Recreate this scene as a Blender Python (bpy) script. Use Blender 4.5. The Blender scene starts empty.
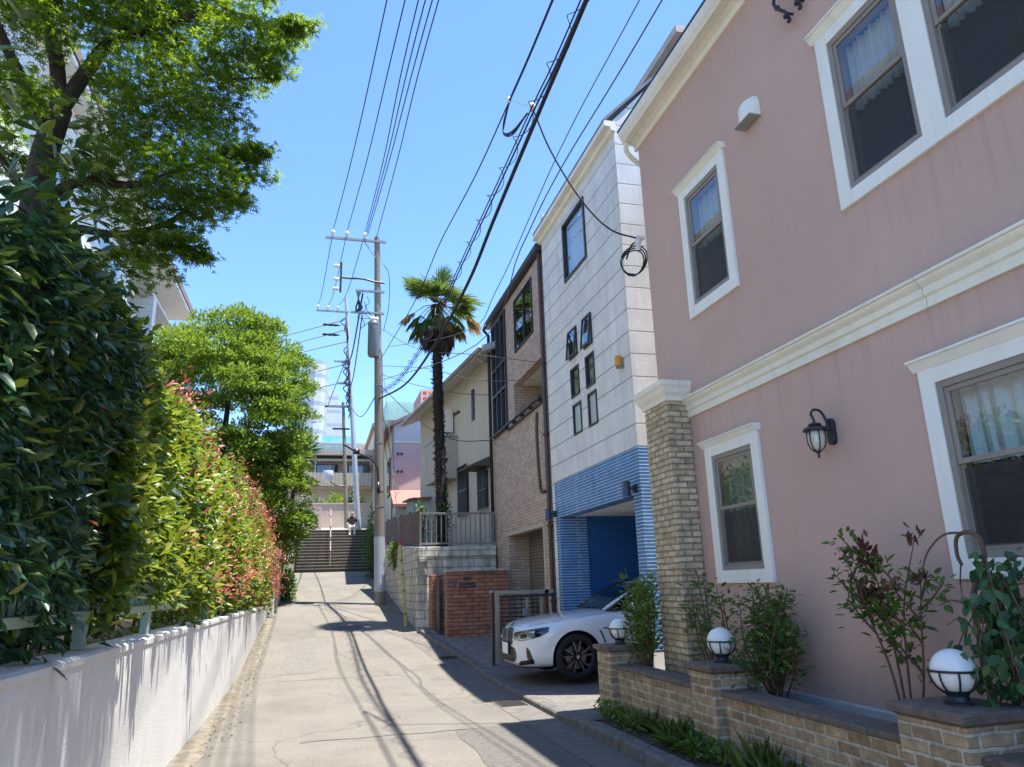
import bpy, bmesh, math, random
import numpy as np
from mathutils import Vector, Matrix
from mathutils.bvhtree import BVHTree

# ------------------------------------------------------------------ camera, sky, sun, exposure
SC = bpy.context.scene
COL = SC.collection
cam_data = bpy.data.cameras.new("camera")
cam = bpy.data.objects.new("camera", cam_data)
COL.objects.link(cam)
cam_data.sensor_fit = 'HORIZONTAL'
cam_data.sensor_width = 36.0
cam_data.lens = 733.77 / 1024 * 36.0
cam_data.clip_start = 0.05
cam_data.clip_end = 3000
PITCH, ROLL, HEAD = 0.266798, -0.0308438, 0.260273   # heading is measured from the street direction (+Y)
_f = Vector((math.sin(HEAD)*math.cos(PITCH), math.cos(HEAD)*math.cos(PITCH), math.sin(PITCH)))
_x0 = Vector((math.cos(HEAD), -math.sin(HEAD), 0)); _u0 = _x0.cross(_f)
_X = math.cos(ROLL)*_x0 + math.sin(ROLL)*_u0; _U = -math.sin(ROLL)*_x0 + math.cos(ROLL)*_u0
M = Matrix((_X, _U, -_f)).transposed().to_4x4(); M.translation = Vector((0, 0, 1.55))
cam.matrix_world = M
SC.camera = cam

SUN = Vector((0.222, -0.118, 1.0)).normalized()      # towards the sun
SUN_EL = math.asin(SUN.z); SUN_AZ = math.atan2(SUN.x, SUN.y)
world = bpy.data.worlds.new("World"); SC.world = world; world.use_nodes = True
wn = world.node_tree; bg = wn.nodes["Background"]
sky = wn.nodes.new("ShaderNodeTexSky"); sky.sky_type = 'NISHITA'; sky.sun_disc = False
sky.sun_elevation = SUN_EL; sky.sun_rotation = SUN_AZ
sky.altitude = 0; sky.air_density = 0.95; sky.dust_density = 0.0; sky.ozone_density = 10.0
wn.links.new(sky.outputs[0], bg.inputs[0]); bg.inputs[1].default_value = 0.15
sun_data = bpy.data.lights.new("sun", 'SUN'); sun_data.energy = 4.7; sun_data.angle = math.radians(0.53)
sun_data.color = (1.0, 0.94, 0.84)
sun = bpy.data.objects.new("sun", sun_data); COL.objects.link(sun)
sun.rotation_euler = SUN.to_track_quat('Z', 'Y').to_euler()
vs = SC.view_settings
vs.view_transform = 'Standard'; vs.look = 'None'; vs.exposure = 1.40; vs.gamma = 1.0; vs.use_curve_mapping = False

# ------------------------------------------------------------------ helpers
def rnd(seed): return np.random.default_rng(seed)
UP = Vector((0, 0, 1))

def thing(name, label, cat, loc=(0, 0, 0), group=None, kind=None):
    o = bpy.data.objects.new(name, None); COL.objects.link(o); o.location = loc; o.empty_display_size = 0.2
    o['label'] = label; o['category'] = cat
    if group: o['group'] = group
    if kind: o['kind'] = kind
    return o
def tag(o, label, cat, group=None, kind=None):
    o['label'] = label; o['category'] = cat
    if group: o['group'] = group
    if kind: o['kind'] = kind
    return o
def setp(o, parent):
    o.parent = parent
    if parent.type == 'EMPTY' and parent.parent is None:
        o.matrix_parent_inverse = Matrix.Translation(parent.location).inverted()
def link(name, me, parent=None, kind=None):
    o = bpy.data.objects.new(name, me); COL.objects.link(o)
    if parent is not None: setp(o, parent)
    if kind: o['kind'] = kind
    return o
def dup(root, delta, label):
    r = root.copy(); COL.objects.link(r); r.location = root.location + Vector(delta); r['label'] = label
    for ch in list(root.children):
        c = ch.copy(); COL.objects.link(c); c.parent = r; c.matrix_parent_inverse = ch.matrix_parent_inverse.copy()
        for g in list(ch.children):
            d = g.copy(); COL.objects.link(d); d.parent = c
    return r

class MB:
    """collects faces for one mesh"""
    def __init__(s): s.v = []; s.f = []; s.m = []
    def add(s, vs, fs, m=0):
        b = len(s.v); s.v += [tuple(v) for v in vs]
        s.f += [tuple(b+i for i in f) for f in fs]; s.m += [m]*len(fs); return s
    def box(s, x0, x1, y0, y1, z0, z1, m=0):
        vs = [(x, y, z) for z in (z0, z1) for y in (y0, y1) for x in (x0, x1)]
        return s.add(vs, [(0,2,3,1),(4,5,7,6),(0,1,5,4),(2,6,7,3),(0,4,6,2),(1,3,7,5)], m)
    def obox(s, c, ux, uy, uz, hx, hy, hz, m=0):
        c, ux, uy, uz = Vector(c), Vector(ux), Vector(uy), Vector(uz)
        vs = [c+ux*(hx*a)+uy*(hy*b)+uz*(hz*d) for d in (-1,1) for b in (-1,1) for a in (-1,1)]
        return s.add(vs, [(0,2,3,1),(4,5,7,6),(0,1,5,4),(2,6,7,3),(0,4,6,2),(1,3,7,5)], m)
    def quad(s, a, b, c, d, m=0): return s.add([a,b,c,d], [(0,1,2,3)], m)
    def prism(s, pts, lo, hi, axis='z', m=0):
        n = len(pts)
        def P(p, t):
            return {'z': (p[0],p[1],t), 'y': (p[0],t,p[1]), 'x': (t,p[0],p[1])}[axis]
        vs = [P(p,lo) for p in pts]+[P(p,hi) for p in pts]
        fs = [tuple(range(n))[::-1], tuple(range(n,2*n))]+[(i,(i+1)%n,n+(i+1)%n,n+i) for i in range(n)]
        return s.add(vs, fs, m)
    def tube(s, pts, r, n=8, m=0, cap=True):
        pts = [Vector(p) for p in pts]; k = len(pts)
        rr = [r]*k if isinstance(r, (int, float)) else list(r)
        t0 = (pts[1]-pts[0]).normalized()
        a = t0.orthogonal().normalized(); vs = []
        for i, p in enumerate(pts):
            t = (pts[min(i+1,k-1)]-pts[max(i-1,0)])
            t = t.normalized() if t.length > 1e-9 else t0
            a = (a - t*a.dot(t)); a = a.normalized() if a.length > 1e-6 else t.orthogonal().normalized()
            b = t.cross(a)
            for j in range(n):
                w = 2*math.pi*j/n
                vs.append(p + (a*math.cos(w)+b*math.sin(w))*rr[i])
        fs = [(i*n+j, i*n+(j+1)%n, (i+1)*n+(j+1)%n, (i+1)*n+j) for i in range(k-1) for j in range(n)]
        if cap: fs += [tuple(range(n))[::-1], tuple((k-1)*n+j for j in range(n))]
        return s.add(vs, fs, m)
    def lathe(s, prof, c=(0,0,0), n=20, m=0, axis='z'):
        vs = []
        for r, h in prof:
            for j in range(n):
                w = 2*math.pi*j/n; a, b = r*math.cos(w), r*math.sin(w)
                p = {'z': (a,b,h), 'y': (a,h,b), 'x': (h,a,b)}[axis]
                vs.append((c[0]+p[0], c[1]+p[1], c[2]+p[2]))
        k = len(prof)
        fs = [(i*n+j, i*n+(j+1)%n, (i+1)*n+(j+1)%n, (i+1)*n+j) for i in range(k-1) for j in range(n)]
        fs += [tuple(range(n))[::-1], tuple((k-1)*n+j for j in range(n))]
        return s.add(vs, fs, m)
    def profile(s, prof, path, m=0):
        """sweep a closed 2D profile (out, up) along a straight horizontal path p0->p1 with outward dir"""
        p0, p1, out = [Vector(q) for q in path]
        n = len(prof)
        vs = [p0+out*a+UP*b for a, b in prof]+[p1+out*a+UP*b for a, b in prof]
        fs = [tuple(range(n)), tuple(range(2*n-1, n-1, -1))]+[(i, n+i, n+(i+1)%n, (i+1)%n) for i in range(n)]
        return s.add(vs, fs, m)
    def wall(s, P, u, w, t, length, z0, z1, holes=(), m=0, reveal=None):
        """wall slab: P start, u horizontal dir, w inward dir, t thickness; holes (u0,u1,za,zb); real openings with reveals"""
        P, u, w = Vector(P), Vector(u), Vector(w); rm = m if reveal is None else reveal
        us = sorted({0, length, *[h[0] for h in holes], *[h[1] for h in holes]})
        zs = sorted({z0, z1, *[h[2] for h in holes], *[h[3] for h in holes]})
        us = [a for a in us if 0 <= a <= length]; zs = [a for a in zs if z0 <= a <= z1]
        def pt(a, z, d): return P+u*a+w*d+UP*z
        for a, b in zip(us, us[1:]):
            for c, d in zip(zs, zs[1:]):
                mu, mz = (a+b)/2, (c+d)/2
                if any(h[0] < mu < h[1] and h[2] < mz < h[3] for h in holes): continue
                s.quad(pt(a,c,0), pt(b,c,0), pt(b,d,0), pt(a,d,0), m)
                s.quad(pt(a,c,t), pt(a,d,t), pt(b,d,t), pt(b,c,t), m)
        for a, b, c, d in holes:
            s.quad(pt(a,c,0), pt(a,d,0), pt(a,d,t), pt(a,c,t), rm); s.quad(pt(b,c,0), pt(b,c,t), pt(b,d,t), pt(b,d,0), rm)
            s.quad(pt(a,c,0), pt(a,c,t), pt(b,c,t), pt(b,c,0), rm); s.quad(pt(a,d,0), pt(b,d,0), pt(b,d,t), pt(a,d,t), rm)
        s.quad(pt(0,z1,0), pt(length,z1,0), pt(length,z1,t), pt(0,z1,t), m)
        s.quad(pt(0,z0,0), pt(0,z1,0), pt(0,z1,t), pt(0,z0,t), m); s.quad(pt(length,z0,0), pt(length,z0,t), pt(length,z1,t), pt(length,z1,0), m)
        return s
    def ob(s, name, mats, parent=None, smooth=False, bevel=0, kind=None, origin=None):
        me = bpy.data.meshes.new(name)
        me.from_pydata(s.v, [], s.f); me.update()
        for mt in (mats if isinstance(mats, (list, tuple)) else [mats]): me.materials.append(mt)
        if len(me.materials) > 1: me.polygons.foreach_set('material_index', s.m)
        if smooth: me.polygons.foreach_set('use_smooth', [True]*len(me.polygons))
        o = link(name, me, parent, kind)
        if smooth == 'auto':
            try: me.set_sharp_from_angle(angle=math.radians(35))
            except Exception: pass
        if bevel:
            b = o.modifiers.new('bevel', 'BEVEL'); b.width = bevel; b.segments = 2; b.limit_method = 'ANGLE'; b.angle_limit = math.radians(40)
        return o

def smooth_path(pts, k=8):
    P = [np.array(p, float) for p in pts]; P = [2*P[0]-P[1]]+P+[2*P[-1]-P[-2]]; out = []
    for i in range(1, len(P)-2):
        for t in np.linspace(0, 1, k, endpoint=False):
            a, b, c, d = P[i-1], P[i], P[i+1], P[i+2]
            out.append(0.5*((2*b)+(-a+c)*t+(2*a-5*b+4*c-d)*t*t+(-a+3*b-3*c+d)*t**3))
    out.append(P[-2]); return [tuple(p) for p in out]

# ------------------------------------------------------------------ materials
def nodes_of(name):
    m = bpy.data.materials.new(name); m.use_nodes = True
    nt = m.node_tree; return m, nt, nt.nodes["Principled BSDF"]
def N(nt, t, **kw):
    n = nt.nodes.new(t)
    for k, v in kw.items():
        if k in n.inputs: n.inputs[k].default_value = v
        else: setattr(n, k, v)
    return n
def mixc(nt, fac, a, b, blend='MIX'):
    n = nt.nodes.new('ShaderNodeMix'); n.data_type = 'RGBA'; n.blend_type = blend
    for idx, val in ((0, fac), (6, a), (7, b)):
        if isinstance(val, (int, float)): n.inputs[idx].default_value = val
        elif isinstance(val, tuple): n.inputs[idx].default_value = (*val, 1) if len(val) == 3 else val
        else: nt.links.new(val, n.inputs[idx])
    return n.outputs[2]
def ramp(nt, fac, stops, interp='LINEAR'):
    n = nt.nodes.new('ShaderNodeValToRGB'); n.color_ramp.interpolation = interp
    e = n.color_ramp.elements
    while len(e) < len(stops): e.new(0.5)
    for i, (p, c) in enumerate(stops):
        e[i].position = p; e[i].color = (*c, 1) if len(c) == 3 else c
    nt.links.new(fac, n.inputs[0]); return n.outputs[0]
def g(v): return (v, v, v)

def surf(name, col, rough=.6, metal=0.0, var=.12, scale=4, detail=8, bump=0.0, bscale=60, stain=0.0, stain_col=(.05,.045,.04), streak=False, spec=.4, coat=0):
    m, nt, p = nodes_of(name)
    tc = N(nt, 'ShaderNodeTexCoord').outputs['Object']
    n1 = N(nt, 'ShaderNodeTexNoise', Scale=scale, Detail=detail, Roughness=.62); nt.links.new(tc, n1.inputs[0])
    lo = tuple(max(0, c*(1-var)) for c in col); hi = tuple(min(1, c*(1+var)) for c in col)
    c = ramp(nt, n1.outputs[0], [(.3, lo), (.7, hi)])
    if stain:
        mp = N(nt, 'ShaderNodeMapping'); nt.links.new(tc, mp.inputs[0])
        mp.inputs['Scale'].default_value = (3, 3, .35) if streak else (.9, .9, .9)
        n2 = N(nt, 'ShaderNodeTexNoise', Scale=2.2, Detail=10, Roughness=.7); nt.links.new(mp.outputs[0], n2.inputs[0])
        fac = ramp(nt, n2.outputs[0], [(.48, g(0)), (.78, g(stain))])
        c = mixc(nt, fac, c, stain_col)
    nt.links.new(c, p.inputs['Base Color'])
    p.inputs['Roughness'].default_value = rough; p.inputs['Metallic'].default_value = metal
    p.inputs['Specular IOR Level'].default_value = spec; p.inputs['Coat Weight'].default_value = coat
    if bump:
        n3 = N(nt, 'ShaderNodeTexNoise', Scale=bscale, Detail=4, Roughness=.6); nt.links.new(tc, n3.inputs[0])
        b = N(nt, 'ShaderNodeBump', Strength=bump, Distance=.02); nt.links.new(n3.outputs[0], b.inputs['Height'])
        nt.links.new(b.outputs[0], p.inputs['Normal'])
    return m

def facing_uv(nt):
    """(horizontal run, height) coordinates for walls of any facing, (x,y) for level faces"""
    tc = N(nt, 'ShaderNodeTexCoord').outputs['Object']; ge = N(nt, 'ShaderNodeNewGeometry')
    sx = N(nt, 'ShaderNodeSeparateXYZ'); nt.links.new(tc, sx.inputs[0])
    sn = N(nt, 'ShaderNodeSeparateXYZ'); nt.links.new(ge.outputs['Normal'], sn.inputs[0])
    def absgt(sock, v):
        a = N(nt, 'ShaderNodeMath', operation='ABSOLUTE'); nt.links.new(sock, a.inputs[0])
        b = N(nt, 'ShaderNodeMath', operation='GREATER_THAN'); nt.links.new(a.outputs[0], b.inputs[0]); b.inputs[1].default_value = v
        return b.outputs[0]
    def mixf(f, a, b):
        n = nt.nodes.new('ShaderNodeMix'); n.data_type = 'FLOAT'
        nt.links.new(f, n.inputs[0]); nt.links.new(a, n.inputs[2]); nt.links.new(b, n.inputs[3]); return n.outputs[0]
    fx, fz = absgt(sn.outputs[0], .7), absgt(sn.outputs[2], .7)
    u = mixf(fx, sx.outputs[0], sx.outputs[1]); v = mixf(fz, sx.outputs[2], sx.outputs[1])
    cb = N(nt, 'ShaderNodeCombineXYZ'); nt.links.new(u, cb.inputs[0]); nt.links.new(v, cb.inputs[1])
    return cb.outputs[0], tc

def bricks(name, c1, c2, mortar, bw, bh, ms=.01, rough=.75, bump=.5, var=.25, offset=.5, stain=0, stain_col=(.06,.05,.04), spec=.3, squash=1, shift=(0,0,0), noise_scale=9, streak=False, jitter=0.0):
    m, nt, p = nodes_of(name)
    uv, tc = facing_uv(nt)
    if any(shift):
        ad = N(nt, 'ShaderNodeVectorMath', operation='ADD'); nt.links.new(uv, ad.inputs[0]); ad.inputs[1].default_value = shift; uv = ad.outputs[0]
    if jitter:
        nj = N(nt, 'ShaderNodeTexNoise', Scale=7.0, Detail=3); nt.links.new(tc, nj.inputs[0])
        sb = N(nt, 'ShaderNodeVectorMath', operation='SUBTRACT'); nt.links.new(nj.outputs[1], sb.inputs[0]); sb.inputs[1].default_value = (.5,.5,.5)
        sc_ = N(nt, 'ShaderNodeVectorMath', operation='SCALE'); nt.links.new(sb.outputs[0], sc_.inputs[0]); sc_.inputs['Scale'].default_value = jitter
        aa = N(nt, 'ShaderNodeVectorMath', operation='ADD'); nt.links.new(uv, aa.inputs[0]); nt.links.new(sc_.outputs[0], aa.inputs[1]); uv = aa.outputs[0]
    b = N(nt, 'ShaderNodeTexBrick'); nt.links.new(uv, b.inputs['Vector'])
    b.inputs['Scale'].default_value = 1; b.inputs['Brick Width'].default_value = bw; b.inputs['Row Height'].default_value = bh
    b.inputs['Mortar Size'].default_value = ms; b.inputs['Mortar Smooth'].default_value = .25; b.inputs['Bias'].default_value = 0
    b.offset = offset; b.squash = squash
    b.inputs['Color1'].default_value = (*c1, 1); b.inputs['Color2'].default_value = (*c2, 1); b.inputs['Mortar'].default_value = (*mortar, 1)
    n1 = N(nt, 'ShaderNodeTexNoise', Scale=noise_scale, Detail=8, Roughness=.65); nt.links.new(tc, n1.inputs[0])
    f = ramp(nt, n1.outputs[0], [(.3, g(1-var)), (.7, g(1+var*.6))])
    c = mixc(nt, 1.0, b.outputs[0], f, 'MULTIPLY')
    if stain:
        mp = N(nt, 'ShaderNodeMapping'); nt.links.new(tc, mp.inputs[0]); mp.inputs['Scale'].default_value = (3,3,.3) if streak else (1,1,1)
        n2 = N(nt, 'ShaderNodeTexNoise', Scale=1.7, Detail=10, Roughness=.7); nt.links.new(mp.outputs[0], n2.inputs[0])
        c = mixc(nt, ramp(nt, n2.outputs[0], [(.45, g(0)), (.75, g(stain))]), c, stain_col)
    nt.links.new(c, p.inputs['Base Color'])
    p.inputs['Roughness'].default_value = rough; p.inputs['Specular IOR Level'].default_value = spec
    if bump:
        inv = N(nt, 'ShaderNodeMath', operation='SUBTRACT'); inv.inputs[0].default_value = 1; nt.links.new(b.outputs['Fac'], inv.inputs[1])
        n3 = N(nt, 'ShaderNodeTexNoise', Scale=40, Detail=5); nt.links.new(tc, n3.inputs[0])
        ad = N(nt, 'ShaderNodeMath', operation='MULTIPLY_ADD'); nt.links.new(n3.outputs[0], ad.inputs[0]); ad.inputs[1].default_value = .35; nt.links.new(inv.outputs[0], ad.inputs[2])
        bp = N(nt, 'ShaderNodeBump', Strength=bump, Distance=.012); nt.links.new(ad.outputs[0], bp.inputs['Height'])
        nt.links.new(bp.outputs[0], p.inputs['Normal'])
    return m

def leafmat(name, stops, trans=(.25,.4,.04), tfac=.3, rough=.4, spec=.4):
    m, nt, p = nodes_of(name)
    ge = N(nt, 'ShaderNodeNewGeometry')
    c = ramp(nt, ge.outputs['Random Per Island'], stops)
    nt.links.new(c, p.inputs['Base Color']); p.inputs['Roughness'].default_value = rough; p.inputs['Specular IOR Level'].default_value = spec
    t = N(nt, 'ShaderNodeBsdfTranslucent')
    tcol = mixc(nt, .6, c, trans); nt.links.new(tcol, t.inputs[0])
    mx = N(nt, 'ShaderNodeMixShader'); mx.inputs[0].default_value = tfac
    nt.links.new(p.outputs[0], mx.inputs[1]); nt.links.new(t.outputs[0], mx.inputs[2])
    nt.links.new(mx.outputs[0], nt.nodes['Material Output'].inputs[0]); return m

def glassmat(name, tint=(.75,.8,.8), boost=1.95, rough=.0, wavy=0.0):
    m, nt, p = nodes_of(name); nt.nodes.remove(p)
    # Schlick reflectance, the same from both sides of the pane
    ge = N(nt, 'ShaderNodeNewGeometry'); dt = N(nt, 'ShaderNodeVectorMath', operation='DOT_PRODUCT'); nt.links.new(ge.outputs['Incoming'], dt.inputs[0]); nt.links.new(ge.outputs['Normal'], dt.inputs[1])
    ab = N(nt, 'ShaderNodeMath', operation='ABSOLUTE'); nt.links.new(dt.outputs['Value'], ab.inputs[0])
    om = N(nt, 'ShaderNodeMath', operation='SUBTRACT', use_clamp=True); om.inputs[0].default_value = 1; nt.links.new(ab.outputs[0], om.inputs[1])
    pw = N(nt, 'ShaderNodeMath', operation='POWER'); nt.links.new(om.outputs[0], pw.inputs[0]); pw.inputs[1].default_value = 3.6
    r0 = ((boost-1)/(boost+1))**2
    fr = N(nt, 'ShaderNodeMath', operation='MULTIPLY_ADD'); nt.links.new(pw.outputs[0], fr.inputs[0]); fr.inputs[1].default_value = 1-r0; fr.inputs[2].default_value = r0
    tr = N(nt, 'ShaderNodeBsdfTransparent'); tr.inputs[0].default_value = (*tint, 1)
    gl = N(nt, 'ShaderNodeBsdfGlossy'); gl.inputs['Roughness'].default_value = rough; gl.inputs[0].default_value = (.92,.94,.95,1)
    if wavy:
        tc = N(nt, 'ShaderNodeTexCoord').outputs['Object']; n3 = N(nt, 'ShaderNodeTexNoise', Scale=2.5, Detail=2); nt.links.new(tc, n3.inputs[0])
        b = N(nt, 'ShaderNodeBump', Strength=wavy, Distance=.02); nt.links.new(n3.outputs[0], b.inputs['Height']); nt.links.new(b.outputs[0], gl.inputs['Normal'])
    mx = N(nt, 'ShaderNodeMixShader'); nt.links.new(fr.outputs[0], mx.inputs[0]); nt.links.new(tr.outputs[0], mx.inputs[1]); nt.links.new(gl.outputs[0], mx.inputs[2])
    nt.links.new(mx.outputs[0], nt.nodes['Material Output'].inputs[0]); return m

def stucco(name, col, dirt):
    m, nt, p = nodes_of(name); tc = N(nt, 'ShaderNodeTexCoord').outputs['Object']
    n1 = N(nt, 'ShaderNodeTexNoise', Scale=.55, Detail=9, Roughness=.62); nt.links.new(tc, n1.inputs[0])
    c = ramp(nt, n1.outputs[0], [(.3, tuple(v*.93 for v in col)), (.7, tuple(min(1, v*1.05) for v in col))])
    mp = N(nt, 'ShaderNodeMapping'); nt.links.new(tc, mp.inputs[0]); mp.inputs['Scale'].default_value = (2.2, 2.2, .14)
    n2 = N(nt, 'ShaderNodeTexNoise', Scale=2.0, Detail=8, Roughness=.6); nt.links.new(mp.outputs[0], n2.inputs[0])
    c = mixc(nt, ramp(nt, n2.outputs[0], [(.55, g(0)), (.85, g(.20))]), c, dirt)
    n4 = N(nt, 'ShaderNodeTexNoise', Scale=9, Detail=10, Roughness=.75); nt.links.new(tc, n4.inputs[0])
    c = mixc(nt, ramp(nt, n4.outputs[0], [(.56, g(0)), (.78, g(.22))]), c, dirt)
    # splash dirt near the ground
    sx = N(nt, 'ShaderNodeSeparateXYZ'); nt.links.new(tc, sx.inputs[0])
    mr = N(nt, 'ShaderNodeMapRange'); nt.links.new(sx.outputs[2], mr.inputs[0]); mr.inputs[1].default_value = .5; mr.inputs[2].default_value = 1.15; mr.inputs[3].default_value = 1; mr.inputs[4].default_value = 0
    mu = N(nt, 'ShaderNodeMath', operation='MULTIPLY'); nt.links.new(mr.outputs[0], mu.inputs[0]); nt.links.new(n4.outputs[0], mu.inputs[1])
    c = mixc(nt, mu.outputs[0], c, tuple(v*.62 for v in dirt))
    # rain streaks under the sills and under the moulded band
    def rng(sock, a, b_, lo, hi):
        q = N(nt, 'ShaderNodeMapRange'); nt.links.new(sock, q.inputs[0])
        for i, v in enumerate((a, b_, lo, hi)): q.inputs[i+1].default_value = v
        return q.outputs[0]
    def mul(*ss):
        o_ = ss[0]
        for s2 in ss[1:]:
            q = N(nt, 'ShaderNodeMath', operation='MULTIPLY'); nt.links.new(o_, q.inputs[0]); nt.links.new(s2, q.inputs[1]); o_ = q.outputs[0]
        return o_
    mp2 = N(nt, 'ShaderNodeMapping'); nt.links.new(tc, mp2.inputs[0]); mp2.inputs['Scale'].default_value = (14, 14, .22)
    n6 = N(nt, 'ShaderNodeTexNoise', Scale=1.0, Detail=6, Roughness=.6); nt.links.new(mp2.outputs[0], n6.inputs[0])
    st = rng(n6.outputs[0], .50, .72, 0, 1)
    for y0, y1, zt, zb in ((5.9, 7.1, 4.38, 3.55), (2.5, 4.5, 4.36, 3.55), (5.9, 7.1, 1.52, .7), (2.5, 4.0, 1.52, .7), (-9, 8, 3.3, 2.75), (-9, 8, 7.12, 6.7)):
        msk = mul(rng(sx.outputs[1], y0, y0+.08, 0, 1), rng(sx.outputs[1], y1-.08, y1, 1, 0), rng(sx.outputs[2], zb, zt, 0, .36), rng(sx.outputs[2], zt, zt+.02, 1, 0), st)
        c = mixc(nt, msk, c, tuple(v*.72 for v in dirt))
    nt.links.new(c, p.inputs['Base Color']); p.inputs['Roughness'].default_value = .88; p.inputs['Specular IOR Level'].default_value = .25
    n3 = N(nt, 'ShaderNodeTexNoise', Scale=170, Detail=4, Roughness=.7); nt.links.new(tc, n3.inputs[0])
    n5 = N(nt, 'ShaderNodeTexNoise', Scale=16, Detail=4); nt.links.new(tc, n5.inputs[0])
    ad = N(nt, 'ShaderNodeMath', operation='ADD'); nt.links.new(n3.outputs[0], ad.inputs[0]); nt.links.new(n5.outputs[0], ad.inputs[1])
    b = N(nt, 'ShaderNodeBump', Strength=.5, Distance=.012); nt.links.new(ad.outputs[0], b.inputs['Height']); nt.links.new(b.outputs[0], p.inputs['Normal'])
    return m
pink_stucco = stucco('pink_stucco', (.62,.42,.35), (.44,.305,.26))
white_trim = surf('white_trim', (.87,.85,.78), .55, var=.03, scale=3, stain=.30, stain_col=(.55,.51,.43), streak=True, bump=.08, bscale=30)
cream_trim = surf('cream_trim', (.84,.795,.67), .55, var=.05, scale=2, stain=.32, stain_col=(.50,.46,.37), streak=True, bump=.08, bscale=30)
taupe_frame = surf('taupe_frame', (.27,.235,.20), .45, var=.06)
dark_frame = surf('dark_frame', (.035,.033,.035), .4, var=.1)
black_iron = surf('black_iron', (.018,.02,.03), .45, var=.2, spec=.5)
clear_glass = glassmat('clear_glass', wavy=.04)
tinted_glass = glassmat('tinted_glass', (.22,.25,.27), 2.1, wavy=.03)
frosted = surf('frosted_glass', (.50,.56,.55), .12, var=.1, scale=12, spec=.8)
curtain_mat = surf('curtain_cloth', (.62,.59,.52), .9, var=.08, scale=20)
lace_mat = surf('lace_cloth', (.30,.33,.29), .9, var=.35, scale=26)
dark_mesh = surf('insect_mesh', (.035,.037,.042), .7, var=.2, scale=30)
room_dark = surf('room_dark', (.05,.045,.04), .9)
panel_white = bricks('panel_siding', (.74,.735,.70), (.79,.785,.75), (.33,.315,.29), 24, .355, .011, rough=.7, bump=.6, var=.14, offset=0, stain=.62, stain_col=(.47,.455,.43), shift=(-9.62,-.55,0), noise_scale=2.2, streak=True)
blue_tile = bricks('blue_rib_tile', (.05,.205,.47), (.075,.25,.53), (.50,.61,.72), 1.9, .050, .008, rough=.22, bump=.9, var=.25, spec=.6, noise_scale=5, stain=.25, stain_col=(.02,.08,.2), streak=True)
blue_inner = bricks('blue_inner_tile', (.022,.12,.38), (.028,.135,.41), (.035,.13,.36), 1.9, .050, .005, rough=.3, bump=.7, var=.12, spec=.5)  # darker copy of the front tile, garage shade put into its colour
brown_tile = bricks('brown_tile', (.46,.335,.25), (.62,.475,.375), (.29,.21,.16), .235, .068, .008, rough=.6, bump=.4, var=.16, noise_scale=5, stain=.2, stain_col=(.2,.15,.13))
tan_brick = bricks('tan_brick', (.54,.39,.22), (.74,.60,.38), (.30,.26,.20), .21, .066, .011, rough=.85, bump=1.0, var=.40, noise_scale=13, stain=.3, stain_col=(.20,.13,.075), jitter=.02)
wall_brick = bricks('garden_brick', (.33,.225,.13), (.50,.36,.22), (.55,.48,.36), .22, .074, .012, rough=.85, bump=1.0, var=.45, noise_scale=12, stain=.5, stain_col=(.12,.085,.055), streak=True, jitter=.02)
red_brick = bricks('red_brick', (.34,.14,.085), (.47,.225,.14), (.10,.065,.05), .30, .085, .008, rough=.8, bump=.8, var=.35, noise_scale=8, stain=.3, stain_col=(.1,.05,.04))
pinkish_brick = bricks('pinkish_brick', (.50,.36,.32), (.58,.44,.38), (.30,.22,.2), .30, .08, .01, var=.2)
block_wall = bricks('concrete_block', (.60,.575,.48), (.72,.69,.59), (.26,.25,.20), .40, .20, .010, rough=.9, bump=.7, var=.35, noise_scale=4, stain=.85, stain_col=(.10,.10,.075), streak=True)
stone_cap = surf('stone_cap', (.185,.145,.115), .85, var=.35, scale=14, bump=.8, bscale=90)
left_wall_mat = surf('white_render', (.75,.745,.735), .8, var=.05, scale=1.2, bump=.45, bscale=120, stain=.22, stain_col=(.36,.35,.31), streak=True)
concrete = surf('concrete', (.33,.315,.285), .85, var=.2, scale=3, bump=.4, bscale=50, stain=.3, stain_col=(.17,.15,.12))
kerb_mat = surf('kerb_concrete', (.155,.145,.135), .9, var=.35, scale=7, bump=.7, bscale=50, stain=.5, stain_col=(.07,.06,.05))
pole_conc = surf('pole_concrete', (.215,.19,.158), .85, var=.12, scale=2, bump=.2, stain=.35, stain_col=(.16,.14,.12), streak=True)
galv = surf('galvanised_steel', (.27,.29,.30), .45, .6, var=.12)
pale_steel = surf('pale_steel', (.40,.44,.49), .5, .2, var=.08)
white_ceram = surf('white_ceramic', (.75,.72,.68), .25, var=.06)
wire_mat = surf('cable_rubber', (.017,.017,.02), .6)
wire_grey = surf('cable_grey', (.10,.10,.11), .6)
rust_wire = surf('cable_rust', (.23,.14,.11), .7)
green_paint = surf('green_paint', (.36,.50,.42), .5, var=.08, stain=.2, stain_col=(.25,.3,.22))
bark = surf('bark', (.085,.066,.05), .9, var=.35, scale=14, bump=1, bscale=30)
bark_dark = surf('bark_dark', (.045,.036,.03), .9, var=.4, scale=14, bump=1, bscale=30)
twig_red = surf('twig_bark', (.13,.07,.05), .8, var=.3, scale=20)
soil = surf('soil', (.055,.042,.03), .95, var=.4, scale=10, bump=1, bscale=25)

def screenmat():
    m, nt, p = nodes_of('screen_mesh'); p.inputs['Base Color'].default_value = (.03,.032,.036,1); p.inputs['Roughness'].default_value = .7
    tr = N(nt, 'ShaderNodeBsdfTransparent'); mx = N(nt, 'ShaderNodeMixShader'); mx.inputs[0].default_value = .62
    nt.links.new(tr.outputs[0], mx.inputs[1]); nt.links.new(p.outputs[0], mx.inputs[2]); nt.links.new(mx.outputs[0], nt.nodes['Material Output'].inputs[0]); return m
screen_mesh = screenmat()
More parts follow.
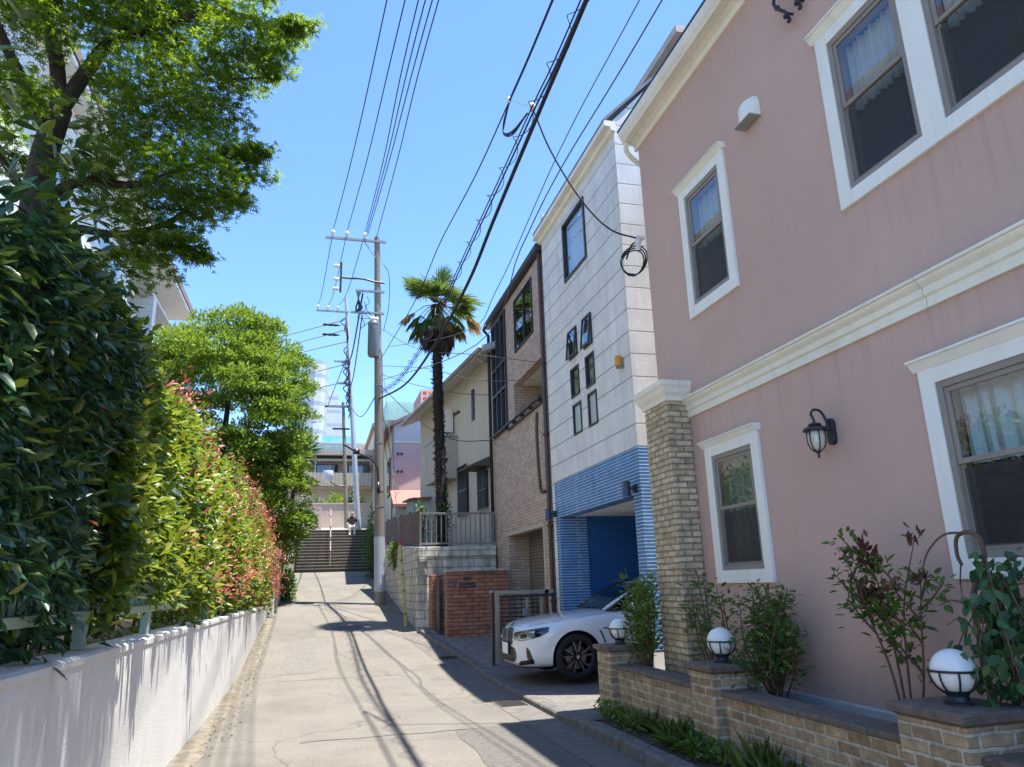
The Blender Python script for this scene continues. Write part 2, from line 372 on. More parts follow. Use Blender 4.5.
# ------------------------------------------------------------------ the setting: ground, road, pavement
PY = [-60, 11, 13, 14.5, 16, 18, 20, 22.4, 24.5, 30, 36, 39]
PZ = [0, 0, .03, .10, .23, .46, .66, .88, 1.06, 1.68, 2.34, 2.40]
def zr(y): return float(np.interp(y, PY, PZ))
def xr(y): return float(np.interp(y, [-60, 14, 15, 16.4, 18.4, 25, 36, 60], [2.8, 2.8, 2.77, 2.62, 2.38, 2.44, 2.6, 2.6]))
def xl(y): return float(np.interp(y, [-60, 22.4, 24, 36, 60], [-1.27, -1.27, -1.2, -.98, -.95]))

def road_material():
    m, nt, p = nodes_of('road_surface')
    tc = N(nt, 'ShaderNodeTexCoord').outputs['Object']
    a = N(nt, 'ShaderNodeTexNoise', Scale=.75, Detail=9, Roughness=.72); nt.links.new(tc, a.inputs[0])
    b = N(nt, 'ShaderNodeTexNoise', Scale=42, Detail=6, Roughness=.75); nt.links.new(tc, b.inputs[0])
    c = ramp(nt, a.outputs[0], [(.3, (.140,.128,.112)), (.5, (.178,.163,.143)), (.72, (.208,.193,.168))])
    f = ramp(nt, b.outputs[0], [(.25, g(.45)), (.5, g(1.0)), (.8, g(1.5))])
    c = mixc(nt, 1, c, f, 'MULTIPLY')
    # stones
    v = N(nt, 'ShaderNodeTexVoronoi', Scale=95.0); nt.links.new(tc, v.inputs['Vector'])
    st = ramp(nt, v.outputs['Distance'], [(.0, g(1)), (.32, g(0))])
    c = mixc(nt, mixc(nt, 1, st, g(.28), 'MULTIPLY'), c, (.27,.252,.23))
    # oil / tyre darkening stretched along the road
    mp = N(nt, 'ShaderNodeMapping'); nt.links.new(tc, mp.inputs[0]); mp.inputs['Scale'].default_value = (1.5,.12,1)
    d = N(nt, 'ShaderNodeTexNoise', Scale=1.6, Detail=6, Roughness=.65); nt.links.new(mp.outputs[0], d.inputs[0])
    c = mixc(nt, ramp(nt, d.outputs[0], [(.5, g(0)), (.75, g(.35))]), c, (.125,.112,.10))
    # hairline cracks
    dn = N(nt, 'ShaderNodeTexNoise', Scale=1.3, Detail=5); nt.links.new(tc, dn.inputs[0])
    dv = N(nt, 'ShaderNodeVectorMath', operation='SCALE'); nt.links.new(dn.outputs[1], dv.inputs[0]); dv.inputs['Scale'].default_value = .9
    av = N(nt, 'ShaderNodeVectorMath', operation='ADD'); nt.links.new(tc, av.inputs[0]); nt.links.new(dv.outputs[0], av.inputs[1])
    vc = N(nt, 'ShaderNodeTexVoronoi', Scale=.32, feature='DISTANCE_TO_EDGE'); nt.links.new(av.outputs[0], vc.inputs['Vector'])
    ck = ramp(nt, vc.outputs['Distance'], [(.0, g(.75)), (.006, g(0))])
    c = mixc(nt, ck, c, (.09,.08,.07))
    nt.links.new(c, p.inputs['Base Color']); p.inputs['Roughness'].default_value = .82; p.inputs['Specular IOR Level'].default_value = .3
    bp = N(nt, 'ShaderNodeBump', Strength=.8, Distance=.010); nt.links.new(b.outputs[0], bp.inputs['Height']); nt.links.new(bp.outputs[0], p.inputs['Normal'])
    return m
road_mat = road_material()
ground_mat = surf('earth', (.15,.125,.095), .95, var=.3, scale=.5)

def strip(name, ys, fa, fb, nx, mat, kind='structure'):
    b = MB(); vs = []; fs = []
    for y in ys:
        a, c = fa(y), fb(y)
        for i in range(nx+1):
            t = i/nx; vs.append((a[0]+(c[0]-a[0])*t, y, a[1]+(c[1]-a[1])*t))
    for j in range(len(ys)-1):
        for i in range(nx): k = j*(nx+1)+i; fs.append((k, k+1, k+nx+2, k+nx+1))
    b.add(vs, fs); o = b.ob(name, mat, smooth=True); o['kind'] = kind; return o

ys_ground = [-300, -60, -10, 0, 8]+list(np.arange(10, 38.9, .5))+[38.93, 38.95, 42, 50, 52, 80, 200, 900, 2500]
def zg(y):
    if y <= 38.94: return zr(y)-.03
    return float(np.interp(y, [38.95, 50, 60, 2500], [4.46, 5.45, 5.8, 5.8]))-.03
strip('ground', ys_ground, lambda y: (-900, zg(y)), lambda y: (900, zg(y)), 6, ground_mat)
ys = [-12]+list(np.arange(-10, 36.6, .5))+[36.2]
strip('road', sorted(ys), lambda y: (xl(y)-.05, zr(y)), lambda y: (xr(y)+.02, zr(y)), 12, road_mat)
strip('upper_path', [38.96, 42, 50, 58], lambda y: (-4, zg(y)+.04), lambda y: (6, zg(y)+.04), 2, concrete)
# left edge: mossy concrete strip beside the wall
moss_strip = surf('mossy_concrete', (.185,.165,.135), .9, var=.35, scale=6, bump=.7, stain=.75, stain_col=(.135,.11,.05))
strip('left_path', list(np.arange(-8, 22.5, .5)), lambda y: (-1.29, zr(y)+.030), lambda y: (-1.06+.04*math.sin(y*1.7)+.02*math.sin(y*5.3), zr(y)+.004), 2, moss_strip)
# right: gutter, kerb, pavement
gut = surf('gutter_concrete', (.145,.135,.122), .9, var=.25, scale=6, bump=.4, stain=.5, stain_col=(.09,.085,.075))
ysk = list(np.arange(-8, 18.3, .5))+[18.3]
strip('gutter_path', ysk, lambda y: (xr(y)-.42, zr(y)+.005), lambda y: (xr(y)+.01, zr(y)-.004 if False else zr(y)+.005), 2, gut)
def kerb_h(y): return float(np.interp(y, [-60, 8.0, 8.6, 13.2, 14.2, 60], [.125, .125, .075, .075, .10, .10]))
b = MB()
L = .58
yy = -8.0
while yy < 18.2:
    y0, y1 = yy+.006, min(yy+L-.006, 18.25)
    for (a, c) in ((y0, y1),):
        p = []
        for y in (a, c):
            h = zr(y)+kerb_h(y); x = xr(y)
            p.append([(x, y, zr(y)-.05), (x+.012, y, h-.02), (x+.03, y, h), (x+.16, y, h+.004), (x+.16, y, zr(y)-.05)])
        vs = p[0]+p[1]; n = 5
        b.add(vs, [(0,1,2,3,4), (9,8,7,6,5)]+[(i, i+n, (i+1)%n+n, (i+1)%n) for i in range(n)])
    yy += L
b.ob('kerb', kerb_mat, bevel=.008, kind='structure')
pav = bricks('paver_tile', (.21,.18,.168), (.26,.228,.21), (.11,.10,.09), .20, .20, .006, rough=.85, bump=.5, var=.2, offset=0, stain=.3, stain_col=(.12,.11,.1))
apron = bricks('apron_concrete', (.155,.147,.138), (.18,.17,.158), (.08,.075,.07), 1.2, .6, .008, rough=.85, bump=.5, var=.25, offset=.5, stain=.35, stain_col=(.09,.085,.08))
strip('driveway', [8.05, 8.6, 9.5, 10.5, 11.5, 12.5, 13.6], lambda y: (xr(y)+.158, zr(y)+kerb_h(y)), lambda y: (12, .19), 6, apron)
def zp(y): return zr(y)+kerb_h(y)
strip('pavement', [13.6, 14.2, 15, 16, 17, 17.6, 18.2, 18.5], lambda y: (xr(y)+.158, zp(y)), lambda y: (9, zp(y)+.02), 3, pav)
strip('verge', [-6, 0, 4, 8.0], lambda y: (2.96, .115), lambda y: (3.34, .16), 2, soil)
b = MB(); b.box(3.40, 4.0, -5, 8.7, .0, .52); b.ob('planter_soil', soil, kind='structure')
# worn dark gutter strip, joints and covers in the road
iron = surf('cast_iron', (.085,.08,.075), .6, .5, var=.3, scale=30, bump=.8, bscale=70)
def cover(name, x, y, r, label):
    t = thing(name, label, 'manhole cover', (x, y, zr(y)))
    s = (zr(y+.2)-zr(y-.2))/.4
    b = MB(); n = 40
    ring = [(x+r*math.cos(w), y+r*math.sin(w), zr(y)+s*r*math.sin(w)+.006) for w in np.linspace(0, 2*math.pi, n, endpoint=False)]
    b.add(ring+[(x, y, zr(y)+.008)], [(i, (i+1)%n, n) for i in range(n)])
    b.ob('cover_plate', iron, t)
    b = MB(); r2 = r*1.09
    ro = [(x+r2*math.cos(w), y+r2*math.sin(w), zr(y)+s*r2*math.sin(w)+.005) for w in np.linspace(0, 2*math.pi, n, endpoint=False)]
    ri = [(x+r*math.cos(w), y+r*math.sin(w), zr(y)+s*r*math.sin(w)+.012) for w in np.linspace(0, 2*math.pi, n, endpoint=False)]
    b.add(ro+ri, [(i, (i+1)%n, n+(i+1)%n, n+i) for i in range(n)]); b.ob('cover_ring', gut, t)
cover('manhole_cover', .84, 19.6, .33, 'round dark iron manhole cover in the road beyond the palm shadow')
dark_patch = surf('dark_asphalt', (.115,.108,.10), .9, var=.3, scale=20, bump=.5)
b = MB()
for (x0, x1, y, w) in ((-.1, 2.35, 8.78, .012), (-.6, 1.5, 13.9, .01)):
    prev = None
    for x in np.linspace(x0, x1, 22):
        yw = y+.02*math.sin(x*9)+.012*math.sin(x*23)
        cur = ((x, yw-w, zr(yw)+.0045), (x, yw+w, zr(yw)+.0045))
        if prev: b.quad(prev[0], cur[0], cur[1], prev[1])
        prev = cur
b.ob('road_joint', dark_patch, kind='structure')
patch = surf('patched_asphalt', (.135,.125,.115), .9, var=.3, scale=18, bump=.8, bscale=70)
def road_sheet(name, mat, x0, x1, y0, y1, dz, wav=.02):
    b = MB(); ys_ = np.linspace(y0, y1, max(3, int((y1-y0)/.25))); vs = []
    for i, y in enumerate(ys_): vs += [(x0+wav*math.sin(y*5.1), y, zr(y)+dz), (x1+wav*math.sin(y*4.3+1), y, zr(y)+dz)]
    b.add(vs, [(2*i, 2*i+1, 2*i+3, 2*i+2) for i in range(len(ys_)-1)]); return b.ob(name, mat, kind='structure')
road_sheet('road_patch', patch, 1.55, 2.36, 4.0, 8.76, .0042)
road_sheet('road_trench_patch', surf('trench_asphalt', (.17,.157,.14), .9, var=.25, scale=14, bump=.6, bscale=60), -.55, .05, 14.6, 17.9, .0042)
grate = surf('drain_grate', (.06,.057,.055), .6, .4, var=.3, scale=20)
for i, (y, lab) in enumerate(((10.1, 'steel drain grate in the gutter before the white car'), (15.2, 'steel drain grate in the gutter beside brick gate wall'))):
    t = thing('drain_grate', lab, 'drain grate', (2.6, y, zr(y)), group='gutter drain grates')
    b = MB(); z = zr(y+.25)+.006
    for k in range(14): b.box(2.44, 2.74, y+.036*k, y+.036*k+.018, z-.004, z+.006)
    b.ob('bars', grate, t); b = MB()
    for x0_, x1_ in ((2.41,2.44), (2.74,2.77)): b.box(x0_, x1_, y-.02, y+.51, z-.004, z+.008)
    b.box(2.441, 2.739, y-.02, y-.001, z-.004, z+.008); b.ob('frame', grate, t)

# ------------------------------------------------------------------ left retaining wall and fence
t = thing('retaining_wall', 'long low white rendered retaining wall under the hedge fence', 'wall', (-1.27, 8, 0))
def wtop(y): return float(np.interp(y, [-8, 4, 22], [1.27, 1.262, 1.19]))
b = MB(); W0, W1 = -8, 22.3
b.add([(-1.27, W0, -.4), (-1.27, W1, .2), (-1.27, W1, wtop(W1)-.05), (-1.27, W0, wtop(W0)-.05), (-1.50, W0, -.4), (-1.50, W1, .2), (-1.50, W1, wtop(W1)-.05), (-1.50, W0, wtop(W0)-.05)],
      [(0,1,2,3), (7,6,5,4), (0,3,7,4), (1,5,6,2), (3,2,6,7)])
b.ob('wall_face', left_wall_mat, t)
b = MB()
p = [[(-1.262, y, wtop(y)-.052), (-1.262, y, wtop(y)-.016), (-1.284, y, wtop(y)), (-1.508, y, wtop(y)), (-1.508, y, wtop(y)-.052)] for y in (W0, W1)]
b.add(p[0]+p[1], [(0,1,2,3,4), (9,8,7,6,5)]+[(i, i+5, (i+1)%5+5, (i+1)%5) for i in range(5)])
b.ob('coping', left_wall_mat, t)
b = MB(); b.box(-6.9, -1.505, -8, 24.4, .2, 1.10); b.ob('garden_soil', soil, kind='structure')
t = thing('metal_fence', 'pale green picket fence half swallowed by the hedge above white wall', 'fence', (-1.4, 8, 1.25))
for y in np.arange(-.35, 22.4, 1.9):
    b = MB(); b.box(-1.45, -1.38, y-.04, y+.04, wtop(y)-.02, 2.62); b.ob('fence_post', green_paint, t, bevel=.004)
for z0 in (1.415, 2.50):
    b = MB(); b.box(-1.437, -1.363, -1.2, 22.2, z0, z0+.055); b.ob('rail', green_paint, t, bevel=.004)
b = MB()
for y in np.arange(-1.1, 22, .115):
    b.box(-1.428, -1.408, y-.017, y+.017, 1.472, 2.498)
    if int(round(y/.115)) % 2 == 0: b.box(-1.432, -1.404, y-.04, y+.04, 1.72, 1.745)
b.ob('picket_panel', green_paint, t)
t = thing('gate_post', 'square white concrete post closing the far end of hedge wall', 'post', (-1.25, 22.7, .9))
b = MB(); b.box(-1.42, -1.13, 22.42, 22.75, .75, 2.15); b.ob('shaft', left_wall_mat, t, bevel=.01)
b = MB(); b.box(-1.45, -1.10, 22.39, 22.78, 2.151, 2.22); b.ob('post_cap', concrete, t, bevel=.01)
t = thing('slim_post', 'slim dark steel post in front of the shaded gap past hedge', 'post', (-1.12, 23.2, .9))
b = MB(); b.box(-1.15, -1.07, 23.1, 23.18, .85, 2.55); b.ob('shaft', surf('weathered_steel', (.16,.16,.16), .6), t, bevel=.006)
b = MB(); b.box(-1.16, -1.06, 23.09, 23.19, 2.551, 2.58); b.ob('post_cap', galv, t)
t = thing('boundary_wall', 'pale concrete garden wall between hedge and stairs with leaning weeds', 'wall', (-1.1, 30, 1.5))
b = MB(); b.add([(-1.12, 24.6, .9), (-.99, 35.9, 2.1), (-.99, 35.9, 3.15), (-1.12, 24.6, 2.35), (-1.36, 24.6, .9), (-1.25, 35.9, 2.1), (-1.25, 35.9, 3.15), (-1.36, 24.6, 2.35)],
      [(0,1,2,3), (7,6,5,4), (0,3,7,4), (1,5,6,2), (3,2,6,7)])
b.ob('wall_face', concrete, t)
b = MB(); b.add([(-1.09, 24.6, 2.351), (-.96, 35.9, 3.151), (-.96, 35.9, 3.2), (-1.09, 24.6, 2.4), (-1.39, 24.6, 2.351), (-1.28, 35.9, 3.151), (-1.28, 35.9, 3.2), (-1.39, 24.6, 2.4)],
      [(0,1,2,3), (7,6,5,4), (0,3,7,4), (1,5,6,2), (3,2,6,7), (0,4,5,1)])
b.ob('coping', concrete, t)

# ------------------------------------------------------------------ windows
def window(parent, P, u, w, width, height, frame_m, glass_m, style='hung', trim=None, trim_w=.11, crown=0, curtain=None, lower=None, proud=.02, fw=.045, depth=.05, curtain_top=False, sill=None, screen=False):
    """P = lower left corner of the sash frame on the wall plane, u along the wall, w into the wall"""
    P, u, w = Vector(P), Vector(u), Vector(w)
    def bx(b, u0, u1, z0, z1, d0, d1):
        c = P+u*((u0+u1)/2)+UP*((z0+z1)/2)+w*((d0+d1)/2)
        b.obox(c, u, w, UP, abs(u1-u0)/2, abs(d1-d0)/2, abs(z1-z0)/2)
    b = MB()
    for a in ((0, fw, 0, height), (width-fw, width, 0, height)): bx(b, *a, -proud, depth)
    for a in ((fw, width-fw, 0, fw), (fw, width-fw, height-fw, height)): bx(b, *a, -proud, depth)
    panes = []
    if style == 'hung':
        mz = height*.53; s = fw*.8
        for (z0, z1, dd) in ((fw, mz+.02, .012), (mz-.02, height-fw, -.008)):
            d0, d1 = dd, dd+.022
            bx(b, fw, fw+s, z0, z1, d0, d1); bx(b, width-fw-s, width-fw, z0, z1, d0, d1)
            bx(b, fw+s, width-fw-s, z0, z0+s, d0, d1); bx(b, fw+s, width-fw-s, z1-s, z1, d0, d1)
            panes.append((fw+s, width-fw-s, z0+s, z1-s, dd+.011))
    elif style == 'slide':
        mu = width/2; s = fw*.8
        for (u0, u1, dd) in ((fw, mu+.02, .012), (mu-.02, width-fw, -.010)):
            d0, d1 = dd, dd+.021
            bx(b, u0, u0+s, fw, height-fw, d0, d1); bx(b, u1-s, u1, fw, height-fw, d0, d1)
            bx(b, u0+s, u1-s, fw, fw+s, d0, d1); bx(b, u0+s, u1-s, height-fw-s, height-fw, d0, d1)
            panes.append((u0+s, u1-s, fw+s, height-fw-s, dd+.011))
    else:
        panes.append((fw, width-fw, fw, height-fw, .02))
    o = b.ob('window', frame_m, parent, bevel=.004)
    b = MB()
    for i, (u0, u1, z0, z1, d) in enumerate(panes):
        q = [P+u*a+UP*z+w*d for a, z in ((u0,z0),(u1,z0),(u1,z1),(u0,z1))]; b.add(q, [(0,1,2,3)])
    b.ob('pane', glass_m, o)
    if lower is not None:
        u0, u1, z0, z1, d = panes[0]; b = MB()
        q = [P+u*a+UP*z+w*(d+.02) for a, z in ((u0,z0),(u1,z0),(u1,z1),(u0,z1))]; b.add(q, [(0,1,2,3)]); b.ob('insect_screen', lower, o)
    if screen:
        u0, u1, z0, z1, d = panes[0]; b = MB()
        q = [P+u*a+UP*z+w*(d-.016) for a, z in ((u0-.01,z0-.01),(u1+.01,z0-.01),(u1+.01,z1-.03),(u0-.01,z1-.03))]; b.add(q, [(0,1,2,3)]); b.ob('insect_screen', screen_mesh, o)
    if curtain is not None:
        b = MB(); n = 46; z0, z1 = fw, height-fw
        if curtain_top: z0 = height*.52
        prev = None
        for i in range(n+1):
            a = fw+(width-2*fw)*i/n; dd = depth+.09+.018*math.sin(i*1.35)+.012*math.sin(i*.61+1)
            cur = (P+u*a+w*dd+UP*z0, P+u*a+w*dd+UP*z1)
            if prev: b.quad(prev[0], cur[0], cur[1], prev[1])
            prev = cur
        b.ob('curtain', curtain, o, smooth=True)
    if trim is not None:
        b = MB(); tw = trim_w
        bx(b, -tw, -.001, -tw, height+tw, -.032, .02); bx(b, width+.001, width+tw, -tw, height+tw, -.032, .02)
        bx(b, -.001, width+.001, -tw, -.001, -.030, .02); bx(b, -.001, width+.001, height+.001, height+tw, -.030, .02)
        if crown:
            pr = [(.034, height+tw-.02), (.075, height+tw+crown*.7), (.09, height+tw+crown*.7), (.09, height+tw+crown), (-.01, height+tw+crown), (-.01, height+tw-.02)]
            b.profile(pr, (P-u*(tw+.035), P+u*(width+tw+.035), -w))
        b.ob('trim', trim, o, bevel=.003)
    if sill is not None:
        b = MB(); bx(b, -.05, width+.05, -.06, -.002, -.07, .03); b.ob('sill', sill, o, bevel=.004)
    return o

# ------------------------------------------------------------------ pink house (nearest, right)
U, Wn = (0, 1, 0), (1, 0, 0)
H = thing('pink_house', 'two storey pink stucco house with white trimmed windows', 'house', (4.0, 2, 0))
FX, Y0, Y1 = 4.0, -5.0, 8.0
wins = [  # y0, z0, width, height, kind
    (6.15, 4.49, .75, 1.33, 'a'), (6.13, 1.62, .75, 1.16, 'b'), (3.60, 4.48, .74, 1.36, 'c'), (2.66, 4.48, .74, 1.36, 'c'), (2.60, 1.62, 1.29, 1.15, 'd'), (-2.2, 1.62, 1.2, 1.15, 'd'), (-1.6, 4.48, .8, 1.36, 'c')]
b = MB(); holes = [(y-Y0, y+wd-Y0, z, z+h) for y, z, wd, h, k in wins]
b.wall((FX, Y0, 0), U, Wn, .16, Y1-Y0, 0, 7.34, holes)
b.wall((FX+.16, Y1, 0), (1,0,0), (0,-1,0), .16, 8, 0, 7.34)
b.wall((FX, Y0, 0), (1,0,0), (0,1,0), .16, 8, 0, 7.34)
b.wall((FX+8.16, Y0+.16, 0), U, (-1,0,0), .16, Y1-Y0-.32, 0, 7.34)
b.ob('wall', pink_stucco, H)
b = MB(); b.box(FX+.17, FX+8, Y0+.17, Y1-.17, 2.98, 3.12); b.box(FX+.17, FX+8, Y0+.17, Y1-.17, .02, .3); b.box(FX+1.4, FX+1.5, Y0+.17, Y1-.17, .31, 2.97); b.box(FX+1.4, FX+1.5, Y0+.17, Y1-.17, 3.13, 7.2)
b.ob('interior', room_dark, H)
for y, z, wd, h, k in wins:
    if k == 'a': window(H, (FX,y,z), U, Wn, wd, h, taupe_frame, clear_glass, 'hung', white_trim, .125, .045, curtain=curtain_mat, curtain_top=True, screen=True)
    elif k == 'b': window(H, (FX,y,z), U, Wn, wd, h, taupe_frame, clear_glass, 'hung', white_trim, .125, .045, curtain=lace_mat, screen=True)
    elif k == 'c': window(H, (FX,y,z), U, Wn, wd, h, taupe_frame, clear_glass, 'hung', None, curtain=curtain_mat, curtain_top=True, screen=True)
    else: window(H, (FX,y,z), U, Wn, wd, h, taupe_frame, clear_glass, 'hung', white_trim, .125, .06, curtain=frosted, curtain_top=True, screen=True)
# shared surround of the upper pair
b = MB(); xa, xb = FX-.032, FX+.02
b.box(xa, xb, 4.342, 4.47, 4.36, 5.97); b.box(xa, xb, 3.402, 3.598, 4.36, 5.97); b.box(xa, xb, 2.53, 2.658, 4.36, 5.97)
for y0, y1 in ((3.599, 4.341), (2.659, 3.401)): b.box(xa+.002, xb, y0, y1, 4.36, 4.478); b.box(xa+.002, xb, y0, y1, 5.842, 5.97)
b.profile([(.034, 5.95), (.075, 6.01), (.09, 6.01), (.09, 6.03), (-.01, 6.03), (-.01, 5.95)], ((FX, 4.51, 0), (FX, 2.49, 0), (-1,0,0)))
b.ob('window_surround', white_trim, H, bevel=.003)
# moulded band, eaves cornice with gutter
b = MB(); b.profile([(-.01,3.29), (.025,3.29), (.025,3.36), (.045,3.375), (.045,3.425), (.075,3.45), (.085,3.465), (.085,3.48), (.105,3.485), (.105,3.505), (-.01,3.51)], ((FX, 7.40, 0), (FX, 6.072, 0), (-1,0,0)))
for ya, yb in ((6.066, 3.832), (3.826, 1.5), (1.494, Y0)): b.profile([(-.01,3.29), (.025,3.29), (.025,3.36), (.045,3.375), (.045,3.425), (.075,3.45), (.085,3.465), (.085,3.48), (.105,3.485), (.105,3.505), (-.01,3.51)], ((FX, ya, 0), (FX, yb, 0), (-1,0,0)))
b.ob('string_course', cream_trim, H)
b = MB(); b.profile([(-.01,7.17), (.03,7.17), (.04,7.24), (.10,7.27), (.20,7.27), (.20,7.29), (.23,7.33), (.25,7.39), (.25,7.43), (-.01,7.44)], ((FX, 8.06, 0), (FX, 4.403, 0), (-1,0,0)))
b.profile([(-.01,7.17), (.03,7.17), (.04,7.24), (.10,7.27), (.20,7.27), (.20,7.29), (.23,7.33), (.25,7.39), (.25,7.43), (-.01,7.44)], ((FX, 4.397, 0), (FX, Y0, 0), (-1,0,0)))
b.ob('cornice', cream_trim, H)
b = MB(); b.add([(FX-.25, Y0, 7.445), (FX-.25, 8.1, 7.445), (FX+4, 8.1, 9.2), (FX+4, Y0, 9.2), (FX-.25, Y0, 7.475), (FX-.25, 8.1, 7.475), (FX+4, 8.1, 9.23), (FX+4, Y0, 9.23), (FX+8.4, Y0, 7.445), (FX+8.4, 8.1, 7.445)],
             [(0,1,2,3), (4,7,6,5), (0,4,5,1), (1,5,6,2), (6,7,8,9), (0,3,7,4)]); b.ob('roof', surf('slate_roof', (.06,.065,.085), .7, var=.3, scale=15), H)
b = MB(); b.tube(smooth_path([(FX-.16, 8.02, 7.27), (FX-.15, 8.05, 7.15), (FX-.02, 8.09, 7.05), (FX+.12, 8.1, 6.98), (FX+.34, 8.1, 6.9), (FX+.38, 8.1, 6.6), (FX+.38, 8.1, 3), (FX+.38, 8.1, .2)], 5), .032, 10)
b.ob('downpipe', cream_trim, H, smooth=True)
# brick pilaster
b = MB(); b.box(3.72, 3.999, 7.28, 7.86, .3, 3.48); b.ob('pilaster', tan_brick, H, bevel=.006)
b = MB()
pc = [(0,3.481), (.02,3.481), (.03,3.53), (.06,3.57), (.075,3.62), (.095,3.65), (.095,3.70)]
sec = []
for o_, z in pc: sec.append([(3.72-o_, 7.28-o_, z), (3.72-o_, 7.86+o_, z), (3.998, 7.86+o_, z), (3.998, 7.28-o_, z)])
vs = [p for s_ in sec for p in s_]; n = len(sec)
b.add(vs, [(i*4+j, i*4+(j+1)%4, (i+1)*4+(j+1)%4, (i+1)*4+j) for i in range(n-1) for j in range(4)]+[(0,1,2,3), tuple(4*(n-1)+j for j in range(4))])
b.ob('pilaster_cap', cream_trim, H)
b = MB(); b.box(3.93, 3.999, Y0, 7.27, .525, .60); b.ob('base_strip', surf('base_strip_metal', (.50,.52,.53), .5, .2), H, bevel=.004)

# vent hood
t = thing('vent_hood', 'white quarter round vent hood on the pink upper wall', 'vent', (4.0, 5.46, 6.0))
b = MB(); rows = []
for z, hw, dp in ((5.87,.135,.125), (5.90,.137,.13), (6.02,.135,.125), (6.07,.125,.10), (6.10,.10,.06), (6.115,.07,.01)):
    rows.append([(FX-.001, 5.475+hw, z)]+[(FX-.002-dp*math.sin(a), 5.475+hw*math.cos(a), z) for a in np.linspace(.02, math.pi-.02, 15)]+[(FX-.001, 5.475-hw, z)])
n = len(rows[0]); b.add([p for r_ in rows for p in r_], [(i*n+j, i*n+j+1, (i+1)*n+j+1, (i+1)*n+j) for i in range(len(rows)-1) for j in range(n-1)]+[tuple(range(n))[::-1], tuple((len(rows)-1)*n+j for j in range(n))])
b.ob('hood', white_trim, t, smooth='auto')
b = MB(); b.box(FX-.13, FX-.004, 5.34, 5.615, 5.855, 5.8685); b.ob('grille_plate', surf('vent_grey', (.3,.29,.27), .5), t)
# scrolled iron ornament high on the wall
t = thing('iron_ornament', 'black wrought iron bracket ornament at the top of pink wall', 'ornament', (3.95, 4.7, 6.5))
for dy in (0, .16):
    b = MB(); b.tube(smooth_path([(3.93, 4.82-dy, 6.75), (3.90, 4.81-dy, 6.66), (3.90, 4.76-dy, 6.56), (3.93, 4.70-dy, 6.47), (3.93, 4.67-dy, 6.37), (3.91, 4.665-dy, 6.34)]), [.018]*5+[.016]*36, 8) if False else b.tube(smooth_path([(3.93, 4.82-dy, 6.75), (3.90, 4.81-dy, 6.66), (3.90, 4.76-dy, 6.56), (3.93, 4.70-dy, 6.47), (3.93, 4.67-dy, 6.37), (3.91, 4.665-dy, 6.34)]), .016, 8)
    for z, y in ((6.6, 4.79), (6.42, 4.69)): b.lathe([(.001,-.02), (.024,-.012), (.026,0), (.024,.012), (.001,.02)], (3.915, y-dy, z), 10)
    b.tube([(3.93, 4.70-dy, 6.47), (4.0, 4.70-dy, 6.47)], .012, 6)
    b.ob('scroll_bar', black_iron, t, smooth=True)
b = MB(); b.box(3.91, 3.935, 4.60, 4.84, 6.735, 6.76); b.ob('cross_bar', black_iron, t)

# wall lantern
t = thing('wall_lantern', 'black carriage lantern on a curled bracket on pink wall', 'lamp', (4.0, 4.85, 2.65))
b = MB(); pts = [(4.0-.03, 4.98+.05*math.cos(a), 2.66+.14*0+.055*math.sin(a)+(.075 if math.sin(a) > 0 else -.075)) for a in np.linspace(0, 2*math.pi, 20, endpoint=False)]
b.prism([(p[1], p[2]) for p in pts], 3.955, 3.998, 'x'); b.ob('back_plate', black_iron, t, bevel=.006)
lyy = 4.98
b = MB(); b.tube(smooth_path([(3.96, lyy, 2.66), (3.93, lyy, 2.78), (3.88, lyy, 2.86), (3.81, lyy, 2.87), (3.775, lyy, 2.83), (3.79, lyy, 2.79), (3.80, lyy, 2.74)]), .013, 8)
b.tube([(3.97, lyy, 2.68), (3.86, lyy, 2.69)], .010, 8); b.ob('bracket', black_iron, t, smooth=True)
c = (3.80, lyy, 0)
b = MB(); b.lathe([(.002,2.76), (.014,2.755), (.012,2.74), (.05,2.735), (.062,2.725), (.06,2.715), (.035,2.71), (.10,2.695), (.115,2.675), (.115,2.662), (.085,2.66), (.02,2.66)], c, 20); b.ob('canopy', black_iron, t, smooth='auto')
b = MB(); b.lathe([(.03,2.659), (.078,2.655), (.08,2.60), (.075,2.545), (.058,2.50), (.035,2.475), (.01,2.468)], c, 20); b.ob('globe', surf('seeded_glass', (.62,.58,.48), .25, var=.15, scale=25, spec=.7), t, smooth=True)
b = MB()
for k in range(6):
    a = k*math.pi/3+.2
    b.tube([(c[0]+r*math.cos(a), c[1]+r*math.sin(a), z) for r, z in ((.084,2.66), (.086,2.60), (.081,2.543), (.063,2.497), (.036,2.47), (.012,2.462))], .006, 5)
b.lathe([(.002,2.40), (.010,2.41), (.013,2.425), (.008,2.44), (.024,2.455), (.026,2.468), (.01,2.472)], c, 10); b.ob('cage', black_iron, t, smooth=True)
for o in t.children: o.data.transform(Matrix.Translation((4.0, 4.98, 2.66)) @ Matrix.Scale(.84, 4) @ Matrix.Translation((-4.0, -4.98, -2.66)))

